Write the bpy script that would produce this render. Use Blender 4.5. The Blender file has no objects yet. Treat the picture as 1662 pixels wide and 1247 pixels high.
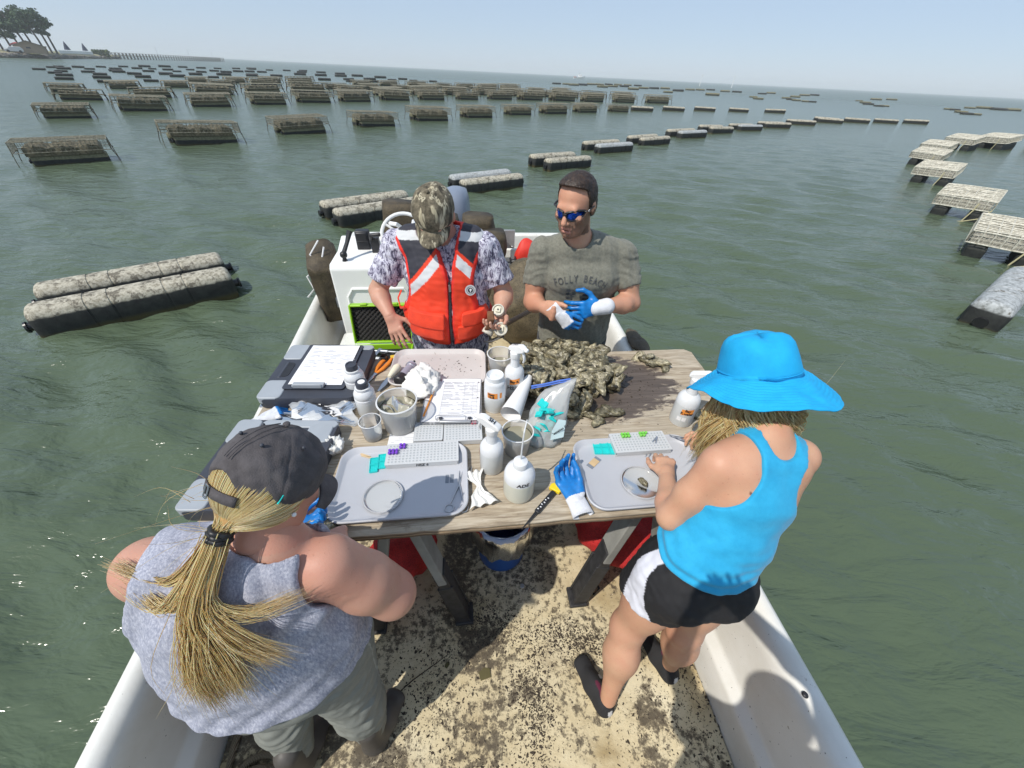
import bpy, bmesh, math, random
import numpy as np
from mathutils import Vector, Matrix, Euler

S = bpy.context.scene
COL = S.collection
rnd = random.Random(7)
R_ = math.radians

# ------------------------------------------------------------------ camera
CAM_Z, PITCH, ROLL = 2.05, R_(39.0), R_(2.86)
cam_d = bpy.data.cameras.new('camera')
cam = bpy.data.objects.new('camera', cam_d)
COL.objects.link(cam)
_f = Vector((0, math.cos(PITCH), -math.sin(PITCH)))
_u0 = Vector((0, math.sin(PITCH), math.cos(PITCH)))
_r0 = Vector((1, 0, 0))
_r = _r0 * math.cos(ROLL) + _u0 * math.sin(ROLL)
_u = _u0 * math.cos(ROLL) - _r0 * math.sin(ROLL)
_m = Matrix((_r, _u, -_f)).transposed().to_4x4()
_m.translation = (0, 0, CAM_Z)
cam.matrix_world = _m
cam_d.sensor_fit = 'HORIZONTAL'
cam_d.sensor_width = 36.0
cam_d.lens = 624.0 / 1662.0 * 36.0
cam_d.clip_start = 0.02
cam_d.clip_end = 60000.0
S.camera = cam

# ------------------------------------------------------------------ light
SUN_EL, SUN_AZ_VEC = R_(53), Vector((-0.735, -0.68, 0))
world = bpy.data.worlds.new('World')
S.world = world
world.use_nodes = True
wn = world.node_tree
wn.nodes.clear()
w_out = wn.nodes.new('ShaderNodeOutputWorld')
w_bg = wn.nodes.new('ShaderNodeBackground')
w_sky = wn.nodes.new('ShaderNodeTexSky')
w_sky.sky_type = 'NISHITA'
w_sky.sun_disc = False
w_sky.sun_elevation = SUN_EL
w_sky.sun_rotation = math.atan2(SUN_AZ_VEC.x, SUN_AZ_VEC.y)
w_sky.air_density = 1.0
w_sky.dust_density = 0.2
w_sky.ozone_density = 3.0
w_sky.altitude = 0
w_bg.inputs['Strength'].default_value = 0.124
w_mix = wn.nodes.new('ShaderNodeMix')          # thin summer haze: the whole sky is paled towards one tone
w_mix.data_type = 'RGBA'
w_mix.inputs[0].default_value = 0.74
w_mix.inputs[7].default_value = (3.95, 4.95, 6.5, 1)
wn.links.new(w_sky.outputs[0], w_mix.inputs[6])
wn.links.new(w_mix.outputs[2], w_bg.inputs[0])
wn.links.new(w_bg.outputs[0], w_out.inputs[0])

sun_d = bpy.data.lights.new('sun', 'SUN')
sun_d.energy = 4.0
sun_d.angle = R_(0.6)
sun_d.color = (1.0, 0.945, 0.86)
sun = bpy.data.objects.new('sun', sun_d)
COL.objects.link(sun)
_sd = SUN_AZ_VEC.normalized() * math.cos(SUN_EL) + Vector((0, 0, math.sin(SUN_EL)))
sun.rotation_euler = _sd.to_track_quat('Z', 'Y').to_euler()
sun.location = (-8, -8, 14)

S.view_settings.view_transform = 'Standard'
S.view_settings.look = 'None'
S.view_settings.exposure = 0.0
S.view_settings.gamma = 1.0
S.view_settings.use_curve_mapping = False
S.render.engine = 'CYCLES'
S.cycles.use_denoising = True
S.cycles.max_bounces = 10
S.cycles.transparent_max_bounces = 16
S.cycles.transmission_bounces = 8
S.cycles.sample_clamp_indirect = 6.0
S.cycles.volume_bounces = 1
S.cycles.caustics_reflective = False
S.cycles.caustics_refractive = False

# ------------------------------------------------------------------ materials
class NT:
    """small helper around a node tree"""
    def __init__(s, name):
        s.m = bpy.data.materials.new(name)
        s.m.use_nodes = True
        s.t = s.m.node_tree
        s.t.nodes.clear()
        s.out = s.t.nodes.new('ShaderNodeOutputMaterial')
        s.b = s.t.nodes.new('ShaderNodeBsdfPrincipled')
        s.t.links.new(s.b.outputs[0], s.out.inputs[0])
        s._co = {}
    def n(s, typ, **kw):
        nd = s.t.nodes.new(typ)
        for k, v in kw.items():
            setattr(nd, k, v)
        return nd
    def link(s, a, b):
        s.t.links.new(a, b)
    def set(s, **kw):
        names = dict(rough='Roughness', metal='Metallic', ior='IOR', trans='Transmission Weight', alpha='Alpha', coat='Coat Weight',
                     spec='Specular IOR Level', sss='Subsurface Weight', sheen='Sheen Weight')
        for k, v in kw.items():
            s.b.inputs[names[k]].default_value = v
        return s
    def co(s, kind='Object', scale=None):
        key = (kind, scale)
        if key not in s._co:
            tc = s.n('ShaderNodeTexCoord')
            o = tc.outputs[kind]
            if scale:
                mp = s.n('ShaderNodeMapping')
                mp.inputs['Scale'].default_value = scale
                s.link(o, mp.inputs[0])
                o = mp.outputs[0]
            s._co[key] = o
        return s._co[key]
    def noise(s, scale, detail=5, rough=0.6, co=None, dist=0.0):
        nd = s.n('ShaderNodeTexNoise')
        nd.inputs['Scale'].default_value = scale
        nd.inputs['Detail'].default_value = detail
        nd.inputs['Roughness'].default_value = rough
        nd.inputs['Distortion'].default_value = dist
        s.link(co if co is not None else s.co(), nd.inputs['Vector'])
        return nd.outputs['Fac']
    def ramp(s, fac, stops, interp='LINEAR'):
        nd = s.n('ShaderNodeValToRGB')
        nd.color_ramp.interpolation = interp
        el = nd.color_ramp.elements
        while len(el) < len(stops):
            el.new(0.5)
        for e, (p, c) in zip(el, stops):
            e.position = p
            e.color = (c[0], c[1], c[2], 1) if isinstance(c, (tuple, list)) else (c, c, c, 1)
        s.link(fac, nd.inputs[0])
        return nd.outputs['Color']
    def mix(s, fac, a, b, mode='MIX'):
        nd = s.n('ShaderNodeMix', data_type='RGBA', blend_type=mode)
        for i, v in ((0, fac), (6, a), (7, b)):
            sock = nd.inputs[i]
            if isinstance(v, (int, float)):
                sock.default_value = float(v) if i == 0 else (v, v, v, 1)
            elif isinstance(v, (tuple, list)):
                sock.default_value = (v[0], v[1], v[2], 1)
            else:
                s.link(v, sock)
        return nd.outputs[2]
    def math(s, op, a, b=0.0):
        nd = s.n('ShaderNodeMath', operation=op)
        for i, v in enumerate((a, b)):
            if isinstance(v, (int, float)):
                nd.inputs[i].default_value = v
            else:
                s.link(v, nd.inputs[i])
        return nd.outputs[0]
    def color(s, c):
        if isinstance(c, (tuple, list)):
            s.b.inputs['Base Color'].default_value = (c[0], c[1], c[2], 1)
        else:
            s.link(c, s.b.inputs['Base Color'])
        return s
    def attr(s, name='Col'):
        nd = s.n('ShaderNodeAttribute')
        nd.attribute_name = name
        return nd.outputs['Color']
    def bump(s, h, strength=0.3, dist=0.01):
        nd = s.n('ShaderNodeBump')
        nd.inputs['Strength'].default_value = strength
        nd.inputs['Distance'].default_value = dist
        s.link(h, nd.inputs['Height'])
        s.link(nd.outputs[0], s.b.inputs['Normal'])
        return s

MATS = {}
def plain(name, c, rough=0.5, var=0.12, scale=9.0, bump=0.0, bscale=60.0, bdist=0.002, **kw):
    """a base colour with a little cloudy variation and fine relief"""
    if name in MATS:
        return MATS[name]
    m = NT(name)
    n = m.noise(scale)
    lo = tuple(max(0, v * (1 - var)) for v in c)
    hi = tuple(min(1, v * (1 + var)) for v in c)
    m.color(m.ramp(n, [(0.3, lo), (0.7, hi)]))
    m.set(rough=rough, **kw)
    if bump:
        m.bump(m.noise(bscale, 3), bump, bdist)
    MATS[name] = m.m
    return m.m

# ------------------------------------------------------------------ object helpers
def tag(o, label=None, cat=None, group=None, kind=None):
    if label: o['label'] = label
    if cat: o['category'] = cat
    if group: o['group'] = group
    if kind: o['kind'] = kind
    return o

def thing(name, label, cat, loc=(0, 0, 0), rz=0.0, group=None, rot=None):
    o = bpy.data.objects.new(name, None)
    o.empty_display_size = 0.1
    COL.objects.link(o)
    o.location = loc
    o.rotation_euler = rot if rot else (0, 0, rz)
    return tag(o, label, cat, group)

def link_mesh(name, me, material=None, parent=None, loc=None, rz=0.0, rot=None):
    o = bpy.data.objects.new(name, me)
    COL.objects.link(o)
    if material is not None:
        me.materials.clear()
        me.materials.append(material)
    if parent is not None:
        o.parent = parent
    if loc is not None:
        o.location = loc
    o.rotation_euler = rot if rot else (0, 0, rz)
    return o

def copy_tree(o, parent=None):
    c = o.copy()
    COL.objects.link(c)
    if parent is not None:
        c.parent = parent
    for ch in list(o.children):
        copy_tree(ch, c)
    return c

class MB:
    """collects shapes, builds ONE mesh object"""
    def __init__(s):
        s.v, s.f = [], []
    def add(s, v, f, M=None):
        o = len(s.v)
        if M is not None:
            v = [tuple(M @ Vector(p)) for p in v]
        s.v.extend([tuple(p) for p in v])
        s.f.extend([tuple(i + o for i in q) for q in f])
        return s
    def box(s, c, size, rz=0.0, M=None):
        x, y, z = size[0] / 2, size[1] / 2, size[2] / 2
        v = [(-x, -y, -z), (x, -y, -z), (x, y, -z), (-x, y, -z), (-x, -y, z), (x, -y, z), (x, y, z), (-x, y, z)]
        f = [(0, 3, 2, 1), (4, 5, 6, 7), (0, 1, 5, 4), (1, 2, 6, 5), (2, 3, 7, 6), (3, 0, 4, 7)]
        T = Matrix.Translation(c) @ (M.to_4x4() if M is not None else Matrix.Rotation(rz, 4, 'Z'))
        return s.add(v, f, T)
    def beam(s, a, b, w, h, up=(0, 0, 1)):
        a, b = Vector(a), Vector(b)
        d = (b - a)
        L = d.length
        d.normalize()
        x = d.cross(Vector(up))
        if x.length < 1e-4: x = d.cross(Vector((1, 0, 0)))
        x.normalize()
        z = x.cross(d)
        M = Matrix((x, d, z)).transposed()
        return s.box((a + b) / 2, (w, L, h), M=M)
    def tube(s, pts, r, n=8, caps=True, flat=1.0):
        pts = [Vector(p) for p in pts]
        m = len(pts)
        rr = r if isinstance(r, (list, tuple)) else [r] * m
        o = len(s.v)
        prev = None
        for i, p in enumerate(pts):
            d = (pts[min(i + 1, m - 1)] - pts[max(i - 1, 0)])
            if d.length < 1e-9: d = Vector((0, 0, 1))
            d.normalize()
            if prev is None:
                x = d.cross(Vector((0, 0, 1)))
                if x.length < 1e-3: x = d.cross(Vector((1, 0, 0)))
            else:
                x = prev - d * prev.dot(d)
            x.normalize()
            prev = x
            y = d.cross(x)
            for k in range(n):
                a = 2 * math.pi * k / n
                s.v.append(tuple(p + x * math.cos(a) * rr[i] + y * math.sin(a) * rr[i] * flat))
        for i in range(m - 1):
            for k in range(n):
                k2 = (k + 1) % n
                s.f.append((o + i * n + k, o + i * n + k2, o + (i + 1) * n + k2, o + (i + 1) * n + k))
        if caps:
            s.f.append(tuple(o + k for k in range(n))[::-1])
            s.f.append(tuple(o + (m - 1) * n + k for k in range(n)))
        return s
    def lathe(s, prof, n=24, c=(0, 0, 0), M=None, closed_top=False, closed_bot=False):
        """prof: list of (r, z)"""
        v, f = [], []
        for r, z in prof:
            for k in range(n):
                a = 2 * math.pi * k / n
                v.append((r * math.cos(a), r * math.sin(a), z))
        for i in range(len(prof) - 1):
            for k in range(n):
                k2 = (k + 1) % n
                f.append((i * n + k, i * n + k2, (i + 1) * n + k2, (i + 1) * n + k))
        if closed_bot: f.append(tuple(range(n))[::-1])
        if closed_top: f.append(tuple((len(prof) - 1) * n + k for k in range(n)))
        T = Matrix.Translation(c)
        if M is not None: T = T @ M.to_4x4()
        return s.add(v, f, T)
    def prism(s, poly, z0, z1, M=None, inset=0.0):
        n = len(poly)
        v = [(x, y, z0) for x, y in poly] + [(x, y, z1) for x, y in poly]
        f = [tuple(range(n))[::-1], tuple(range(n, 2 * n))]
        for k in range(n):
            k2 = (k + 1) % n
            f.append((k, k2, n + k2, n + k))
        return s.add(v, f, M)
    def loft(s, rings, closed=True, caps=True):
        """rings: lists of points with equal counts"""
        o = len(s.v)
        n = len(rings[0])
        for rg in rings:
            s.v.extend([tuple(p) for p in rg])
        for i in range(len(rings) - 1):
            for k in range(n if closed else n - 1):
                k2 = (k + 1) % n
                s.f.append((o + i * n + k, o + i * n + k2, o + (i + 1) * n + k2, o + (i + 1) * n + k))
        if caps:
            s.f.append(tuple(o + k for k in range(n))[::-1])
            s.f.append(tuple(o + (len(rings) - 1) * n + k for k in range(n)))
        return s
    def ball(s, c, r, nu=12, nv=8, M=None):
        rx, ry, rz = r if isinstance(r, (tuple, list)) else (r, r, r)
        prof = [(math.sin(math.pi * i / nv), -math.cos(math.pi * i / nv)) for i in range(nv + 1)]
        T = (M.to_4x4() if M is not None else Matrix()) @ Matrix.Diagonal((rx, ry, rz, 1))
        v, f = [], []
        for q, z in prof:
            for k in range(nu):
                a = 2 * math.pi * k / nu
                v.append((max(q, 1e-4) * math.cos(a), max(q, 1e-4) * math.sin(a), z))
        for i in range(nv):
            for k in range(nu):
                k2 = (k + 1) % nu
                f.append((i * nu + k, i * nu + k2, (i + 1) * nu + k2, (i + 1) * nu + k))
        return s.add(v, f, Matrix.Translation(c) @ T)
    def mesh(s, name, smooth=True, angle=35):
        me = bpy.data.meshes.new(name)
        me.from_pydata(s.v, [], s.f)
        me.validate()
        if smooth:
            me.polygons.foreach_set('use_smooth', [True] * len(me.polygons))
            me.set_sharp_from_angle(angle=R_(angle))
        me.update()
        return me
    def build(s, name, material, parent=None, smooth=True, angle=35, bevel=0.0, loc=None, rz=0.0, rot=None, segs=2):
        o = link_mesh(name, s.mesh(name, smooth, angle), material, parent, loc, rz, rot)
        if bevel:
            b = o.modifiers.new('bevel', 'BEVEL')
            b.width = bevel
            b.segments = segs
            b.limit_method = 'ANGLE'
            b.angle_limit = R_(40)
            b.harden_normals = False
        return o

def rrect(w, d, r, n=5, cx=0.0, cy=0.0):
    """rounded rectangle outline, counter-clockwise"""
    out = []
    for sx, sy, a0 in ((1, -1, -90), (1, 1, 0), (-1, 1, 90), (-1, -1, 180)):
        for k in range(n + 1):
            a = R_(a0 + 90 * k / n)
            out.append((cx + sx * (w / 2 - r) + r * math.cos(a), cy + sy * (d / 2 - r) + r * math.sin(a)))
    return out

def text_mesh(txt, size, font_space=1.0, shear=0.0, bold=0.0):
    cu = bpy.data.curves.new('lettering', 'FONT')
    cu.body = txt
    cu.size = size
    cu.align_x = 'CENTER'
    cu.align_y = 'CENTER'
    cu.space_character = font_space
    cu.shear = shear
    cu.offset = bold
    cu.resolution_u = 3
    o = bpy.data.objects.new('lettering', cu)
    COL.objects.link(o)
    bpy.context.view_layer.update()
    dg = bpy.context.evaluated_depsgraph_get()
    me = bpy.data.meshes.new_from_object(o.evaluated_get(dg))
    bpy.data.objects.remove(o)
    bpy.data.curves.remove(cu)
    return me

def wrap_text(me, radius, z, ang, lift=0.0008):
    """bend a flat text mesh round an upright cylinder: ang = direction it faces"""
    for v in me.vertices:
        a = ang + v.co.x / radius
        v.co = Vector((math.cos(a) * (radius + lift), math.sin(a) * (radius + lift), z + v.co.y))
    return me

def hash01(*k):
    x = math.sin(sum((i + 1) * 12.9898 * v for i, v in enumerate(k)) + 4.1) * 43758.5453
    return x - math.floor(x)
# ------------------------------------------------------------------ implicit surfaces for bodies and cloth
def nz(v):
    v = np.asarray(v, float)
    return v / max(np.linalg.norm(v), 1e-9)

class Field:
    def __init__(s, lo, hi, h):
        s.lo = np.asarray(lo, float)
        s.h = h
        s.n = np.ceil((np.asarray(hi, float) - s.lo) / h).astype(int) + 1
        s.F = np.full(tuple(s.n), 0.3, np.float32)
        s.ax = [(s.lo[i] + np.arange(s.n[i]) * h).astype(np.float32) for i in range(3)]
    def like(s):
        o = Field.__new__(Field)
        o.lo, o.h, o.n, o.ax = s.lo, s.h, s.n, s.ax
        o.F = np.full(tuple(s.n), 0.3, np.float32)
        return o
    def copy(s):
        o = s.like()
        o.F = s.F.copy()
        return o
    def xyz(s, sl=None):
        if sl is None: sl = (slice(None),) * 3
        return (s.ax[0][sl[0]][:, None, None], s.ax[1][sl[1]][None, :, None], s.ax[2][sl[2]][None, None, :])
    def region(s, lo, hi):
        a = np.clip(np.floor((np.asarray(lo) - s.lo) / s.h).astype(int), 0, s.n)
        b = np.clip(np.ceil((np.asarray(hi) - s.lo) / s.h).astype(int) + 1, 0, s.n)
        return tuple(slice(int(i), int(j)) for i, j in zip(a, b))
    def add(s, prim, k=0.02, neg=False):
        fn, lo, hi = prim
        m = k + 3 * s.h
        sl = s.region(np.asarray(lo) - m, np.asarray(hi) + m)
        if any(q.stop <= q.start for q in sl): return s
        d = fn(*s.xyz(sl)).astype(np.float32)
        A = s.F[sl]
        if neg:
            d = -d
            hh = np.maximum(k - np.abs(A - d), 0) / max(k, 1e-6)
            s.F[sl] = np.maximum(A, d) + hh * hh * k * 0.25
        else:
            hh = np.maximum(k - np.abs(A - d), 0) / max(k, 1e-6)
            s.F[sl] = np.minimum(A, d) - hh * hh * k * 0.25
        return s
    def cut(s, fn, k=0.0):
        """keep where fn<0"""
        s.F = np.maximum(s.F, fn(*s.xyz()).astype(np.float32))
        return s
    def mesh(s):
        """naive surface nets -> verts, quads, normals"""
        F = s.F
        ins = F < 0
        c = ins[:-1, :-1, :-1].astype(np.int8)
        for dx in (0, 1):
            for dy in (0, 1):
                for dz in (0, 1):
                    if dx + dy + dz:
                        c = c + ins[dx:F.shape[0] - 1 + dx, dy:F.shape[1] - 1 + dy, dz:F.shape[2] - 1 + dz]
        act = np.argwhere((c > 0) & (c < 8))
        if len(act) == 0: return np.zeros((0, 3)), np.zeros((0, 4), int)
        idx = np.full(c.shape, -1, np.int32)
        idx[act[:, 0], act[:, 1], act[:, 2]] = np.arange(len(act))
        corners = [(0, 0, 0), (1, 0, 0), (0, 1, 0), (1, 1, 0), (0, 0, 1), (1, 0, 1), (0, 1, 1), (1, 1, 1)]
        val = [F[act[:, 0] + a, act[:, 1] + b, act[:, 2] + d] for a, b, d in corners]
        acc = np.zeros((len(act), 3))
        cnt = np.zeros(len(act))
        for i, j in ((0, 1), (2, 3), (4, 5), (6, 7), (0, 2), (1, 3), (4, 6), (5, 7), (0, 4), (1, 5), (2, 6), (3, 7)):
            a, b = val[i], val[j]
            cr = (a < 0) != (b < 0)
            t = np.where(cr, a / np.where(cr, a - b, 1), 0)
            p = np.asarray(corners[i], float) + t[:, None] * (np.asarray(corners[j], float) - np.asarray(corners[i], float))
            acc += p * cr[:, None]
            cnt += cr
        V = (act + acc / cnt[:, None]) * s.h + s.lo
        Q = []
        for ax in range(3):
            o1, o2 = [(1, 2), (2, 0), (0, 1)][ax]
            sh = list(F.shape)
            a = [slice(None)] * 3
            b = [slice(None)] * 3
            a[ax] = slice(0, -1)
            b[ax] = slice(1, None)
            for o in (o1, o2):
                a[o] = slice(1, -1)
                b[o] = slice(1, -1)
            A, B = ins[tuple(a)], ins[tuple(b)]
            e = np.argwhere(A != B)
            if len(e) == 0: continue
            flip = A[e[:, 0], e[:, 1], e[:, 2]]
            e[:, o1] += 1
            e[:, o2] += 1
            q = []
            for s1, s2 in ((0, 0), (1, 0), (1, 1), (0, 1)):
                p = e.copy()
                p[:, o1] -= s1
                p[:, o2] -= s2
                q.append(idx[p[:, 0], p[:, 1], p[:, 2]])
            q = np.stack(q, 1)
            q[~flip] = q[~flip][:, ::-1]
            Q.append(q)
        Q = np.concatenate(Q)
        return V, Q

def vnormals(V, Q):
    n = np.cross(V[Q[:, 2]] - V[Q[:, 0]], V[Q[:, 3]] - V[Q[:, 1]])
    N = np.zeros_like(V)
    for i in range(4):
        for k in range(3):
            N[:, k] += np.bincount(Q[:, i], n[:, k], len(V))
    return N / np.maximum(np.linalg.norm(N, axis=1), 1e-9)[:, None]

def relax(V, Q, it=1, w=0.5):
    for _ in range(it):
        A = np.zeros_like(V)
        c = np.zeros(len(V))
        for i in range(4):
            for j in (1, 3):
                b = Q[:, (i + j) % 4]
                for k in range(3):
                    A[:, k] += np.bincount(Q[:, i], V[b, k], len(V))
                c += np.bincount(Q[:, i], None, len(V))
        V = V * (1 - w) + w * A / np.maximum(c, 1)[:, None]
    return V

def np_mesh(name, parts, base, material, parent, col=None, smooth=True):
    """parts: list of (V, Q); base: the location of the parent thing; col: function of V giving rgb"""
    Vs, Qs, o = [], [], 0
    for V, Q in parts:
        Vs.append(V)
        Qs.append(Q + o)
        o += len(V)
    V = np.concatenate(Vs)
    Q = np.concatenate(Qs)
    me = bpy.data.meshes.new(name)
    me.vertices.add(len(V))
    me.vertices.foreach_set('co', (V - np.asarray(base)).astype(np.float32).ravel())
    me.loops.add(Q.size)
    me.loops.foreach_set('vertex_index', Q.astype(np.int32).ravel())
    me.polygons.add(len(Q))
    me.polygons.foreach_set('loop_start', np.arange(0, Q.size, 4, dtype=np.int32))
    me.polygons.foreach_set('loop_total', np.full(len(Q), 4, np.int32))
    me.polygons.foreach_set('use_smooth', np.ones(len(Q), bool))
    me.update(calc_edges=True)
    me.validate()
    if col is not None:
        C = col(V)
        at = me.color_attributes.new('Col', 'FLOAT_COLOR', 'POINT')
        at.data.foreach_set('color', np.concatenate([C, np.ones((len(C), 1))], 1).astype(np.float32).ravel())
    return link_mesh(name, me, material, parent)

# primitives: (function, bbox lo, bbox hi)
def rc(a, b, ra, rb):
    """tapered capsule"""
    a, b = np.asarray(a, float), np.asarray(b, float)
    d = b - a
    L2 = max(d @ d, 1e-9)
    def fn(x, y, z):
        t = np.clip(((x - a[0]) * d[0] + (y - a[1]) * d[1] + (z - a[2]) * d[2]) / L2, 0, 1)
        dx, dy, dz = x - a[0] - t * d[0], y - a[1] - t * d[1], z - a[2] - t * d[2]
        return np.sqrt(dx * dx + dy * dy + dz * dz) - (ra + t * (rb - ra))
    r = max(ra, rb)
    return fn, np.minimum(a, b) - r, np.maximum(a, b) + r

def el(c, r, axes=None):
    """ellipsoid, axes = rows of unit vectors"""
    c, r = np.asarray(c, float), np.asarray(r, float)
    A = np.eye(3) if axes is None else np.asarray(axes, float)
    mn = float(r.min())
    def fn(x, y, z):
        dx, dy, dz = x - c[0], y - c[1], z - c[2]
        q = [(dx * A[i, 0] + dy * A[i, 1] + dz * A[i, 2]) for i in range(3)]
        k0 = np.sqrt(sum((q[i] / r[i]) ** 2 for i in range(3)))
        k1 = np.sqrt(sum((q[i] / r[i] ** 2) ** 2 for i in range(3)))
        return np.where(k1 > 1e-6, k0 * (k0 - 1) / np.maximum(k1, 1e-6), -mn)
    ext = np.sqrt(((A * r[:, None]) ** 2).sum(0))
    return fn, c - ext, c + ext

def ec(a, b, wa, wb, side):
    """elliptic tapered capsule: wa=(half width along side, half depth)"""
    a, b = np.asarray(a, float), np.asarray(b, float)
    d = b - a
    L = np.linalg.norm(d)
    d = d / L
    sx = np.asarray(side, float)
    sx = nz(sx - d * (sx @ d))
    sy = np.cross(d, sx)
    def fn(x, y, z):
        dx, dy, dz = x - a[0], y - a[1], z - a[2]
        t = dx * d[0] + dy * d[1] + dz * d[2]
        tc = np.clip(t, 0, L)
        e = t - tc
        u = tc / L
        w = wa[0] + u * (wb[0] - wa[0])
        q = wa[1] + u * (wb[1] - wa[1])
        X = dx * sx[0] + dy * sx[1] + dz * sx[2]
        Y = dx * sy[0] + dy * sy[1] + dz * sy[2]
        m = np.minimum(w, q)
        k0 = np.sqrt((X / w) ** 2 + (Y / q) ** 2 + (e / m) ** 2)
        k1 = np.sqrt((X / w ** 2) ** 2 + (Y / q ** 2) ** 2 + (e / m ** 2) ** 2)
        return np.where(k1 > 1e-6, k0 * (k0 - 1) / np.maximum(k1, 1e-6), -m)
    r = max(wa[0], wa[1], wb[0], wb[1])
    return fn, np.minimum(a, b) - r, np.maximum(a, b) + r

def bx(c, half, axes=None, r=0.0):
    c, half = np.asarray(c, float), np.asarray(half, float)
    A = np.eye(3) if axes is None else np.asarray(axes, float)
    def fn(x, y, z):
        dx, dy, dz = x - c[0], y - c[1], z - c[2]
        q = [np.abs(dx * A[i, 0] + dy * A[i, 1] + dz * A[i, 2]) - half[i] + r for i in range(3)]
        out = np.sqrt(sum(np.maximum(v, 0) ** 2 for v in q))
        return out + np.minimum(np.maximum(np.maximum(q[0], q[1]), q[2]), 0) - r
    ext = (np.abs(A) * half[:, None]).sum(0)
    return fn, c - ext, c + ext

def snoise(P, f, seed=0):
    """cheap smooth noise from rotated sines, P (n,3)"""
    r = np.random.RandomState(seed)
    out = np.zeros(len(P))
    for i in range(7):
        d = r.normal(size=3)
        d /= np.linalg.norm(d)
        g = f * (0.6 + 0.9 * r.rand())
        w = r.normal(size=3) * 0.5 * f
        out += np.sin(P @ d * g * 6.283 + r.rand() * 6.28 + 1.3 * np.sin(P @ w * 3 + r.rand() * 6))
    return out / 4.0

def hand_prims(w, d, n, thumb, size=1.0, curl=(0.35, 0.5, 0.4), spread=0.10, thumb_open=0.6, curls=None, elbow=None, wr=.027):
    """a palm, four fingers and a thumb. w wrist, d direction of the palm, n out of the palm, thumb=+1/-1 side along d x n"""
    w, d = np.asarray(w, float), nz(d)
    n = np.asarray(n, float)
    n = nz(n - d * (n @ d))
    sd = np.cross(d, n) * thumb
    P = []
    L = 0.088 * size
    pc = w + d * L
    P.append((ec(w + d * .004, pc - d * .012 * size, (0.026 * size, 0.018 * size), (0.036 * size, 0.012 * size), sd), 0.012))
    if elbow is not None:      # a stub of forearm so that the wrist runs on smoothly
        fa = nz(np.asarray(elbow, float) - w)
        P.append((rc(w + fa * .045, w + d * .012, wr * 1.06, wr * .86), 0.02))
    P.append((el(w + d * L * .45 + sd * .024 * size + n * .008 * size, (.016 * size, .03 * size, .014 * size), (sd, d, n)), 0.012))
    lens = (0.074, 0.082, 0.076, 0.060)
    for i in range(4):
        off = (1.5 - i) * 0.0195 * size
        base = w + d * (L * (1.0 - 0.035 * abs(i - 1))) + sd * off - n * .001
        a = spread * (1.2 - i)
        dd = nz(d * math.cos(a) + sd * math.sin(a))
        cu = curls[i] if curls else curl
        ang = 0
        p = base - dd * .012 * size
        fl = lens[i] * size
        segs = (0.46, 0.30, 0.24)
        r = (0.0092, 0.0082, 0.0074, 0.0062)
        p0 = p
        for j in range(3):
            ang += cu[j]
            q = dd * math.cos(ang) + n * math.sin(ang)
            p1 = p0 + q * (fl * segs[j] + (.012 * size if j == 0 else 0))
            k = 0.9 if i == 3 else 1.0
            P.append((rc(p0, p1, r[j] * size * k, r[j + 1] * size * k), 0.004 if j else 0.008))
            p0 = p1
    t0 = w + d * .022 * size + sd * .022 * size + n * .006 * size
    t1 = t0 + nz(d * .75 + sd * thumb_open + n * .35) * .042 * size
    t2 = t1 + nz(d * .95 + sd * thumb_open * .45 + n * .3) * .030 * size
    t3 = t2 + nz(d * 1.0 + sd * thumb_open * .05 + n * .25) * .024 * size
    P.append((rc(t0, t1, .014 * size, .0105 * size), .010))
    P.append((rc(t1, t2, .0105 * size, .0095 * size), .004))
    P.append((rc(t2, t3, .0095 * size, .0078 * size), .004))
    return P

def prims_box(P, m=0.012):
    lo = np.min([p[0][1] for p in P], 0) - m
    hi = np.max([p[0][2] for p in P], 0) + m
    return lo, hi
def fine(P, h=0.003, m=0.012, it=1):
    lo, hi = prims_box(P, m)
    f = Field(lo, hi, h)
    for p, k in P: f.add(p, k)
    V, Q = f.mesh()
    return relax(V, Q, it), Q
# ------------------------------------------------------------------ water
WATER_Z = -0.22
def m_water():
    m = NT('water')
    co = m.co('Object')
    st = m.co('Object', (1.0, 1.0, 1.0))
    mp = m.n('ShaderNodeMapping')
    mp.inputs['Rotation'].default_value = (0, 0, R_(-28))
    mp.inputs['Scale'].default_value = (0.55, 1.5, 1.0)
    m.link(co, mp.inputs[0])
    a = m.noise(3.2, 4, 0.55, mp.outputs[0], 0.6)
    b = m.noise(11.0, 3, 0.5, mp.outputs[0], 0.4)
    c0 = m.noise(0.9, 3, 0.55, mp.outputs[0], 0.5)
    h = m.math('ADD', m.math('ADD', m.math('MULTIPLY', a, 1.0), m.math('MULTIPLY', b, 0.30)), m.math('MULTIPLY', c0, 1.3))
    big = m.noise(0.05, 3, 0.6, co)
    m.color(m.ramp(big, [(0.3, (0.074, 0.104, 0.062)), (0.7, (0.090, 0.120, 0.076))]))
    m.set(rough=0.12, ior=1.333, spec=0.5)
    # far off the ripples are too small to see one by one: they widen the gloss instead
    ln = m.n('ShaderNodeVectorMath', operation='LENGTH'); m.link(co, ln.inputs[0])
    mr = m.n('ShaderNodeMapRange'); m.link(ln.outputs['Value'], mr.inputs[0])
    for i, v in ((1, 12.0), (2, 160.0), (3, 0.15), (4, 0.28)): mr.inputs[i].default_value = v
    m.link(mr.outputs[0], m.b.inputs['Roughness'])
    m.bump(h, 0.95, 0.062)
    return m.m

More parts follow.
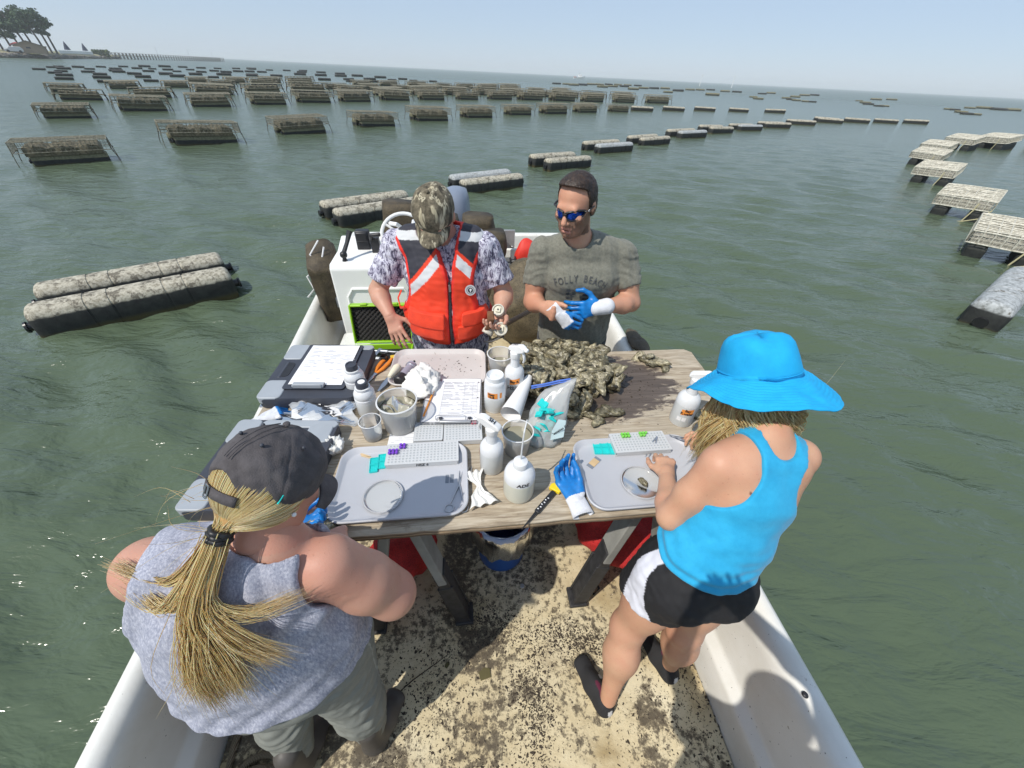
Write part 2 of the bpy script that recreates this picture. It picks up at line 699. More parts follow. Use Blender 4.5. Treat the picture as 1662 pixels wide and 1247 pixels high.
def build_water():
    # polar sheet centred under the camera: dense near by, out to beyond the horizon
    NA = 560
    rad = [0.0]
    r = 0.7
    while r < 90:
        rad.append(r)
        r += max(0.055, r * 0.0135)
    rad += [110, 150, 220, 350, 600, 1200, 3000, 8000, 20000]
    rad = np.array(rad)
    ang = np.arange(NA) / NA * 2 * np.pi
    Rr, A = np.meshgrid(rad[1:], ang, indexing='ij')
    X, Y = Rr * np.sin(A), Rr * np.cos(A)
    rs = np.random.RandomState(3)
    Z = np.zeros_like(X)
    main = R_(62)                      # crests run from upper left to lower right in the picture
    for i in range(40):
        lam = 0.26 * (6.0 ** rs.rand())
        th = main + rs.normal() * 0.42
        amp = 0.0060 * (lam / 0.6) ** 0.8 * (0.5 + rs.rand())
        ph = rs.rand() * 6.28
        k = 2 * np.pi / lam
        wob = 0.5 * np.sin(X * 0.31 * rs.rand() + Y * 0.27 * rs.rand() + rs.rand() * 6)
        fade = np.clip(1.0 - (Rr * 0.0135) / (lam * 0.42), 0, 1)
        s = np.sin(k * (X * math.cos(th) + Y * math.sin(th)) + ph + wob)
        Z += amp * fade * (s + 0.22 * np.cos(2 * (k * (X * math.cos(th) + Y * math.sin(th)) + ph + wob)))
    Z *= np.clip(0.35 + 0.65 * (Rr - 1.0) / 3.0, 0.2, 1.0)
    nr = len(rad) - 1
    V = np.stack([X, Y, Z], -1).reshape(-1, 3)
    V = np.concatenate([[[0, 0, 0]], V])
    i, j = np.meshgrid(np.arange(nr - 1), np.arange(NA), indexing='ij')
    a = 1 + i * NA + j
    b = 1 + i * NA + (j + 1) % NA
    c = 1 + (i + 1) * NA + (j + 1) % NA
    d = 1 + (i + 1) * NA + j
    Q = np.stack([a, d, c, b], -1).reshape(-1, 4)
    me = bpy.data.meshes.new('water')
    tri = [(0, 1 + j, 1 + (j + 1) % NA) for j in range(NA)]
    me.from_pydata(V.tolist(), [], Q.tolist() + [t[::-1] for t in tri])
    me.polygons.foreach_set('use_smooth', [True] * len(me.polygons))
    me.update()
    o = link_mesh('water', me, m_water(), None, (0, 0, WATER_Z))
    tag(o, 'green grey bay water with small wind ripples', None, None, 'structure')
build_water()

def build_haze():
    mb = MB(); mb.box((0, 0, 7.4), (42000, 42000, 17.4))
    o = mb.build('haze', None, None, smooth=False)
    m = bpy.data.materials.new('summer_haze'); m.use_nodes = True
    t = m.node_tree; t.nodes.clear()
    out = t.nodes.new('ShaderNodeOutputMaterial'); v = t.nodes.new('ShaderNodeVolumePrincipled')
    v.inputs['Color'].default_value = (.94, .975, 1.0, 1); v.inputs['Density'].default_value = .0006
    v.inputs['Anisotropy'].default_value = 0.0
    t.links.new(v.outputs[0], out.inputs['Volume'])
    o.data.materials.append(m)
    tag(o, 'pale summer haze over the bay', None, None, 'stuff')
build_haze()

# ------------------------------------------------------------------ the skiff
BYAW = R_(8.2)
BX = Vector((math.cos(BYAW), math.sin(BYAW), 0))     # across the boat
BYv = Vector((-math.sin(BYAW), math.cos(BYAW), 0))   # along the boat, away from the camera
RIGHT = [(1.16, -1.7), (1.12, -0.6), (1.07, 0.195), (1.005, 0.673), (0.95, 1.4), (0.86, 2.4), (0.70, 3.8), (0.60, 4.85)]
LEFT = [(-0.80, -1.9), (-0.98, -0.7), (-1.135, 0.117), (-1.267, 0.805), (-1.43, 1.646), (-1.72, 3.12), (-1.86, 3.9), (-1.93, 4.5)]

def dens(poly, step=0.12):
    out = []
    for (x0, y0), (x1, y1) in zip(poly[:-1], poly[1:]):
        n = max(1, int(math.hypot(x1 - x0, y1 - y0) / step))
        for k in range(n):
            out.append((x0 + (x1 - x0) * k / n, y0 + (y1 - y0) * k / n))
    out.append(poly[-1])
    for _ in range(3):
        out = [out[0]] + [((a[0] + 2 * b[0] + c[0]) / 4, (a[1] + 2 * b[1] + c[1]) / 4) for a, b, c in zip(out, out[1:], out[2:])] + [out[-1]]
    return out

def inward(poly, sgn):
    out = []
    for i in range(len(poly)):
        a, b = poly[max(i - 1, 0)], poly[min(i + 1, len(poly) - 1)]
        d = Vector((b[0] - a[0], b[1] - a[1])).normalized()
        out.append(Vector((-d.y, d.x)) * sgn)
    return out

def m_hull():
    m = NT('white_gelcoat')
    n = m.noise(2.3, 6, 0.65)
    c = m.ramp(n, [(0.25, (0.62, 0.60, 0.53)), (0.55, (0.76, 0.755, 0.71)), (0.8, (0.80, 0.80, 0.77))])
    d = m.noise(26, 5, 0.7)
    c = m.mix(m.ramp(d, [(0.66, 0.0), (0.72, 0.75)]), c, (0.25, 0.21, 0.15))
    s = m.noise(85, 2, 0.5)
    c = m.mix(m.ramp(s, [(0.73, 0.0), (0.76, 0.9)]), c, (0.06, 0.055, 0.05))
    m.color(c)
    m.set(rough=0.38)
    m.bump(m.noise(45, 4), 0.15, 0.003)
    return m.m

def m_deck():
    m = NT('stained_cream_deck')
    co = m.co('Object')
    base = m.ramp(m.noise(1.6, 6, 0.65), [(0.28, (0.40, 0.30, 0.15)), (0.5, (0.62, 0.53, 0.34)), (0.7, (0.74, 0.67, 0.49))])
    # yellow brown soaked patches
    c = m.mix(m.ramp(m.noise(2.6, 4, 0.6, None, 0.5), [(0.52, 0.0), (0.66, 0.7)]), base, (0.30, 0.215, 0.09))
    # dark speckled grime, dense in clusters
    cl = m.noise(1.9, 3, 0.6, None, 1.2)
    sp = m.noise(34, 6, 0.75)
    f = m.math('ADD', m.math('MULTIPLY', cl, 0.85), m.math('MULTIPLY', sp, 0.75))
    sm = m.noise(5.5, 6, 0.75, None, 0.8)
    c = m.mix(m.ramp(sm, [(0.53, 0.0), (0.70, 0.52)]), c, (0.22, 0.165, 0.095))
    c = m.mix(m.ramp(f, [(0.77, 0.0), (0.83, 0.75), (0.90, 0.92)]), c, (0.060, 0.045, 0.030))
    fs = m.noise(95, 3, 0.6)
    c = m.mix(m.ramp(fs, [(0.66, 0.0), (0.70, 0.8)]), c, (0.09, 0.065, 0.035))
    m.color(c)
    m.set(rough=0.75)
    m.bump(m.noise(60, 6, 0.7), 0.55, 0.006)
    return m.m

M_HULL = m_hull()
M_DECK = m_deck()
M_BLACK = plain('black_plastic', (0.018, 0.018, 0.02), 0.45, 0.3, 20, 0.1, 120)
M_STEEL = plain('stainless_steel', (0.55, 0.55, 0.56), 0.28, 0.1, 30, metal=1.0)
M_ALU = plain('grey_aluminium', (0.50, 0.51, 0.52), 0.42, 0.12, 14, metal=0.6)
M_WHITE = plain('white_plastic', (0.80, 0.80, 0.79), 0.35, 0.05, 8)

boat = thing('skiff', 'white open work skiff with a stained cream deck and a helm console', 'boat', (0, 0, 0))
def build_boat():
    prof = [(.125, -.02), (.125, .165), (.118, .185), (.092, .205), (.085, .23), (.085, .455), (.08, .50), (.068, .53), (.045, .548), (.02, .55), (.004, .542), (-.006, .52), (-.006, .485), (.004, .455), (.03, .15), (.055, -.40)]
    for poly, sg in ((RIGHT, 1), (LEFT, -1)):
        pl = dens(poly)
        nn = inward(pl, sg)
        rings = []
        for (x, y), n in zip(pl, nn):
            rings.append([(x + n.x * d, y + n.y * d, z) for d, z in prof])
        mb = MB()
        if sg < 0: rings = [r[::-1] for r in rings]
        mb.loft([r[::-1] for r in rings], closed=False, caps=False)
        mb.build('gunwale', M_HULL, boat, angle=60)
    # deck
    R1, L1 = dens(RIGHT), dens(LEFT)
    Rn, Ln = inward(R1, 1), inward(L1, -1)
    rr = [(p[0] + n.x * .13, p[1] + n.y * .13) for p, n in zip(R1, Rn)]
    ll = [(p[0] + n.x * .13, p[1] + n.y * .13) for p, n in zip(L1, Ln)]
    poly = rr + ll[::-1]
    mb = MB()
    mb.prism(poly, -.03, 0.0)
    mb.build('deck', M_DECK, boat, smooth=False)
    mb = MB()
    rb = [(p[0] + n.x * .05, p[1] + n.y * .05) for p, n in zip(R1, Rn)]
    lb = [(p[0] + n.x * .05, p[1] + n.y * .05) for p, n in zip(L1, Ln)]
    mb.prism(rb + lb[::-1], -.45, -.034)
    mb.build('hull', M_HULL, boat, smooth=False)
    # transom with a motor notch
    a, b = Vector((LEFT[-1][0], LEFT[-1][1], 0)), Vector((RIGHT[-1][0], RIGHT[-1][1], 0))
    mb = MB()
    d = (b - a)
    for t0, t1, h in ((0.0, .38, .54), (.38, .62, .40), (.62, 1.0, .54)):
        mb.beam(a + d * t0 + Vector((0, 0, h / 2)), a + d * t1 + Vector((0, 0, h / 2)), .09, h)
    mb.build('transom', M_HULL, boat, bevel=.02)
    # forward casting deck behind the camera
    mb = MB()
    f0 = [p for p in rr if p[1] < -.75]
    f1 = [p for p in ll if p[1] < -.75]
    mb.prism(f0 + f1[::-1], 0.001, .46)
    mb.build('bow_deck', M_HULL, boat, smooth=False)
    # cleat plate on the left rail
    mb = MB()
    c = Vector((-1.375, 1.60, .552))
    mb.box(c, (.055, .13, .012), BYAW + .02)
    mb.box(c + Vector((0, 0, .012)), (.03, .03, .02), BYAW)
    mb.tube([c + BYv * -.05 + Vector((0, 0, .028)), c + Vector((0, 0, .024)), c + BYv * .05 + Vector((0, 0, .028))], .009, 8)
    mb.build('cleat', M_STEEL, boat)
    # drain bolts on the right wall
    for x, y, z in ((.985, .36, .542), (.93, .80, .543)):
        mb = MB(); mb.ball((x, y, z), (.010, .010, .006)); mb.build('bolt', M_BLACK, boat)
build_boat()

def build_console():
    P0 = Vector((-1.34, 2.58, 0))
    M = Matrix.Translation(P0) @ Matrix.Rotation(BYAW, 4, 'Z')
    w, d = 0.62, 0.45
    mb = MB()
    # upright box with a slightly raked front and a sloping dash
    pr = [(0, 0), (0.02, .91), (.05, .94), (.30, .945), (.48, 1.0), (.50, .98), (.48, 0)]
    rings = []
    for x in (0, w):
        rings.append([(x, y, z) for y, z in pr])
    mb.loft(rings)
    c = mb.build('console', plain('white_console_gelcoat', (0.82, 0.82, 0.80), 0.3, 0.04, 3), boat, bevel=.022, segs=3)
    c.matrix_local = M
    def sub(mb, name, mat, **k):
        o = mb.build(name, mat, c, **k)
        return o
    # raised moulded frame on the front face
    mb = MB()
    fr = [Vector((x, -.004 + z * .0225, z)) for x, z in ((.09, .05), (.09, .70), (.13, .76), (.50, .76), (.54, .70), (.54, .05))]
    mb.tube(fr, .011, 8)
    sub(mb, 'moulded_frame', MATS['white_console_gelcoat'])
    # wheel
    mb = MB()
    wc = Vector((.50, .40, 1.03)); ax = Vector((0, -.75, .66)).normalized()
    u = Vector((1, 0, 0)); v = ax.cross(u)
    mb.tube([wc + (u * math.cos(t) + v * math.sin(t)) * .17 for t in [i * math.pi / 16 for i in range(33)]], .014, 8, caps=False)
    for t in (0.5, 2.6, 4.7):
        mb.tube([wc - ax * .03, wc + (u * math.cos(t) + v * math.sin(t)) * .165], .010, 6)
    mb.tube([wc - ax * .14, wc - ax * .02], .03, 10)
    sub(mb, 'steering_wheel', plain('white_wheel', (0.75, 0.75, 0.73), .3, .05, 4))
    mb = MB()
    mb.box((.20, .34, 1.0), (.10, .07, .17)); mb.box((.20, .295, 1.045), (.085, .02, .07))
    sub(mb, 'instrument_screen', M_BLACK, bevel=.01)
    mb = MB()
    mb.box((.30, .27, .985), (.06, .05, .14)); mb.tube([(.28, .27, 1.03), (.29, .2, 1.09), (.36, .19, 1.10)], .016, 8)
    sub(mb, 'throttle_lever', M_BLACK, bevel=.008)
    mb = MB()
    mb.lathe([(.045, .0), (.045, .012), (.02, .02), (.012, .05)], 16, (.10, .10, .915), closed_bot=True); mb.ball((.10, .10, .985), .026)
    mb.tube([(.10, .10, .99), (.125, .16, 1.05), (.15, .2, 1.12)], [.016, .014, .02], 8)
    sub(mb, 'ball_mount', M_BLACK)
    mb = MB()
    mb.tube([(.50, .45, .93), (.52, .42, 1.05), (.46, .36, 1.12), (.40, .45, 1.1)], .016, 8)
    mb.tube([(.58, .02, .93), (.59, .05, 1.10), (.6, .3, 1.16), (.6, .46, 1.10), (.6, .47, .95)], .017, 8)
    sub(mb, 'grab_rail', M_WHITE)
    # white casting seat in front of the console
    # aft helm seat
    # latch box beside
    mb = MB()
    mb.box((-.035, .22, .58), (.06, .12, .10))
    sub(mb, 'latch', M_ALU, bevel=.012)
    return c
build_console()

def build_aft():
    # outboard motor
    mb = MB()
    c = Vector((-.775, 4.80, 0))
    rings = []
    for z, wx, wy, oy in ((.48, .13, .17, .02), (.60, .16, .22, .02), (.75, .17, .25, .03), (.88, .155, .24, .05), (.96, .13, .20, .06), (.99, .06, .10, .06)):
        rings.append([(c.x + wx * math.copysign(abs(math.cos(t)) ** .7, math.cos(t)), c.y + oy + wy * math.copysign(abs(math.sin(t)) ** .7, math.sin(t)), z) for t in [i * math.pi / 12 for i in range(24)]])
    mb.loft(rings)
    o = mb.build('outboard_motor', plain('blue_grey_cowl', (0.20, 0.235, 0.30), .3, .06, 4), boat, angle=60)
    mb = MB()
    mb.box((c.x, c.y + .05, .2), (.12, .2, .6)); mb.box((c.x, c.y - .03, .42), (.2, .1, .12))
    mb.build('motor_leg', M_BLACK, o, bevel=.02)
    # pump plate bolted to the aft quarter
    mb = MB()
    mb.box((-.125, 4.33, .61), (.15, .02, .20), BYAW)
    pl = mb.build('aluminium_plate', M_ALU, boat, bevel=.004)
    for dx, dz in ((-.03, .0), (.05, -.08)):
        mb = MB(); mb.ball((-.125 + dx, 4.318, .61 + dz), (.011, .008, .011)); mb.build('bolt', M_STEEL, pl)
    # splash well walls
    mb = MB()
    mb.beam((-.22, 4.45, .24), (.62, 4.48, .24), .06, .46)
    mb.beam((-.25, 4.42, .24), (-.32, 4.7, .24), .06, .46)
    mb.build('splash_well', M_HULL, boat, bevel=.02)
    # rod holder tube inside the left rail
    mb = MB()
    mb.tube([(-1.60, 2.75, .44), (-1.52, 2.50, .12)], .016, 8)
    mb.build('grab_bar', M_STEEL, boat)
    mb = MB(); mb.box((-1.615, 2.78, .45), (.05, .05, .09), BYAW); mb.build('grab_bar_bracket', M_BLACK, boat, bevel=.006)
build_aft()
FARM = {
    'A': [(-11.7,11.0,40,0.83),(-10.7,14.8,39,0.99),(-9.0,18.3,39,0.93),(-7.1,21.9,38,0.94),(-5.2,25.7,35,1.01),(-2.9,28.9,32,0.97),(-0.4,32.3,30,0.92),(2.2,34.9,28,1.01),(4.9,37.9,26,0.94),(8.0,40.4,18,0.84)],
    'B': [(-19.6,19.4,40,0.81),(-19.5,23.5,40,1.02),(-18.5,27.4,39,1.03),(-16.8,30.7,39,1.03),(-15.3,34.1,38,1.15),(-13.3,37.0,38,1.16),(-11.2,40.9,37,1.24),(-8.6,43.8,34,1.18),(-5.7,47.0,32,1.07),(-2.6,50.1,31,1.26),(0.6,51.8,29,1.36),(4.2,53.3,27,1.42),(7.7,54.8,24,1.27),(11.6,56.4,16,1.23),(16.1,58.6,8,1.35)],
    'C': [(-26.3,27.5,40,1.01),(-25.2,31.7,40,1.07),(-24.5,37.2,39,1.28),(-22.8,41.3,39,1.33),(-20.9,46.0,38,1.5),(-17.3,47.5,38,1.29),(-13.6,47.1,37,1.26),(-10.8,51.6,35,1.5),(-8.0,54.8,33,1.41),(-4.9,58.3,32,1.44),(-1.6,59.7,30,1.4),(2.0,61.2,28,1.19),(5.7,63.7,27,1.37),(9.4,65.9,24,1.41),(13.9,68.9,16,1.39)],
    'D': [(-32.2,32.9,40,0.91),(-32.8,38.6,40,1.0),(-32.0,43.5,40,0.95),(-30.8,48.4,39,1.08),(-30.2,55.2,39,1.32),(-26.9,57.7,39,1.12),(-21.8,54.9,38,1.06),(-18.6,57.5,38,1.08),(-15.6,60.3,36,1.02),(-13.1,65.1,35,1.18),(-9.5,68.0,33,1.09),(-5.9,73.3,31,1.43),(-2.3,73.4,30,1.22),(1.6,71.8,29,1.21),(5.5,75.7,27,1.29)],
    'E': [(-36.8,53.7,39,0.99),(-34.8,57.5,39,1.07),(-33.4,63.0,39,1.17),(-30.3,64.8,39,1.47),(-22.7,66.9,38,1.23),(-20.2,71.2,37,1.24),(-16.5,73.3,35,1.36),(-13.1,76.2,34,1.14),(-9.7,77.2,33,1.3),(-6.1,80.0,31,1.3),(-2.7,80.9,30,1.47)],
    'S': [(10.5,43.0,12,1.17),(14.1,45.5,4,1.17),(17.9,47.8,-1,1.16),(21.9,49.2,-3,1.1),(26.4,50.7,-5,1.15)],
    'X': [(-66.8,65.9,41,0.8),(-74.6,75.9,41,0.85),(-78.4,81.0,41,0.8),(-69.6,72.5,40,0.98),(-57.0,58.0,41,0.81),(-61.3,63.3,41,0.8),(-45.3,46.7,40,0.85),(-51.8,53.6,40,0.88),(-76.6,82.6,40,0.98),(-69.5,76.8,40,0.8),(-59.6,65.4,40,0.89),(-79.2,90.1,40,0.89),(-53.4,60.1,40,0.84),(-46.6,52.5,40,0.96),(-40.1,45.4,40,0.8),(-70.2,82.6,40,1.04),(-63.3,74.4,40,1.08),(-59.8,70.7,40,0.95),(-82.3,99.0,40,0.98),(-54.1,66.4,40,1.0),(-73.9,91.9,40,1.02),(-84.7,107.7,40,1.35),(-47.0,58.8,40,0.98),(-62.2,79.5,40,0.98),(-39.9,50.8,40,0.8),(-72.8,94.3,40,0.8),(-86.2,115.8,40,1.5),(-53.3,71.3,40,1.07),(-68.8,93.0,40,1.07),(-47.4,65.4,40,1.12),(-62.2,86.1,40,0.8),(-84.9,120.1,40,1.2),(-69.8,100.7,39,0.92),(-52.0,75.9,39,1.09),(-80.7,120.6,39,1.23),(-60.1,89.5,39,1.01),(-44.5,68.5,39,0.8),(-64.8,100.7,39,1.05),(-79.3,124.9,39,1.04),(-50.6,80.9,39,1.28),(-59.3,95.7,39,1.21),(-80.7,135.4,39,1.15),(-62.6,105.4,39,1.24),(-61.9,108.7,39,1.17),(-47.2,83.2,39,1.18),(-77.2,137.0,39,1.18),(-80.2,142.1,39,1.5),(-60.1,110.3,39,1.21),(-72.1,136.7,39,1.05),(-49.5,87.3,39,1.14),(-45.2,87.5,39,1.23),(-69.8,141.8,39,1.27),(-49.5,106.1,39,1.5),(-60.1,130.1,39,1.5),(-68.8,150.2,39,1.37),(-45.3,106.9,38,1.5),(-58.4,138.6,38,1.45),(-33.7,80.6,38,1.24),(-51.2,133.9,38,1.5),(-41.7,109.3,38,1.44),(-32.6,89.0,38,1.08),(-29.2,80.1,38,0.88),(-41.0,118.1,38,1.5),(-30.9,95.9,38,1.31),(-26.3,83.3,38,1.04),(-34.2,114.1,37,1.5),(-27.2,98.0,37,1.12),(-28.0,109.7,36,1.26),(-23.7,101.5,36,1.05),(-19.3,88.7,35,1.04),(-19.9,103.0,34,1.08)],
    'L': [(9.1,146.9,28,1.34),(12.1,147.9,27,1.2),(13.6,139.4,27,1.49),(17.1,148.1,26,1.5),(21.6,163.1,24,1.5),(24.9,166.2,22,1.5),(30.1,179.0,20,1.5),(34.3,183.6,18,1.5),(38.3,185.5,15,1.5),(42.7,188.0,13,1.5),(20.8,132.9,22,1.5),(26.0,146.4,19,1.5),(31.2,155.8,16,1.5),(27.5,125.1,14,1.42),(34.2,142.6,11,1.5),(38.9,148.9,9,1.5),(44.1,155.4,6,1.5),(32.6,111.9,5,1.1),(41.0,131.8,3,1.5),(51.7,154.6,0,1.5),(57.0,160.6,-1,1.5),(65.1,173.2,-1,1.5),(41.0,107.1,-1,1.5),(63.9,157.3,-2,1.5),(67.8,157.6,-3,1.5),(50.2,107.5,-4,0.87),(45.9,96.0,-4,0.98),(72.4,150.1,-4,1.26),(83.5,167.1,-5,1.5),(60.0,112.3,-5,0.99),(56.3,103.4,-6,0.91),(71.3,129.3,-6,1.24),(90.2,158.5,-6,1.5),(101.1,171.7,-7,1.5),(54.7,98.3,-6,0.86),(54.3,94.1,-6,0.8),(55.2,93.7,-7,0.8),(83.4,122.1,-9,0.8),(73.9,105.9,-10,1.06),(68.2,96.7,-10,0.97),(106.2,148.3,-10,1.47),(118.7,158.8,-11,1.5),(64.5,88.6,-11,0.8),(66.3,89.7,-11,0.8),(79.2,90.7,-13,0.8),(78.3,88.4,-13,0.8),(70.4,78.1,-13,0.86),(96.4,105.5,-13,0.99),(65.6,71.7,-13,0.8),(66.7,71.6,-13,0.8),(103.6,109.9,-13,1.45),(101.0,103.7,-13,1.41),(104.9,104.7,-13,1.42)],
    'F': [(1.4,13.7,40,1.04),(3.5,17.5,36,1.05),(5.8,20.3,36,1.03),(8.6,23.7,32,1.1),(11.3,26.8,32,1.08),(14.1,29.3,24,1.06),(17.3,32.2,12,1.08)],
    'G': [(21.2,36.1,-6,1.03),(25.5,39.7,-8,1.1),(29.0,41.6,-9,1.13),(32.5,42.9,-11,1.08),(36.3,44.3,-13,1.11)],
}
# ------------------------------------------------------------------ the oyster farm
def m_float(name, crust_lo, crust_hi, z0, soft, spots):
    """black float whose upper side is covered with dried growth"""
    m = NT(name)
    co = m.co('Object')
    sep = m.n('ShaderNodeSeparateXYZ')
    m.link(co, sep.inputs[0])
    n = m.noise(7, 5, 0.7)
    h = m.math('ADD', sep.outputs[2], m.math('MULTIPLY', m.math('SUBTRACT', n, 0.5), soft))
    f = m.ramp(h, [(z0 - 0.006, 0.0), (z0 + 0.012, 1.0)])
    crust = m.ramp(m.noise(26, 6, 0.72), [(0.34, crust_lo), (0.56, crust_hi), (0.8, tuple(min(1, v * 1.15) for v in crust_hi))])
    dk = m.ramp(m.noise(9, 5, 0.75), [(spots, 0.0), (spots + 0.06, 0.85)])
    crust = m.mix(dk, crust, (0.10, 0.085, 0.06))
    low = m.ramp(m.noise(12, 5), [(0.35, (0.012, 0.013, 0.013)), (0.65, (0.03, 0.033, 0.03))])
    alg = m.ramp(m.math('ADD', sep.outputs[2], m.math('MULTIPLY', n, 0.05)), [(0.03, 0.85), (0.075, 0.0)])
    low = m.mix(alg, low, (0.075, 0.060, 0.018))
    m.color(m.mix(f, low, crust))
    m.set(rough=0.7)
    m.bump(m.noise(40, 6, 0.75), 0.5, 0.012)
    return m.m
M_FL_PALE = m_float('float_with_pale_crust', (0.20, 0.175, 0.12), (0.50, 0.465, 0.37), 0.20, 0.06, 0.52)
M_FL_OLIVE = m_float('float_with_olive_crust', (0.09, 0.085, 0.045), (0.22, 0.205, 0.12), 0.135, 0.05, 0.66)
M_FL_DARK = m_float('float_dark', (0.03, 0.032, 0.03), (0.065, 0.065, 0.058), 0.20, 0.04, 0.60)
M_FL_GREY = m_float('float_with_grey_crust', (0.16, 0.17, 0.16), (0.44, 0.46, 0.46), 0.20, 0.03, 0.58)
def m_wire(name, lo, hi):
    m = NT(name)
    m.color(m.ramp(m.noise(18, 5, 0.7), [(0.35, lo), (0.65, hi)]))
    m.set(rough=0.85)
    m.bump(m.noise(70, 3), 0.5, 0.006)
    return m.m
M_WIRE = m_wire('fouled_wire', (0.10, 0.092, 0.066), (0.36, 0.335, 0.25))
M_WIRE_PALE = m_wire('pale_fouled_wire', (0.42, 0.39, 0.31), (0.80, 0.77, 0.66))
M_BAGBROWN = m_wire('brown_fouled_mesh', (0.05, 0.044, 0.026), (0.20, 0.178, 0.115))
M_ROPE_D = plain('dark_wet_rope', (0.07, 0.05, 0.03), 0.9, 0.3, 40)
M_ROPE_P = plain('pale_rope', (0.50, 0.45, 0.27), 0.9, 0.2, 40)
M_KNOB = plain('black_float_cap', (0.012, 0.012, 0.013), 0.35, 0.2, 12)

def float_mesh(L=1.75, w=.34, H=.30, drop=.16, seg=14):
    """one pontoon along x, base z=0 at the waterline"""
    mb = MB()
    sec = []
    r = w * .5
    for i in range(13):
        a = math.pi * i / 12
        sec.append((r * math.copysign(abs(math.cos(a)) ** .72, math.cos(a)), H - .15 + .15 * abs(math.sin(a)) ** .72))
    sec += [(-r * .98, .06), (-r * .8, -drop), (r * .8, -drop), (r * .98, .06)]
    xs = [(-L / 2, .80), (-L / 2 + .012, .90), (-L / 2 + .04, .98), (-L / 2 + .09, 1.0)]
    inner = [-L * .25, -L * .25 + .004, -L * .25 + .02, -L * .25 + .024, -L * .14, -L * .14 + .004, -L * .14 + .02, -L * .14 + .024, 0,
             L * .14 - .024, L * .14 - .02, L * .14 - .004, L * .14, L * .25 - .024, L * .25 - .02, L * .25 - .004, L * .25]
    sc = [1, .965, .965, 1, 1, .965, .965, 1, 1, 1, .965, .965, 1, 1, .965, .965, 1]
    xs += list(zip(inner, sc)) + [(-x, s) for x, s in xs[::-1]]
    rings = []
    for x, s in xs:
        rings.append([(x, y * s, .08 + (z - .08) * s) for y, z in sec])
    mb.loft([q[::-1] for q in rings])
    return mb.mesh('float', True, 40)
def knob_mesh(L=1.75, end=1):
    mb = MB()
    x = end * L / 2
    mb.tube([(x - end * .02, 0, .09), (x + end * .05, 0, .09), (x + end * .055, 0, .09), (x + end * .075, 0, .09)], [.045, .045, .06, .055], 12)
    return mb.mesh('end_cap', True)
ME_FLOAT = float_mesh()
ME_KNOB = (knob_mesh(end=-1), knob_mesh(end=1))
def use(me, name, mat, parent, loc=(0, 0, 0), rz=0, suffix=''):
    key = me.name + mat.name + suffix
    if key not in USE:
        c = me.copy()
        c.name = name
        c.materials.clear()
        c.materials.append(mat)
        USE[key] = c
    o = bpy.data.objects.new(name, USE[key])
    COL.objects.link(o)
    o.parent = parent
    o.location = loc
    o.rotation_euler = (0, 0, rz)
    return o
USE = {}

def wire_box(mb, x0, x1, y0, y1, z0, z1, step, r, sides=True, sag=0.0, bottom=False, n=4):
    """an open box of welded wire"""
    def line(a, b):
        a, b = Vector(a), Vector(b)
        if sag:
            k = 4
            mb.tube([a.lerp(b, i / k) + Vector((0, 0, sag * (hash01(a.x, a.y, b.x, i) - .5))) for i in range(k + 1)], r, n, caps=False)
        else:
            mb.tube([a, b], r, n, caps=False)
    nx = max(2, int(round((x1 - x0) / step)))
    ny = max(2, int(round((y1 - y0) / step)))
    nzz = max(1, int(round((z1 - z0) / step)))
    zs = (z1, z0) if bottom else (z1,)
    for z in zs:
        for i in range(nx + 1):
            x = x0 + (x1 - x0) * i / nx
            line((x, y0, z), (x, y1, z))
        for i in range(ny + 1):
            y = y0 + (y1 - y0) * i / ny
            line((x0, y, z), (x1, y, z))
    if sides:
        for y in (y0, y1):
            for i in range(nx + 1):
                x = x0 + (x1 - x0) * i / nx
                line((x, y, z0), (x, y, z1))
            for k in range(nzz):
                line((x0, y, z0 + (z1 - z0) * k / nzz), (x1, y, z0 + (z1 - z0) * k / nzz))
        for x in (x0, x1):
            for i in range(ny + 1):
                y = y0 + (y1 - y0) * i / ny
                line((x, y, z0), (x, y, z1))
            for k in range(nzz):
                line((x, y0, z0 + (z1 - z0) * k / nzz), (x, y1, z0 + (z1 - z0) * k / nzz))

def lumpy_slab(L, W, z0, z1, nx, ny, amp, seed, gap=None):
    """flat mesh bags lying in a cage"""
    mb = MB()
    top, bot = [], []
    for i in range(nx + 1):
        for j in range(ny + 1):
            x, y = -L / 2 + L * i / nx, -W / 2 + W * j / ny
            e = 0 if 0 < i < nx and 0 < j < ny else 1
            dz = amp * (hash01(i, j, seed) - .5)
            if gap: dz -= .035 * (abs(((i / nx * gap) % 1) - .5) > .40)
            mb.v.append((x, y, z1 + dz - .03 * e))
    n0 = len(mb.v)
    for i in range(nx + 1):
        for j in range(ny + 1):
            mb.v.append((-L / 2 + L * i / nx, -W / 2 + W * j / ny, z0))
    q = lambda i, j: i * (ny + 1) + j
    for i in range(nx):
        for j in range(ny):
            mb.f.append((q(i, j), q(i + 1, j), q(i + 1, j + 1), q(i, j + 1)))
            mb.f.append((n0 + q(i, j), n0 + q(i, j + 1), n0 + q(i + 1, j + 1), n0 + q(i + 1, j)))
    for i in range(nx):
        for j in (0, ny):
            f = (q(i, j), q(i + 1, j), n0 + q(i + 1, j), n0 + q(i, j))
            mb.f.append(f if j else f[::-1])
    for j in range(ny):
        for i in (0, nx):
            f = (q(i, j), q(i, j + 1), n0 + q(i, j + 1), n0 + q(i, j))
            mb.f.append(f[::-1] if i else f)
    return mb

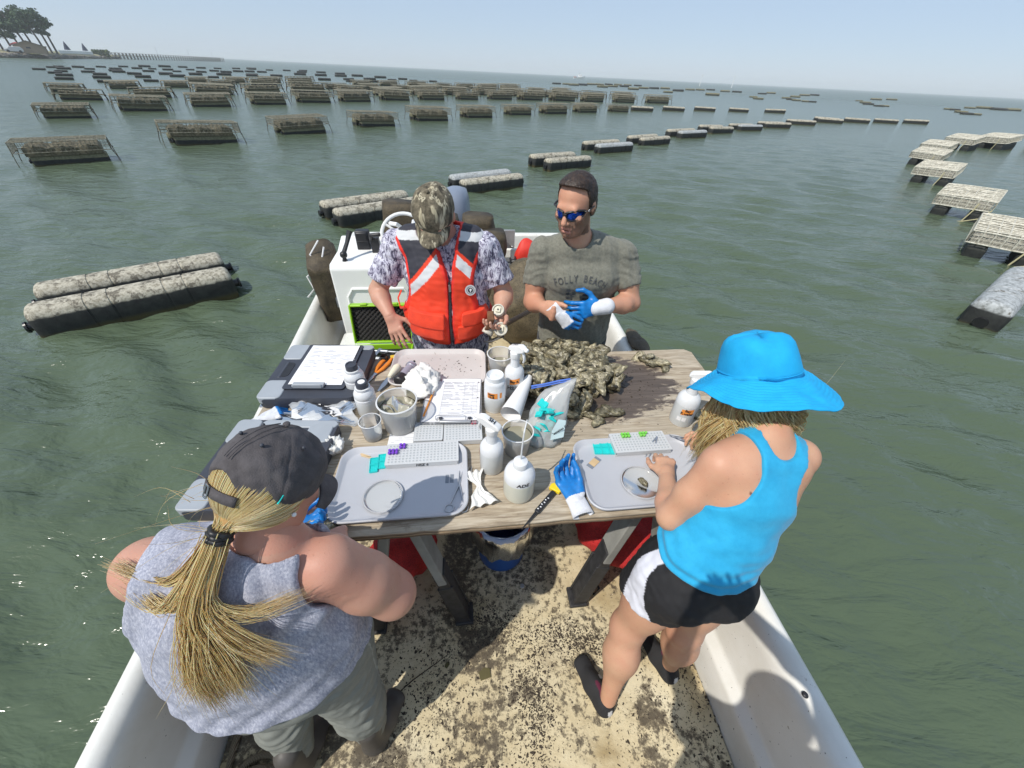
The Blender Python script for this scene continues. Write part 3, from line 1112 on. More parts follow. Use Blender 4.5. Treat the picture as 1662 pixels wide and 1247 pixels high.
# one wire-topped cage of each level of detail
CL, CW, CZ0, CZ1 = 2.18, 1.25, .33, .60
def cage_meshes(step, r, seed):
    mb = MB()
    wire_box(mb, -CL / 2, CL / 2, -CW / 2, CW / 2, CZ0, CZ1, step, r, sag=.02)
    wire = mb.mesh('wire_mesh', True)
    mb = MB()
    for x in (-CL / 2, CL / 2):
        for z in (CZ0, CZ1):
            mb.tube([(x, -CW / 2 - .01, z), (x, CW / 2 + .01, z)], r * 1.9, 6)
    for y in (-CW / 2, CW / 2):
        for z in (CZ0, CZ1):
            mb.tube([(-CL / 2, y, z), (CL / 2, y, z)], r * 1.9, 6)
    for y in (-.3, 0, .3):
        mb.tube([(-CL / 2, y, CZ1 + .006), (CL / 2, y, CZ1 + .006)], r * 1.6, 5)
    frame = mb.mesh('frame', True)
    bags = lumpy_slab(CL * .80, CW * .90, CZ0 - .10, CZ0 + .16, 26, 10, .07, seed, gap=3).mesh('mesh_bags', True, 70)
    legs = []
    for k, (sx, sy) in enumerate(((-1, -1), (1, -1), (1, 1), (-1, 1))):
        mb = MB()
        x, y = sx * CL / 2, sy * CW / 2 * .96
        mb.tube([(x, y, CZ1 - .05), (x + sx * .02, y, CZ0 - .04), (x + sx * (.04 + .03 * (k % 2)), y + .01, .12), (x + sx * (.05 + .05 * (k % 2)), y + .02, -.12)], r * 2.0, 5)
        mb.ball((x + sx * .03, y, CZ0 - .05), r * 4, 6, 4)
        legs.append(mb.mesh('leg', True))
    return wire, frame, bags, legs
LOD = [cage_meshes(.105, .0055, 1), cage_meshes(.16, .009, 2), cage_meshes(.26, .014, 3)]

ORD = ['first', 'second', 'third', 'fourth', 'fifth', 'sixth', 'seventh', 'eighth', 'ninth', 'tenth', 'eleventh', 'twelfth', 'thirteenth', 'fourteenth', 'fifteenth', 'sixteenth']

def wire_cage(x, y, yaw, s, lod, label, group):
    t = thing('oyster_cage', label, 'oyster cage', (x, y, WATER_Z), R_(yaw), group)
    t.scale = (s, s, s * (1.0 if lod < 2 else .84))
    w, f, b, lg = LOD[lod]
    j = hash01(x, y)
    use(w, 'wire_mesh', M_WIRE, t)
    use(f, 'frame', M_WIRE, t)
    use(b, 'mesh_bags', M_BAGBROWN, t)
    for k in range(4): use(lg[k], 'leg', M_ROPE_D if k else M_WIRE, t, suffix=str(k))
    for yy in (-.36, .36):
        use(ME_FLOAT, 'float', M_FL_OLIVE, t, (.06 if yy < 0 else -.06, yy, -.02))
    use(ME_KNOB[0], 'end_cap', M_KNOB, t, (.06, -.36, 0))
    t.rotation_euler.x = (hash01(y, x) - .5) * .07
    t.rotation_euler.y = (j - .5) * .06
    return t

def float_pair(x, y, yaw, s, mat, label, group, sep=.70, second=True, mat2=None, knobs=True, dz=0.0, cat='oyster cage'):
    """two floats held by the cage that hangs under them; (x, y) is the middle of the nearer float"""
    t = thing('floating_oyster_cage', label, cat, (x, y, WATER_Z + dz), R_(yaw), group)
    t.scale = (s, s, s)
    fl = [use(ME_FLOAT, 'float', mat, t)]
    if second: fl.append(use(ME_FLOAT, 'float', mat2 or mat, t, (.02, sep, 0)))
    if knobs:
        for q in fl:
            for k in ME_KNOB: use(k, 'end_cap', M_KNOB, q)
    t.rotation_euler.x = (hash01(x, yaw, y) - .5) * .06
    t.rotation_euler.y = (hash01(y, yaw, x) - .5) * .04
    return t

def build_farm():
    names = {'A': ('nearest wire cage row', 0), 'B': ('second wire cage row', 1), 'C': ('third wire cage row', 2),
             'D': ('fourth wire cage row', 2), 'E': ('farthest wire cage row', 2)}
    for k, (nm, lod) in names.items():
        for i, (x, y, yaw, s) in enumerate(FARM[k]):
            c, sn = math.cos(R_(yaw)), math.sin(R_(yaw))
            cx, cy = x - sn * .36 * s, y + c * .36 * s
            wire_cage(cx, cy, yaw + (hash01(x, y) - .5) * 5, s, lod if i > 1 or lod else 0,
                      'wire topped oyster cage, %s from the left in the %s' % (ORD[i], nm), 'wire topped oyster cages')
    for i, (x, y, yaw, s) in enumerate(FARM['S']):
        float_pair(x, y, yaw, s, M_FL_PALE, 'pale float, %s from the left continuing the nearest wire cage row' % ORD[i], 'pale topped floats past the wire cages', second=False, knobs=False)
    for i, (x, y, yaw, s) in enumerate(FARM['F']):
        float_pair(x, y, yaw, s, M_FL_PALE if i % 2 == 0 else M_FL_GREY, 'pair of crusted floats, %s along the curving row beyond the grey shirt' % ORD[i],
                   'float pairs in the curving row', mat2=M_FL_PALE, knobs=i < 3)
    for i, (x, y, yaw, s) in enumerate(FARM['G']):
        float_pair(x, y, yaw, s, M_FL_PALE, 'pale topped low float, %s from the right end of the curving row of floats' % ORD[4 - i], 'low floats ending the curving row', second=i < 2, knobs=False)
    for i, (x, y, yaw, s) in enumerate(FARM['X']):
        float_pair(x, y, yaw, s * .92, M_FL_DARK, 'dark low float among the many scattered far off below the shore', 'dark far floats', second=hash01(x, 3) > .5, knobs=False)
    for i, (x, y, yaw, s) in enumerate(FARM['L']):
        dark = i > 45
        float_pair(x, y, yaw, s, M_FL_DARK if i % 3 == 0 else M_FL_OLIVE, 'brown low float in the broken far line of floats under the horizon', 'far line of floats', second=True, knobs=False)
    # three near pairs
    float_pair(-4.19, 3.83, 41.5, 1.0, M_FL_PALE, 'pair of large crusted black floats alone on the water at the left', 'near float pairs', sep=.62)
    float_pair(-2.62, 7.62, 44, 1.0, M_FL_PALE, 'pair of crusted black floats partly behind the mesh bags on the boat', 'near float pairs', sep=.66)
    float_pair(-.73, 10.43, 36, .97, M_FL_PALE, 'pair of crusted floats just behind the camouflage cap', 'near float pairs', sep=.60, mat2=M_FL_GREY)
    h = float_pair(6.63, 5.02, 37, 1.18, M_FL_GREY, 'grey topped black float lying end on at the right edge', 'near float pairs', sep=-.78)
    # underwater weed line round the closest pair: dark submerged cage just under the surface
    # pale mesh trays at the right
    mb = MB()
    wire_box(mb, -.95, .95, -.62, .62, .30, .50, .17, .012, sag=.025, bottom=False)
    wire_box(mb, -.93, .93, -.60, .60, .31, .49, .055, .0035, sag=.02, bottom=False)
    tray_w = mb.mesh('wire_mesh', True)
    tray_b = lumpy_slab(1.78, 1.14, .29, .43, 16, 10, .05, 9, gap=5).mesh('mesh_bags', True, 70)
    mb = MB()
    mb.tube([(-.95, -.3, .44), (-1.0, -.28, .30), (-1.02, -.2, .06), (-1.06, -.12, -.15)], .016, 6)
    rope1 = mb.mesh('rope', True)
    mb = MB()
    mb.tube([(-.95, -.62, .34), (-1.06, -.5, .16), (-1.1, -.2, .05), (-1.0, .12, .0), (-1.0, .2, -.15)], .013, 6)
    rope2 = mb.mesh('rope', True)
    m_grey = m_wire('weathered_tray_bags', (0.15, 0.14, 0.115), (0.44, 0.42, 0.35))
    pl = [(8.75, 7.25, 45, 1.12), (10.6, 10.2, 42, 1.12), (13.35, 14.35, 40, 1.12), (16.3, 18.3, 38, 1.1), (19.2, 21.4, 36, 1.15), (23.2, 24.6, 30, 1.3), (26.2, 25.8, 22, 1.4), (30.4, 27.2, 22, 1.3)]
    for i, (x, y, yaw, s) in enumerate(pl):
        t = thing('oyster_cage', 'pale wire mesh cage standing clear of the water, %s up the right edge' % ORD[i], 'oyster cage', (x, y, WATER_Z), R_(yaw), 'pale mesh cages at the right')
        t.scale = (.50 * s, .74 * s, .9 * s)
        t.rotation_euler.y = R_(-7)
        t.rotation_euler.x = R_(-2 + 3 * hash01(i, 2))
        use(tray_w, 'wire_mesh', M_WIRE_PALE, t)
        use(tray_b, 'mesh_bags', m_grey, t)
        use(rope1, 'rope', M_ROPE_P, t)
        if i < 2: use(rope2, 'rope', M_ROPE_P, t)
        for yy in (-.38, .38):
            f = use(ME_FLOAT, 'float', M_FL_DARK, t, (0, yy, -.02))
build_farm()

# ------------------------------------------------------------------ the far shore
def m_land():
    m = NT('sandy_bank')
    m.color(m.ramp(m.noise(.09, 5), [(0.35, (0.34, 0.30, 0.20)), (0.6, (0.22, 0.23, 0.10))]))
    m.set(rough=0.95)
    return m.m
M_LEAF = None
def m_leaf(name, lo, hi):
    m = NT(name)
    oi = m.n('ShaderNodeNewGeometry')
    m.color(m.ramp(oi.outputs['Random Per Island'], [(0.0, lo), (1.0, hi)]))
    m.set(rough=0.8)
    return m.m

BR = {0: (-.7299, .6836), 20: (-.7217, .6922), 40: (-.7133, .7008), 60: (-.7046, .7096), 80: (-.6955, .7185), 100: (-.6861, .7275), 120: (-.6763, .7366), 140: (-.6661, .7458),
      160: (-.6556, .7551), 180: (-.6446, .7645), 200: (-.6333, .7739), 240: (-.6093, .7929), 280: (-.5835, .8121), 320: (-.5558, .8313), 360: (-.5262, .8504), -40: (-.7452, .6668), -80: (-.759, .651)}
def bear(b, dist, z=0.0):
    ks = sorted(BR)
    for k0, k1 in zip(ks, ks[1:]):
        if k0 <= b <= k1: break
    t = (b - k0) / (k1 - k0)
    x = BR[k0][0] * (1 - t) + BR[k1][0] * t
    y = BR[k0][1] * (1 - t) + BR[k1][1] * t
    return Vector((x * dist, y * dist, z))

def build_shore():
    # bank: front edge at the waterline, rising to about two metres, running back
    st = [(-400, 150), (-200, 170), (-80, 186), (-40, 192), (0, 196), (30, 200), (60, 206), (90, 216), (120, 235), (150, 262), (180, 285), (190, 292)]
    def pos(b, d, z):
        if b < -80:
            a = math.atan2(-.759, .651) + (b + 80) * .0022
            return Vector((math.sin(a) * d, math.cos(a) * d, z))
        return bear(b, d, z)
    rings = []
    for b, d in st:
        e = 1.0 if b < 170 else .5
        rings.append([pos(b, d - 1, -.8), pos(b, d, -.15), pos(b, d + 3, .7 * e), pos(b, d + 9, 1.2 * e), pos(b, d + 70, 1.4 * e), pos(b, d + 260, 1.0 * e)])
    mb = MB()
    mb.loft([r for r in rings], closed=False, caps=False)
    o = mb.build('shore_bank', m_land(), None, angle=80)
    tag(o, 'low sandy bank along the far left shore', None, None, 'structure')
    # rip-rap: dark stones along the foot
    mb = MB()
    rr = random.Random(5)
    for i in range(900):
        b = rr.uniform(-75, 188)
        d = np.interp(b, [q[0] for q in st], [q[1] for q in st])
        p = pos(b, d + rr.uniform(-1.2, 2.2), rr.uniform(-.2, .55))
        s = rr.uniform(.3, .8)
        mb.ball(p, (s, s * .8, s * .55), 6, 4, Matrix.Rotation(rr.uniform(0, 6), 3, 'Z'))
    o = mb.build('riprap_stones', plain('dark_riprap', (0.16, 0.145, 0.125), .9, .4, 1.2), None, smooth=False)
    tag(o, 'dark stones heaped along the foot of the far bank', None, None, 'stuff')
    # pines
    leafm = m_leaf('pine_needles', (0.030, 0.062, 0.028), (0.085, 0.140, 0.060))
    bark = plain('pine_bark', (0.09, 0.07, 0.055), .95, .3, 3)
    trees = [(-34, 212, 9.0, -1.5, 3.8, 'leftmost dense crowned'), (-16, 207, 7.6, -1.0, 3.4, 'low broad'), (3, 224, 8.6, -.8, 3.4, 'dark round headed'), (18, 212, 6.6, -.3, 3.2, 'short bushy'), (34, 216, 8.0, -1.2, 2.8, 'slim leaning'), (46, 214, 9.8, -1.6, 3.0, 'tall flat crowned'), (57, 222, 10.8, -1.7, 3.0, 'tallest leaning'),
             (72, 216, 9.6, -1.4, 2.9, 'thick trunked leaning'), (82, 219, 10.2, -.8, 2.4, 'tall thin'), (90, 221, 9.6, -.4, 2.0, 'rightmost bare stemmed')]
    for i, (b, d, h, lean, cr, word) in enumerate(trees):
        p = pos(b, d, .9)
        t = thing('pine_tree', '%s pine at the far left shore' % word, 'tree', p, 0, 'pines on the far shore')
        side = Vector((p.y, -p.x, 0)).normalized()
        rr = random.Random(40 + i)
        top = side * lean + Vector((0, 0, h))
        mb = MB()
        mb.tube([(0, 0, -.6), side * lean * .2 + Vector((0, 0, h * .35)), side * lean * .55 + Vector((0, 0, h * .7)), top * .97], [.30, .24, .18, .07], 7)
        cl = []
        for k in range(rr.randint(10, 14)):
            fz = rr.uniform(.50, 1.0)
            a = rr.uniform(0, 6.28)
            wdt = cr * (.45 + .7 * math.sin(math.pi * min(1, (fz - .42) * 1.5)))
            c = side * lean * fz + Vector((0, 0, h * fz)) + Vector((math.cos(a), math.sin(a), 0)) * wdt * rr.uniform(.3, .85)
            cl.append((c, cr * rr.uniform(.28, .45)))
            mb.tube([side * lean * (fz - .08) + Vector((0, 0, h * (fz - .08))), c], [.07, .03], 5)
        mb.build('trunk', bark, t)
        mb = MB()
        for c, r in cl:
            for q in range(150):
                u = Vector((rr.gauss(0, 1), rr.gauss(0, 1), rr.gauss(0, .45))) * r * .62
                s = rr.uniform(.18, .42)
                a1 = Vector((rr.gauss(0, 1), rr.gauss(0, 1), rr.gauss(0, .5))).normalized()
                a2 = a1.cross(Vector((rr.gauss(0, 1), rr.gauss(0, 1), rr.gauss(0, 1)))).normalized()
                o = c + u
                mb.add([o - a1 * s, o + a2 * s * .6, o + a1 * s, o - a2 * s * .6], [(0, 1, 2, 3)])
        mb.build('crown', leafm, t, smooth=False)
    # cottage
    p = pos(48, 204, .9)
    ang = math.atan2(p.y, p.x) + math.pi / 2
    h = thing('cottage', 'small tan cottage with a grey gable roof under the far pines', 'house', p, ang)
    mb = MB()
    mb.prism([(-3.2, 0), (3.2, 0), (3.2, 1.7), (0, 2.7), (-3.2, 1.7)], -2.5, 2.5, Matrix.Rotation(R_(90), 4, 'X'))
    mb.build('wall', plain('tan_siding', (0.36, 0.27, 0.19), .9, .1, 1), h, smooth=False)
    mb = MB()
    for sgn in (-1, 1):
        mb.add([(sgn * 3.7, -2.9, 1.62), (sgn * 3.7, 2.9, 1.62), (0, 2.9, 2.86), (0, -2.9, 2.86), (sgn * 3.7, -2.9, 1.50), (sgn * 3.7, 2.9, 1.50), (0, 2.9, 2.74), (0, -2.9, 2.74)],
               [(0, 1, 2, 3), (4, 7, 6, 5), (0, 4, 5, 1), (1, 5, 6, 2), (3, 7, 4, 0)])
    mb.build('roof', plain('grey_shingle_roof', (0.27, 0.23, 0.20), .9, .15, 2), h, smooth=False)
    mb = MB(); mb.box((.2, 2.52, 1.25), (.9, .06, .35)); mb.box((.2, -2.52, 1.25), (.9, .06, .35))
    mb.build('window', plain('dark_window', (0.06, 0.06, 0.07), .2), h)
    p = pos(66, 206, .9)
    h2 = thing('shed', 'small grey shed right of the far cottage', 'shed', p, ang)
    mb = MB(); mb.box((0, 0, .8), (2.6, 2.4, 1.6)); mb.build('wall', MATS['tan_siding'], h2, smooth=False)
    mb = MB(); mb.box((0, 0, 1.68), (3.0, 2.8, .14)); mb.build('roof', MATS['grey_shingle_roof'], h2, smooth=False)
    p = pos(20, 199, .9)
    v = thing('parked_car', 'small white and red vehicle parked left of the far cottage', 'vehicle', p, ang)
    mb = MB()
    mb.prism([(-1.9, .3), (1.9, .3), (1.9, .8), (1.2, .9), (.7, 1.35), (-1.5, 1.35), (-1.9, .85)], -.8, .8, Matrix.Rotation(R_(90), 4, 'X'))
    mb.build('body', plain('white_car_paint', (0.7, .68, .66), .4), v, bevel=.06)
    mb = MB()
    for xx in (-1.2, 1.2): mb.tube([(xx, -.82, .32), (xx, .82, .32)], .32, 12)
    mb.build('wheel', M_BLACK, v)
    p = pos(29, 205, .9)
    v = thing('beach_umbrella', 'red canopy left of the far cottage', 'canopy', p, ang)
    mb = MB(); mb.lathe([(1.6, 1.7), (.9, 2.1), (.05, 2.35)], 8); mb.build('canopy', plain('red_canvas', (.5, .08, .07), .8), v)
    mb = MB(); mb.tube([(0, 0, 0), (0, 0, 2.3)], .04, 6); mb.build('pole', M_ALU, v)
    # white fence / tent strip and dark folded sunshades
    w = thing('white_fence', 'long low white fence on the far bank right of the pines', 'fence', pos(120, 246, .6), 0)
    mb = MB()
    mb.beam(pos(94, 226, 0) - pos(120, 246, 0) + Vector((0, 0, .75)), pos(149, 268, 0) - pos(120, 246, 0) + Vector((0, 0, .75)), .08, 1.1)
    mb.build('panel', plain('white_boards', (.75, .75, .73), .6), w, smooth=False)
    for b, dd, word in ((110, 239, 'left'), (139, 260, 'right')):
        t = thing('sunshade', 'dark blue folded sunshade, %s one of two above the white fence' % word, 'sunshade', pos(b, dd, .9), 0, 'dark sunshades on the bank')
        mb = MB()
        mb.lathe([(.9, 1.2), (.5, 2.4), (.04, 3.5)], 7); mb.build('cloth', plain('navy_canvas', (.02, .03, .07), .8), t)
        mb = MB(); mb.tube([(0, 0, -.5), (0, 0, 1.3)], .05, 6); mb.build('pole', M_ALU, t)
    # hedge
    t = thing('hedge', 'rounded green hedge where the pier leaves the far bank', 'hedge', pos(162, 276, .5), 0)
    rr = random.Random(77)
    mb = MB()
    for k in range(900):
        q = pos(162 + rr.uniform(-12, 13), 276, 0) - pos(162, 276, 0) + Vector((rr.gauss(0, .4), rr.gauss(0, .4), rr.uniform(0, 2.2) * (1 - .15 * rr.random())))
        s = rr.uniform(.2, .42)
        a1 = Vector((rr.gauss(0, 1), rr.gauss(0, 1), rr.gauss(0, 1))).normalized()
        a2 = a1.cross(Vector((rr.gauss(0, 1), rr.gauss(0, 1), rr.gauss(0, 1)))).normalized()
        mb.add([q - a1 * s, q + a2 * s, q + a1 * s, q - a2 * s], [(0, 1, 2, 3)])
    mb.build('foliage', m_leaf('hedge_leaves', (.07, .10, .03), (.13, .16, .05)), t, smooth=False)
    # pier
    A, B = pos(176, 286, 0), bear(360, 420, 0)
    t = thing('pier', 'long low wooden pier on pilings reaching out from the far bank', 'pier', A, 0)
    wood = plain('weathered_pier_wood', (.32, .27, .21), .9, .2, .8)
    d = (B - A); L = d.length; d.normalize(); sx = Vector((d.y, -d.x, 0))
    mb = MB(); mb.beam(Vector((0, 0, 1.05)), d * L + Vector((0, 0, 1.05)), 2.2, .22); mb.build('walkway', wood, t, smooth=False)
    me_p = None
    npile = 46
    for k in range(npile):
        for sg in (-1, 1):
            if me_p is None:
                mb = MB(); mb.tube([(0, 0, -1.2), (0, 0, 1.9)], .17, 6); me_p = mb.mesh('piling', True)
                me_p.materials.append(plain('dark_piling', (.10, .085, .07), .95))
            o = bpy.data.objects.new('piling', me_p); COL.objects.link(o); o.parent = t
            o.location = d * (L * (k + .5) / npile) + sx * sg * 1.25
    mb = MB()
    for sg in (-1, 1): mb.beam(Vector((0, 0, 2.0)) + sx * sg * 1.15, d * L + Vector((0, 0, 2.0)) + sx * sg * 1.15, .1, .12)
    mb.build('handrail', wood, t, smooth=False)
    for k in (0.30, .58, .85):
        mb = MB(); mb.tube([d * L * k + sx * 1.2 + Vector((0, 0, 1)), d * L * k + sx * 1.2 + Vector((0, 0, 5.2))], .06, 5); mb.build('lamp_pole', M_ALU, t)
    # work boat and channel markers
    p = Vector((.1039, .9946, 0)) * 430
    t = thing('motor_boat', 'small white motor boat far off near the horizon', 'boat', (p.x, p.y, WATER_Z), R_(8))
    mb = MB()
    rings = []
    for x, w, z0, z1 in ((-4.6, 1.2, -.3, 1.1), (-2, 1.5, -.4, 1.15), (2, 1.4, -.4, 1.5), (4.2, .6, -.2, 2.0), (5.2, .05, .6, 2.2)):
        rings.append([(x, -w, z1), (x, -w * .6, z0), (x, w * .6, z0), (x, w, z1)])
    mb.loft(rings); mb.build('hull', M_WHITE, t)
    mb = MB(); mb.prism([(-.8, 1.1), (2.6, 1.5), (1.8, 3.1), (-.6, 3.0)], -1.0, 1.0, Matrix.Rotation(R_(90), 4, 'X')); mb.build('cabin', M_WHITE, t, bevel=.1)
    mb = MB(); mb.tube([(.4, 0, 3.0), (.2, 0, 5.6)], .06, 5); mb.box((-.2, 0, 3.6), (1.2, 1.5, .12)); mb.build('mast', M_ALU, t)
    mb = MB(); mb.box((-3.4, 0, 1.25), (2.0, 1.8, .4)); mb.build('deck_gear', plain('red_gear', (.45, .10, .07), .7), t)
    for (bx_, by_), dist, word in (((.3305, .9438), 330, 'left'), ((.3833, .9236), 330, 'right')):
        t = thing('channel_marker', 'thin white channel marker pole, %s one of two on the far water' % word, 'marker', (bx_ * dist, by_ * dist, WATER_Z), 0, 'white marker poles')
        mb = MB(); mb.tube([(0, 0, -1), (.3, 0, 5.6)], [.20, .12], 8); mb.build('pole', M_WHITE, t)
        mb = MB(); mb.tube([(.28, 0, 5.2), (.31, 0, 5.9)], .24, 8); mb.build('top_mark', M_WHITE, t)
build_shore()
# ------------------------------------------------------------------ work table
TZ = 0.92
TC = Vector((.0008, 1.1555, TZ))
def frosted(name, tint, clear=.25, rough=.35, trl=.4):
    """milky translucent plastic"""
    if name in MATS: return MATS[name]
    m = NT(name)
    m.t.nodes.remove(m.b)
    n = m.noise(6, 3)
    col = m.ramp(n, [(0.2, tuple(v * .94 for v in tint)), (0.8, tint)])
    d = m.n('ShaderNodeBsdfDiffuse'); t = m.n('ShaderNodeBsdfTranslucent'); tr = m.n('ShaderNodeBsdfTransparent'); g = m.n('ShaderNodeBsdfGlossy')
    m.link(col, d.inputs[0]); m.link(col, t.inputs[0])
    tr.inputs[0].default_value = (.97, .98, .98, 1)
    g.inputs['Roughness'].default_value = rough
    a = m.n('ShaderNodeMixShader'); a.inputs[0].default_value = trl; m.link(d.outputs[0], a.inputs[1]); m.link(t.outputs[0], a.inputs[2])
    b = m.n('ShaderNodeMixShader'); b.inputs[0].default_value = clear; m.link(a.outputs[0], b.inputs[1]); m.link(tr.outputs[0], b.inputs[2])
    fr = m.n('ShaderNodeFresnel'); fr.inputs[0].default_value = 1.4
    c = m.n('ShaderNodeMixShader'); m.link(fr.outputs[0], c.inputs[0]); m.link(b.outputs[0], c.inputs[1]); m.link(g.outputs[0], c.inputs[2])
    m.link(c.outputs[0], m.out.inputs[0])
    MATS[name] = m.m
    return m.m
M_HDPE = frosted('milky_plastic', (.94, .96, .97), .15, .3, .2)
M_HDPE_THICK = frosted('milky_bottle', (.94, .96, .975), .06, .3, .18)
M_CLEAR = frosted('clear_plastic', (.96, .97, .97), .66, .15, .2)
M_BAG = frosted('clear_bag_film', (.96, .98, .99), .55, .12, .3)
M_LIQ = frosted('clear_liquid', (.83, .86, .86), .0, .3, .25)
M_LIQ_Y = frosted('yellowish_liquid', (.84, .84, .72), .0, .3, .25)
M_LIQ_M = frosted('murky_bay_water', (.42, .39, .28), .05, .15, .2)
M_PAPER = plain('paper', (.80, .80, .80), .7, .03, 5)
M_INK = plain('black_ink', (.015, .015, .02), .6)
M_PRINT = plain('grey_print', (.56, .57, .60), .7)
M_TISSUE = plain('white_tissue', (.76, .75, .71), .9, .06, 20, .3, 90)
M_ORANGE_TAPE = plain('orange_tape', (.85, .30, .05), .6, .12, 30)
M_CAPGREY = plain('grey_plastic', (.34, .37, .40), .45, .06, 10)
M_CHAR = plain('charcoal_plastic', (.045, .05, .065), .5, .15, 12, .15, 150)
M_TEAL = plain('teal_plastic', (.02, .60, .58), .35, .08, 12)
M_GLOVEBLUE = plain('blue_nitrile', (.006, .17, .50), .38, .25, 30, .4, 140)
M_GLOVECUFF = plain('white_knit', (.68, .69, .72), .9, .1, 40, .5, 220, .003)

def m_ply():
    m = NT('weathered_plywood')
    co = m.co('Object')
    mp = m.n('ShaderNodeMapping'); mp.inputs['Scale'].default_value = (1.0, 9.0, 9.0); m.link(co, mp.inputs[0])
    g1 = m.noise(5.0, 7, .65, mp.outputs[0], 1.2)
    mp2 = m.n('ShaderNodeMapping'); mp2.inputs['Scale'].default_value = (1.0, 22.0, 22.0); m.link(co, mp2.inputs[0])
    g2 = m.noise(6.0, 4, .6, mp2.outputs[0], .4)
    c = m.ramp(g1, [(.28, (.20, .155, .105)), (.46, (.38, .31, .22)), (.60, (.50, .43, .325)), (.78, (.56, .50, .40))])
    c = m.mix(m.ramp(g2, [(.50, 0.0), (.70, .60)]), c, (.15, .11, .075))
    c = m.mix(m.ramp(m.noise(2.2, 5, .6), [(.45, 0.0), (.75, .5)]), c, (.40, .365, .30))
    # grey bleached and grimy patches
    c = m.mix(m.ramp(m.noise(7, 6, .75), [(.60, 0.0), (.70, .55)]), c, (.12, .095, .065))
    # wet, silt covered area round the oysters
    sep = m.n('ShaderNodeSeparateXYZ'); m.link(co, sep.inputs[0])
    dx = m.math('MULTIPLY', m.math('SUBTRACT', sep.outputs[0], .410), 1.85)
    dy = m.math('MULTIPLY', m.math('SUBTRACT', sep.outputs[1], .205), 3.1)
    r = m.math('SQRT', m.math('ADD', m.math('MULTIPLY', dx, dx), m.math('MULTIPLY', dy, dy)))
    mp3 = m.n('ShaderNodeMapping'); mp3.inputs['Scale'].default_value = (1.0, 3.0, 3.0); m.link(co, mp3.inputs[0])
    e = m.noise(9, 6, .72, mp3.outputs[0], .5)
    r2 = m.math('ADD', r, m.math('MULTIPLY', m.math('SUBTRACT', e, .5), 1.0))
    wet = m.ramp(r2, [(.70, 1.0), (.78, 0.0)])
    wc = m.ramp(g1, [(.3, (.050, .036, .030)), (.7, (.105, .078, .064))])
    c = m.mix(m.math('MULTIPLY', wet, .92), c, wc)
    m.color(c)
    m.link(m.math('SUBTRACT', .82, m.math('MULTIPLY', wet, .32)), m.b.inputs['Roughness'])
    h = m.math('ADD', m.math('MULTIPLY', g1, .5), m.math('MULTIPLY', g2, .9))
    m.bump(h, .55, .004)
    return m.m
M_PLY = m_ply()

def build_table():
    t = thing('plywood_tabletop', 'weathered plywood sheet laid across two sawhorses as a work table', 'tabletop', TC, BYAW)
    out = []
    w, d = 2.055, .95
    # slightly ragged outline with a chipped rear right corner
    n = 40
    for k in range(n): out.append((-w / 2 + (w - .055) * k / n, -d / 2 + .004 * (hash01(k, 1) - .5)))
    for k in range(14): out.append((w / 2 - .055 * (1 - k / 14) + .004 * (hash01(k, 2) - .5), -d / 2 + (d - .03) * k / 14))
    out.append((w / 2, d / 2 - .03)); out.append((w / 2 - .03, d / 2))
    for k in range(1, n): out.append((w / 2 - .03 - (w - .03) * k / n, d / 2 + .003 * (hash01(k, 3) - .5)))
    for k in range(14): out.append((-w / 2, d / 2 - d * k / 14))
    mb = MB(); mb.prism(out, -.006, 0.0); mb.build('top_ply', M_PLY, t, smooth=False)
    for z0, z1, c, nm in ((-.013, -.0062, (.17, .12, .075), 'ply_core'), (-.020, -.0132, (.30, .225, .145), 'ply_core'), (-.027, -.0202, (.13, .09, .055), 'ply_back')):
        mb = MB(); mb.prism([(x * (1 - .0012 * (1 if nm == 'ply_core' and z0 > -.015 else 0)), y + (.0016 if y < 0 and z0 > -.015 else 0)) for x, y in out], z0, z1)
        mb.build(nm, plain('ply_layer_%d' % int(-z0 * 1000), c, .9, .35, 14), t, smooth=False)
    # stained silt crumbs around the oysters are separate debris (below)
    for word, x0, s in (('left', -.40, 1), ('right', .545, -1)):
        # horse runs front to back
        h = thing('sawhorse', 'grey board sawhorse with black plastic feet under the %s part of the table' % word, 'sawhorse', (0, 0, 0), 0, 'sawhorses under the table')
        f = Vector((x0 + .02, .765 if s > 0 else .925, 0)); b = f + BYv * .74
        greyw = plain('grey_weathered_board', (.27, .27, .25), .85, .18, 9, .3, 60)
        mb = MB(); mb.beam(f + Vector((0, 0, .845)) - BYv * .03, b + Vector((0, 0, .845)) + BYv * .05, .04, .09); mb.build('beam', greyw, h, bevel=.003)
        for e in (f, b):
            for sd in (-1, 1):
                top = e + BX * sd * .03 + Vector((0, 0, .885)) - BYv * (.02 if e is f else -.02)
                bot = e + BX * sd * .20 + Vector((0, 0, .012)) - BYv * (.06 if e is f else -.06)
                mid = top.lerp(bot, .56)
                mb = MB(); mb.beam(top, mid, .088, .036, up=BX)
                lg = mb.build('leg', greyw, h, bevel=.004)
                mb = MB(); mb.beam(top.lerp(bot, .48), bot, .075, .05, up=BX)
                for q in (-1, 1): mb.beam(top.lerp(bot, .60) + BYv * q * .034, bot + BYv * q * .034, .012, .066, up=BX)
                mb.box(bot + Vector((0, 0, .012)), (.085, .095, .022), BYAW)
                mb.build('foot', plain('scuffed_black_plastic', (.03, .03, .032), .6, .5, 30, .5, 80), lg, bevel=.004)
build_table()

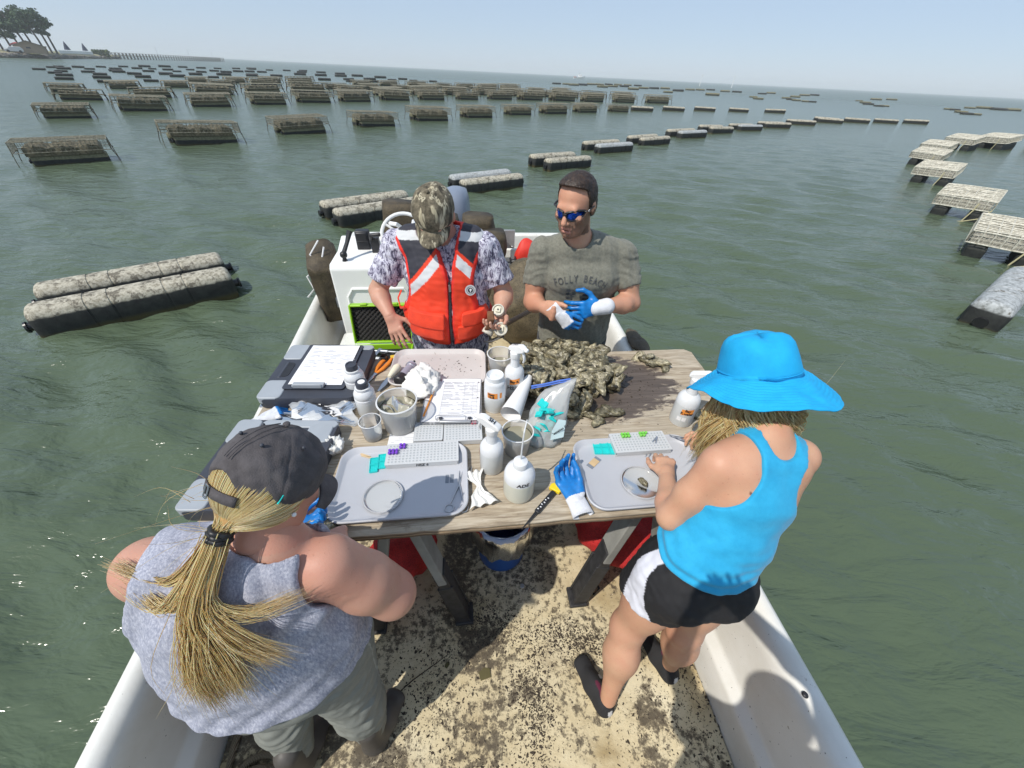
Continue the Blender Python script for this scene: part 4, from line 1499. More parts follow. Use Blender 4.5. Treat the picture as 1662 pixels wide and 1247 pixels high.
# ------------------------------------------------------------------ things under the table
def lump(name, label, cat, c, r, mat, seed, amp=.06, f=3.0, nu=40, nv=24, group=None, sub=None, squash=.35):
    """a full sack: a lumpy flattened body resting on its base"""
    t = thing(name, label, cat, c, BYAW, group)
    mb = MB()
    mb.ball((0, 0, r[2]), r, nu, nv)
    V = np.array(mb.v)
    N = V - np.array([0, 0, r[2]])
    N = N / np.linalg.norm(N, axis=1)[:, None]
    V += N * (snoise(V, f, seed) * amp + snoise(V, f * 2.7, seed + 1) * amp * .4)[:, None]
    V[:, 2] = np.maximum(V[:, 2], .004 + .01 * np.abs(snoise(V, 6, seed)))
    mb.v = [tuple(v) for v in V]
    mb.build('mesh_fabric', mat, t, angle=180)
    return t
def m_mesh_fabric(name, lo, hi, sc=110):
    m = NT(name)
    v = m.n('ShaderNodeTexVoronoi'); v.inputs['Scale'].default_value = sc; m.link(m.co(), v.inputs['Vector'])
    n = m.noise(10, 5, .7)
    c = m.ramp(n, [(.3, lo), (.7, hi)])
    c = m.mix(m.ramp(v.outputs['Distance'], [(.1, .75), (.45, 0.0)]), c, tuple(q * .25 for q in lo))
    m.color(c); m.set(rough=.7); m.bump(v.outputs['Distance'], .5, .004)
    return m.m
M_REDMESH = m_mesh_fabric('red_mesh', (.36, .010, .012), (.62, .03, .03), 160)
lump('red_mesh_sack', 'red mesh sack under the left of the table, crinkled and shiny', 'sack', (-.55, .93, 0), (.15, .17, .17), M_REDMESH, 3, .07, 3.2, group='red mesh sacks')
lump('red_mesh_sack', 'bigger red mesh sack under the right of the table with a black drawstring', 'sack', (.60, 1.12, 0), (.20, .17, .20), M_REDMESH, 8, .05, 2.6, group='red mesh sacks')
def build_bucket():
    t = thing('bucket', 'blue bucket with a clear plastic liner bag under the table', 'bucket', (-.015, 1.075, 0), 0)
    blue = plain('blue_bucket_plastic', (.012, .09, .36), .35, .08, 6)
    mb = MB(); mb.lathe([(.118, 0), (.122, .004), (.140, .34), (.148, .345), (.148, .365), (.140, .368), (.136, .35), (.117, .012), (.0, .012)], 40, closed_bot=True); mb.build('pail', blue, t)
    rings = []
    for i, (r, z) in enumerate(((.12, .05), (.136, .33), (.142, .375), (.152, .37), (.158, .32), (.160, .25), (.155, .19), (.150, .165))):
        rings.append([((r + .006 * math.sin(k * 1.7 + i) * (i > 2)) * math.cos(k * math.pi / 24), (r + .006 * math.sin(k * 1.7 + i) * (i > 2)) * math.sin(k * math.pi / 24), z + (.018 * math.sin(k * .9) if i > 4 else 0)) for k in range(48)])
    mb = MB(); mb.loft(rings, caps=False)
    for a in (.6, 2.5): mb.tube([(.15 * math.cos(a), .15 * math.sin(a), .36), (.19 * math.cos(a), .19 * math.sin(a), .37), (.215 * math.cos(a + .15), .215 * math.sin(a + .15), .33)], [.03, .022, .004], 8, flat=.3)
    mb.build('liner_bag', frosted('bag_film_bluish', (.66, .76, .97), .12, .2, .25), t, angle=180)
    mb = MB(); mb.tube([(.147 * math.cos(a), .147 * math.sin(a), .36 - .11 * math.sin((a + 2.6) )) for a in [-2.6 + i * .13 for i in range(16)]], .004, 6); mb.build('handle', M_STEEL, t)
build_bucket()
mb = MB(); mb.tube([(.49, 1.0, .30), (.475, .95, .14), (.455, .93, .02), (.44, .90, .008), (.47, .86, .006), (.50, .89, .006), (.48, .93, .008)], .006, 6)
tag(mb.build('drawstring', M_BLACK), 'black cord loop lying on the deck beside the right red sack', 'cord')

# ------------------------------------------------------------------ table things
def at(x, y, z=TZ): return (x, y, z + .0006)

def tray(name, label, x, y, mat, w=.455, d=.315, rz=BYAW):
    t = thing(name, label, 'tray', at(x, y), rz, 'cafeteria trays on the table')
    mb = MB()
    def ring(w_, d_, r, z): return [(a, b, z) for a, b in rrect(w_, d_, r, 7)]
    mb.loft([ring(w - .03, d - .03, .045, 0), ring(w, d, .06, .016), ring(w, d, .06, .022), ring(w - .006, d - .006, .058, .0245), ring(w - .016, d - .016, .053, .0225),
             ring(w - .036, d - .036, .046, .007), ring(w - .046, d - .046, .042, .0045)], caps=True)
    mb.build('tray_body', mat, t, angle=50)
    return t
M_TRAY = plain('grey_tray_plastic', (.47, .48, .51), .5, .04, 5, .08, 260)
def m_dirty_tray():
    m = NT('dirty_grey_tray')
    c = m.ramp(m.noise(5, 3), [(.3, (.50, .47, .45)), (.7, (.58, .55, .53))])
    c = m.mix(m.ramp(m.noise(24, 6, .75, None, 1.0), [(.62, 0.0), (.70, .7)]), c, (.20, .14, .09))
    m.color(c); m.set(rough=.5); return m.m
tray('serving_tray', 'grey serving tray at the front left holding a tube rack and scissors', -.365, .818, M_TRAY)
tray('serving_tray', 'grey serving tray at the front right in front of the woman in the blue hat', .495, .915, M_TRAY, w=.475, rz=BYAW)
tray('serving_tray', 'dirty pale serving tray at the back edge of the table before the life vest', -.355, 1.478, m_dirty_tray(), w=.45, d=.29, rz=R_(5.5))
TRF = TZ + .0052      # floor of a tray

M_RACK = frosted('white_rack_plastic', (.93, .95, .96), .30, .2, .2)
def rack(x, y, rz, nx, ny, label, caps, capmat, z=TRF, p=.0125, text=None, mat=None):
    """a low see-through tube rack with rows of wells"""
    t = thing('tube_rack', label, 'tube rack', (x, y, z), rz, 'tube racks on the table')
    w, d, h = nx * p + .012, ny * p + .012, .022
    mb = MB()
    mb.prism(rrect(w, d, .004, 3), 0, .003)
    mb.prism(rrect(w, d, .004, 3), h - .004, h)
    for sx in (-1, 1): mb.box((sx * (w / 2 - .001), 0, h / 2), (.002, d - .008, h - .008))
    for sy in (-1, 1): mb.box((0, sy * (d / 2 - .001), h / 2), (w - .008, .002, h - .008))
    mb.build('rack_body', mat or M_RACK, t, smooth=False)
    mb = MB()
    for i in range(nx):
        for j in range(ny):
            mb.tube([((i - (nx - 1) / 2) * p, (j - (ny - 1) / 2) * p, .0035), ((i - (nx - 1) / 2) * p, (j - (ny - 1) / 2) * p, h + .0008)], [.0030, .0034], 8)
    tb = mb.build('tube', frosted('tube_plastic', (.66, .70, .72), .30, .2, .2), t)
    tb['kind'] = 'stuff'
    me = None
    for (i, j) in caps:
        if me is None:
            q = MB(); q.lathe([(.0052, 0), (.0056, .001), (.0056, .007), (.0045, .0085), (.0030, .0078)], 12, closed_bot=True, closed_top=True); me = q.mesh('tube_cap', True); me.materials.append(capmat)
        o = bpy.data.objects.new('tube_cap', me); COL.objects.link(o); o.parent = t
        o.location = ((i - (nx - 1) / 2) * p, (j - (ny - 1) / 2) * p, h + .003)
    if text:
        me = text_mesh(text, .017, shear=.2, bold=.0004)
        o = link_mesh('lettering', me, M_INK, t, (0, -d / 2 - .0012, h * .55), rot=(R_(90), 0, 0))
    return t
M_PURPLE = plain('purple_plastic', (.20, .06, .55), .4)
M_LIME = plain('lime_green_plastic', (.20, .62, .08), .4)
M_RED = plain('red_plastic', (.62, .04, .09), .4)
M_SKY = plain('sky_blue_plastic', (.05, .36, .75), .4)
rack(-.317, .935, R_(8.4), 20, 7, 'long clear tube rack with purple caps on the left tray', [(0, 4), (1, 4), (2, 4), (0, 3), (1, 3), (2, 3), (3, 6), (4, 6), (3, 5), (4, 5)], M_PURPLE, text='HSZ 6')
rack(.512, 1.045, R_(8.4), 17, 7, 'clear tube rack with lime green caps on the right tray', [(3, 6), (4, 6), (5, 6), (3, 5), (4, 5), (5, 5), (9, 6), (10, 6), (9, 5), (10, 5), (11, 6)], M_LIME)
rack(-.318, 1.048, R_(7), 8, 7, 'short clear tube rack with two white caps at the clipboard foot', [(4, 6), (5, 6)], M_WHITE, TZ + .001)
rack(-.185, 1.062, R_(8), 11, 8, 'clear tube rack with red caps partly under the right clipboard', [(8, 6), (9, 6), (8, 7), (9, 7)], M_RED, TZ + .001)
rk = bpy.data.objects['tube_rack.003']
for i in (0, 1, 2):
    q = MB(); q.lathe([(.0052, 0), (.0056, .007), (.0045, .0085)], 12, closed_bot=True, closed_top=True)
    q.build('tube_cap', M_SKY, rk, loc=((i - 4.6) * .0125, .046, .025))

def cassette(x, y, rz, sx, sy, label, z=TRF):
    t = thing('teal_mould', label, 'mould', (x, y, z), rz, 'teal plastic moulds on the trays')
    mb = MB()
    for i in range(sx):
        for j in range(sy):
            cx, cy = (i - (sx - 1) / 2) * .029, (j - (sy - 1) / 2) * .033 + (.012 if (sx == 2 and i == 1) else 0)
            mb.prism(rrect(.0285, .0325, .003, 2, cx, cy), 0, .004)
            for e in (-1, 1):
                mb.box((cx + e * .0132, cy, .0058), (.002, .032, .0036)); mb.box((cx, cy + e * .0153, .0058), (.0244, .002, .0036))
            for k in range(4):
                for l in range(3): mb.box((cx + (l - 1) * .0075, cy + (k - 1.5) * .0066, .0048), (.0062, .0026, .0016))
    mb.build('mould_body', M_TEAL, t, smooth=False)
cassette(-.470, .883, R_(14), 2, 2, 'jagged teal plastic mould on the left tray beside the purple caps')
cassette(.372, 1.020, R_(3), 3, 2, 'square teal plastic mould on the right tray')

def dish(x, y, r, label, z=TRF):
    t = thing('petri_dish', label, 'dish', (x, y, z), 0, 'round clear dish lids')
    mb = MB(); mb.lathe([(0.0, .001), (r * .86, .001), (r * .90, .003), (r * .93, .0075), (r, .008), (r, .0005), (r * .96, 0.0), (0, 0)], 56)
    mb.build('dish_body', M_CLEAR, t)
    mb = MB(); mb.tube([(r * .965 * math.cos(a), r * .965 * math.sin(a), .0075) for a in [i * math.pi / 28 for i in range(57)]], .0022, 6, caps=False)
    mb.build('rim', frosted('dish_rim', (.9, .9, .92), .25), t)
dish(-.412, .752, .066, 'empty round clear dish lid on the left tray')
dish(.478, .862, .072, 'round clear dish lid holding one oyster on the right tray')

def build_small_tools():
    # scissors
    t = thing('scissors', 'steel dissecting scissors lying on the left tray', 'scissors', (-.165, .79, TRF + .0015), R_(2))
    for sd in (-1, 1):
        mb = MB()
        mb.tube([(sd * .024, -.055, 0), (sd * .018, -.035, 0), (sd * .006, .005, 0), (-sd * .001, .03, 0), (-sd * .006, .085, 0)], [.0022, .0024, .003, .0032, .0006], 6)
        mb.tube([(sd * .024 + .0145 * math.cos(a), -.068 + .0145 * math.sin(a), 0) for a in [i * math.pi / 10 for i in range(21)]], .002, 6, caps=False)
        mb.build('blade', M_STEEL, t, loc=(0, 0, .001 * (sd + 1)))
    t = thing('forceps', 'thin steel forceps lying on the left tray beside the scissors', 'forceps', (-.140, .845, TRF + .002), R_(-4))
    for sd in (-1, 1):
        mb = MB(); mb.tube([(0, -.05, 0), (sd * .006, -.01, 0), (sd * .007, .02, 0), (sd * .005, .055, 0)], [.0028, .0030, .0024, .0006], 6); mb.build('arm', M_STEEL, t)
    t = thing('forceps', 'steel forceps in the left hand of the woman in the blue hat', 'forceps', (.553, 1.02, TRF + .012), R_(-35), rot=(R_(16), 0, R_(-32)))
    for sd in (-1, 1):
        mb = MB(); mb.tube([(0, .06, .0), (sd * .006, .03, 0), (sd * .0075, 0, 0), (sd * .004, -.06, 0)], [.003, .0034, .0028, .0008], 6); mb.build('arm', M_STEEL, t)
    t = thing('scissors', 'small steel scissors held over the right tray', 'scissors', (.69, 1.06, TRF + .03), R_(70))
    for sd in (-1, 1):
        mb = MB(); mb.tube([(sd * .016, -.05, 0), (sd * .006, 0, 0), (-sd * .003, .06, 0)], [.0022, .003, .0008], 6)
        mb.tube([(sd * .018 + .011 * math.cos(a), -.06 + .011 * math.sin(a), 0) for a in [i * math.pi / 10 for i in range(21)]], .0018, 6, caps=False)
        mb.build('blade', M_STEEL, t, loc=(0, 0, .001 * (sd + 1)))
    # glass slides
    glass = frosted('slide_glass', (.45, .50, .58), .45, .08)
    for x, y, rz, lab in ((-.212, .838, 6, 'left of a pair of glass slides on the left tray'), (-.196, .841, 6, 'right of a pair of glass slides on the left tray')):
        t = thing('glass_slide', lab, 'slide', (x, y, TRF), R_(rz), 'glass slides')
        mb = MB(); mb.box((0, 0, .0008), (.012, .035, .0014)); mb.build('pane', glass, t, smooth=False)
    t = thing('glass_slide', 'pair of glass slides with a tan paper strip on the right tray', 'slide', (.322, .945, TRF), R_(-42), 'glass slides')
    mb = MB(); mb.box((0, 0, .0008), (.026, .062, .0014)); mb.build('pane', glass, t, smooth=False)
    mb = MB(); mb.box((0, 0, .0022), (.0255, .036, .001)); mb.build('paper_strip', plain('tan_paper', (.56, .40, .22), .8), t, smooth=False)
    # wooden picks
    for x, y, rz, lab in ((-.530, .925, -17, 'wooden stick lying behind its pair on the left tray'), (-.524, .918, -13, 'wooden stick lying before its pair on the left tray')):
        t = thing('wooden_stick', lab, 'stick', (x, y, TRF), R_(rz), 'wooden sticks on the left tray')
        mb = MB(); mb.box((0, 0, .0012), (.042, .006, .002)); mb.build('stick_body', plain('pale_birch', (.62, .46, .27), .8), t, smooth=False)
build_small_tools()

def crumple(name, label, cat, x, y, r, mat, seed, z=TZ, amp=.5, f=1.4, group=None, rz=0):
    t = thing(name, label, cat, (x, y, z), rz, group)
    mb = MB(); mb.ball((0, 0, r[2] * .8), r, 44, 26)
    V = np.array(mb.v); U = V / np.array(r)
    k = 1 - amp * .5 * np.abs(snoise(U, f * .35, seed)) - amp * .28 * np.abs(snoise(U, f * .8, seed + 3)) + .18 * np.abs(snoise(U, f * 1.7, seed + 5))
    V = V * k[:, None]
    V[:, 2] = np.maximum(V[:, 2], .001)
    mb.v = [tuple(v) for v in V]
    mb.build('crumpled_sheet', mat, t, angle=180)
    return t
crumple('paper_towel', 'large crumpled white paper towel in the middle of the table', 'paper towel', -.405, 1.325, (.085, .115, .05), M_TISSUE, 11, amp=.55, f=1.6)
crumple('tissue', 'small crumpled white tissue behind the left tray corner', 'tissue', -.648, .945, (.036, .038, .036), M_TISSUE, 21, amp=.7, f=1.2, group='small tissues')
def twisted_tissue():
    t = thing('tissue', 'white tissue twisted in the middle lying right of the left tray', 'tissue', at(-.098, .80), R_(20), 'small tissues')
    mb = MB()
    rows = []
    for i in range(15):
        u = i / 14
        w = .030 * (abs(u - .55) * 2.1) ** .9 + .006
        row = []
        for k in range(17):
            q = k / 16 * 2 - 1
            row.append((w * q * (1.25 if u < .3 else 1) + .004 * math.sin(i), -.075 + .145 * u, .006 + .014 * abs(math.sin(k * .55 + .35 * i + (i > 8))) * (w / .03) + .012 * (1 - abs(u - .5))))
        rows.append(row)
    mb.loft(rows, closed=False, caps=False)
    o = mb.build('sheet', M_TISSUE, t, angle=180)
    so = o.modifiers.new('thickness', 'SOLIDIFY'); so.thickness = .0015
twisted_tissue()

# -------- bottles and cups
def ring_lines(prof): return prof
def squeeze_bottle(x, y, label, r=.036, h=.125, neck=.022, capmat=None, rz=0):
    t = thing('sample_bottle', label, 'bottle', at(x, y), rz, 'white bottles with black lids')
    mb = MB(); mb.lathe([(0, 0), (r * .94, 0), (r, .005), (r, h * .62), (r * .95, h * .64), (r * .95, h * .67), (r, h * .70), (r * .97, h * .80), (r * .80, h * .90), (r * .72, h * .92), (r * .72, h * 1.0), (r * .5, h * 1.01)], 32, closed_top=True)
    mb.build('bottle_body', M_HDPE_THICK, t)
    mb = MB(); mb.lathe([(r * .95, .003), (r * 1.004, .008), (r * 1.004, h * .50), (r * .95, h * .50)], 32); mb.build('liquid', M_LIQ, t)
    mb = MB(); mb.lathe([(neck * .98, h * .98), (neck, h * .985), (neck, h * 1.16), (neck * .92, h * 1.19), (neck * .70, h * 1.19), (neck * .66, h * 1.17)], 24, closed_top=True)
    mb.build('lid', M_CHAR, t)
    return t
squeeze_bottle(-.675, 1.275, 'white round shouldered bottle with a dull black lid, behind its twin by the clipboard', r=.042, h=.135, neck=.024)
b2 = squeeze_bottle(-.595, 1.165, 'white round shouldered bottle whose black lid has a white centre, beside the murky cup', r=.042, h=.135, neck=.024)
mb = MB(); mb.lathe([(0, .1585), (.014, .1585), (.014, .160), (0, .160)], 20); mb.build('lid_centre', M_WHITE, b2)

M_RIM = frosted('cup_rim', (.95, .96, .96), .15, .2, .2)
def cup(x, y, r0, r1, h, label, liq=None, lh=.5, group='clear plastic cups', film=None):
    t = thing('plastic_cup', label, 'cup', at(x, y), 0, group)
    mb = MB(); mb.lathe([(0, .001), (r0 * .96, .001), (r0, .004), (r1 * .97, h * .93), (r1 * .985, h * .985)], 40)
    mb.build('cup_body', film or M_HDPE, t)
    mb = MB(); mb.lathe([(r1 * .985, h * .965), (r1 * 1.03, h * .965), (r1 * 1.045, h * .985), (r1 * 1.02, h), (r1 * .965, h), (r1 * .955, h * .975)], 40); mb.build('rim', M_RIM, t)
    if liq:
        rl = r0 + (r1 - r0) * lh
        mb = MB(); mb.lathe([(0, .006), (r0 * .95, .006), (rl * .945, h * lh), (0, h * lh)], 36); mb.build('liquid', liq, t)
    return t
M_CUP = frosted('clear_cup', (.97, .975, .975), .52, .2, .25)
cup(-.530, 1.025, .034, .041, .088, 'small clear cup with a little water at the front of the cups', M_LIQ, .28, film=M_CUP)
c = cup(-.440, 1.095, .064, .075, .135, 'big clear cup of murky brown water with a pale bag in it', M_LIQ_M, .70, film=M_CUP)
mb = MB()
rows = []
for i in range(9):
    rows.append([(-.05 + .10 * i / 8, -.03 + .055 * k / 8 + .01 * math.sin(i), .098 + .018 * math.sin(i * .9 + k * .7) + .012 * k / 8) for k in range(9)])
mb.loft(rows, closed=False, caps=False); mb.build('floating_bag', frosted('cream_film', (.72, .70, .58), .3), c, angle=180)
cup(-.062, 1.490, .050, .060, .105, 'wide clear cup with murky water behind the spray bottle', M_LIQ_M, .45, film=M_CUP)
cup(.030, .995, .048, .058, .105, 'clear cup of grey green water behind the wash bottle', M_LIQ_M, .72, film=M_CUP)

def spray_bottle(x, y, label, rz, r=.043, h=.215, tip=True, liq=.55, tilt=None, orange=None, text=None, ang=-1.6, open_trigger=False):
    t = thing('spray_bottle', label, 'spray bottle', at(x, y), rz, 'white trigger spray bottles')
    if tilt: t.rotation_euler = (tilt[0], tilt[1], rz)
    mb = MB(); mb.lathe([(0, 0), (r * .93, 0), (r, .006), (r, h * .52), (r * .97, h * .60), (r * .80, h * .68), (r * .50, h * .73), (r * .44, h * .80), (r * .44, h * .95), (r * .30, h * .96)], 32, closed_top=True)
    mb.build('bottle_body', M_HDPE_THICK, t)
    mb = MB(); mb.lathe([(r * .94, .002), (r * 1.004, .008), (r * 1.004, h * min(liq, .5)), (r * .95, h * min(liq, .5))], 32); mb.build('liquid', M_LIQ, t)
    mb = MB()
    mb.lathe([(r * .50, h * .93), (r * .52, h * .94), (r * .52, h * 1.05), (r * .40, h * 1.07)], 20, closed_top=True)
    hd = mb.build('sprayer_collar', M_WHITE, t)
    mb = MB()
    # head: sloping body with nozzle and trigger
    mb.prism([(-.030, h * 1.06), (.020, h * 1.06), (.052, h * 1.15), (.050, h * 1.24), (.030, h * 1.27), (-.025, h * 1.16), (-.034, h * 1.10)], -.013, .013, Matrix.Rotation(R_(90), 4, 'X'))
    mb.tube([(.045, 0, h * 1.20), (.066, 0, h * 1.205)], [.010, .009], 10)
    mb.build('sprayer_head', M_WHITE, t, bevel=.004)
    mb = MB()
    mb.tube([(.036, 0, h * 1.15), (.046, 0, h * 1.06), (.050, 0, h * .97), (.045, 0, h * .90)], [.006, .007, .007, .005], 8, flat=.7)
    mb.build('trigger', M_WHITE, t)
    if orange:
        a0, z0, txt = orange
        mb = MB()
        rr_ = r + .0009
        rows = [[(rr_ * math.cos(a0 + (k - 5) * .1), rr_ * math.sin(a0 + (k - 5) * .1), z0 + s + .004 * ((k - 5) / 5)) for k in range(11)] for s in (-.014, .014)]
        mb.loft(rows, closed=False, caps=False); lb = mb.build('label', M_ORANGE_TAPE, t)
        ls = txt.split('\n')
        for q, line in enumerate(ls):
            me = wrap_text(text_mesh(line, .016, bold=.0006), rr_, z0 + .008 * (len(ls) - 1) - .016 * q, a0); link_mesh('lettering', me, M_INK, lb)
    if text:
        me = wrap_text(text_mesh(text[0], text[2], bold=.0007), r, text[1], ang); link_mesh('lettering', me, M_INK, t)
    return t
s1 = spray_bottle(.008, 1.330, 'white trigger spray bottle marked HS at the back among the cups', R_(-40), r=.043, h=.215, ang=-1.9 + R_(40), text=('HS', .062, .026), orange=(-1.5 + R_(40), .098, 'Bay R.'), liq=.5)
s2 = spray_bottle(-.060, .905, 'white trigger spray bottle at the front beside the wash bottle', R_(155), r=.042, h=.195, liq=.6, orange=(2.9 - R_(155), .085, 'Bay'))
s3 = spray_bottle(.725, 1.205, 'white trigger spray bottle with an orange label beside the blue hat', R_(-30), r=.046, h=.215, ang=-2.0, liq=.55, orange=(-1.75 + R_(30), .085, 'Bay\nR.water'))
for s_, z_ in ((s1, .215), (s2, .195)):
    me = text_mesh('HS', .022, bold=.0005)
    o = link_mesh('lettering', me, M_INK, s_, (-.002, 0, z_ * 1.225), rot=(0, R_(-27), R_(0)))
    o.rotation_euler = Euler((R_(0), R_(-25), 0))
mb = MB(); mb.add([(-.012, 0, 0), (.012, 0, 0), (.012, 0, .022), (-.012, 0, .020)], [(0, 1, 2, 3)])
a_ = -2.25 + R_(30)
for k, (da, dz) in enumerate(((0, .045), (.42, .046))):
    mb = MB(); rr_ = .0468
    mb.loft([[(rr_ * math.cos(a_ + da + q * .09), rr_ * math.sin(a_ + da + q * .09), dz + s) for q in (-2, -1, 0, 1, 2)] for s in (-.010, .011)], closed=False, caps=False)
    mb.build('paper_label', M_PAPER, s3)

def wide_bottle():
    t = thing('squeeze_bottle', 'wide mouthed white bottle with an orange label and no lid between the spray bottles', 'bottle', at(-.070, 1.232), 0)
    r = .045
    mb = MB(); mb.lathe([(0, 0), (r * .95, 0), (r, .006), (r, .128), (r * .96, .134), (r * .98, .142), (r * .90, .152), (r * .80, .156), (r * .80, .176), (r * .76, .178), (r * .70, .172), (r * .5, .166), (r * .3, .168), (0, .170)], 36)
    mb.build('bottle_body', M_HDPE_THICK, t)
    mb = MB(); mb.lathe([(r * .95, .003), (r * 1.004, .009), (r * 1.004, .075), (r * .95, .075)], 36); mb.build('liquid', M_LIQ, t)
    mb = MB(); rr_ = r + .001
    for a0, w in ((-1.75, .95), (-.95, .22)):
        mb.loft([[(rr_ * math.cos(a0 + (k - 5) / 5 * w * .5), rr_ * math.sin(a0 + (k - 5) / 5 * w * .5), .098 + s) for k in range(11)] for s in (-.014, .014)], closed=False, caps=False)
    lb = mb.build('label', M_ORANGE_TAPE, t)
    for line, dz in (('Seap', .0065), ('12-8', -.0075)):
        me = wrap_text(text_mesh(line, .014, bold=.0007), rr_, .098 + dz, -1.85); link_mesh('lettering', me, M_INK, lb)
wide_bottle()

def wash_bottle():
    t = thing('wash_bottle', 'tall milky wash bottle marked ADE at the front edge of the table', 'bottle', at(.040, .800), 0)
    r, h = .052, .150
    mb = MB(); mb.lathe([(0, 0), (r * .80, 0), (r * .95, .006), (r, .018), (r, h * .66), (r * .985, h * .74), (r * .86, h * .86), (r * .60, h * .94), (r * .42, h * .97), (r * .40, h * 1.0)], 40)
    mb.build('bottle_body', M_HDPE_THICK, t)
    mb = MB(); mb.lathe([(r * .80, -.0002), (r * .955, .006), (r * 1.004, .018), (r * 1.004, h * .60), (r * .95, h * .60)], 40); mb.build('liquid', M_LIQ_Y, t)
    mb = MB(); mb.lathe([(r * .44, h * .97), (r * .47, h * .98), (r * .47, h * 1.10), (r * .44, h * 1.12), (r * .18, h * 1.16), (.004, h * 1.18)], 28, closed_top=True); mb.build('cap', M_HDPE_THICK, t)
    mb = MB(); mb.tube([(0, 0, h * 1.12), (.001, .002, h * 1.5), (.004, .012, h * 1.9), (.012, .05, h * 2.02)], [.0032, .0028, .0026, .0016], 8); mb.build('spout', M_HDPE, t)
    me = wrap_text(text_mesh('ADE', .021, shear=.15, bold=.0005), r * .992, h * .78 - .012, -1.35, .0014); link_mesh('lettering', me, M_INK, t)
wash_bottle()

# -------- zip bag with teal moulds
def zip_bag():
    t = thing('zip_bag', 'clear zip bag standing with teal moulds inside and a written label', 'plastic bag', at(.135, 1.06), R_(4))
    def bag(s, seed):
        rings = []
        for i in range(15):
            u = i / 14
            hw = .078 * (1 - .25 * u ** 2) * s
            th = .05 * (1 - u) ** .7 * s + .004
            lean = .02 * u
            ring = []
            for k in range(40):
                a = 2 * math.pi * k / 40
                w = 1 + .06 * math.sin(5 * a + i * .6 + seed) + .05 * math.sin(9 * a - i * .9)
                ring.append((hw * math.cos(a) * w + lean + .10 * u * u * .4, th * math.sin(a) * w + .11 * u * s, .002 + .19 * u * s + .015 * math.cos(a) * u * 2))
            rings.append(ring)
        mb = MB(); mb.loft(rings); return mb
    bag(1.0, 0).build('bag_film', M_BAG, t, angle=180)
    rr = random.Random(5)
    for k in range(34):
        mb = MB()
        w, l = rr.uniform(.024, .034), rr.uniform(.028, .042)
        mb.box((0, 0, 0), (w, l, .004)); mb.box((0, 0, .004), (w * .8, l * .8, .004))
        o = mb.build('mould', M_TEAL, t, smooth=False, loc=(rr.uniform(-.048, .055), rr.uniform(-.02, .03) + .0012 * k, .012 + .0036 * k))
        o.rotation_euler = (rr.uniform(-1, 1), rr.uniform(-1, 1), rr.uniform(0, 6))
    mb = MB(); mb.tube([(-.052, .108, .180), (0.0, .110, .190), (.05, .113, .203), (.10, .115, .212)], .0035, 6)
    mb.tube([(-.052, .105, .172), (0.0, .107, .183), (.05, .110, .195), (.10, .112, .205)], .0028, 6)
    mb.build('zip_strip', plain('blue_zip', (.10, .20, .62), .35), t)
    # written panel on the near face
    mb = MB(); mb.add([(.018, -.051, .045), (.070, -.040, .050), (.078, -.005, .105), (.046, -.012, .118), (.024, -.03, .075)], [(0, 1, 2, 3, 4)])
    mb.build('write_on_panel', plain('pale_panel', (.55, .70, .72), .6), t)
    me = text_mesh('Cassettes (b)', .014, bold=.0004)
    link_mesh('lettering', me, M_INK, t, (.052, -.0345, .082), rot=(R_(68), R_(-38), R_(8)))
zip_bag()

# -------- paper goods
def paper_mesh(w, d, curl=.004, n=10, seed=0):
    mb = MB()
    rows = []
    for i in range(n + 1):
        rows.append([(-w / 2 + w * i / n, -d / 2 + d * k / n, .0008 + curl * (.5 + .5 * math.sin(i * .55 + k * .35 + seed)) * ((abs(i / n - .5) * 2) ** 2 + (abs(k / n - .5) * 2) ** 2) * .5) for k in range(n + 1)])
    mb.loft(rows, closed=False, caps=False)
    return mb
def print_rows(t, w, d, seed, z=.0036, rows=18, table=True, m=None):
    """lines of print as thin flat strips"""
    rr = random.Random(seed)
    mb = MB()
    for i in range(rows):
        y = d * .40 - d * .80 * i / rows
        x = -w * .42
        while x < w * .40:
            L = rr.uniform(.008, .05)
            if rr.random() < .55: mb.box((min(x + L / 2, w * .42), y, z), (min(L, .8 * w), .0022, .0002))
            x += L + rr.uniform(.003, .02)
    if table:
        for i in range(0, rows, 2): mb.box((0, d * .40 - d * .80 * i / rows - d * .021, z), (w * .84, .0009, .0002))
        for q in (-.42, .1, .3, .42): mb.box((w * q, 0, z), (.0009, d * .8, .0002))
    mb.build('printed_lines', m or M_PRINT, t, smooth=False)
def clip_wire(t, y, w, z):
    mb = MB(); mb.tube([(-w / 2, y, z), (-w / 2, y + .012, z + .010), (-w / 2 + .01, y + .016, z + .012), (w / 2 - .01, y + .016, z + .012), (w / 2, y + .012, z + .010), (w / 2, y, z)], .002, 6)
    mb.build('clip_wire', M_STEEL, t)

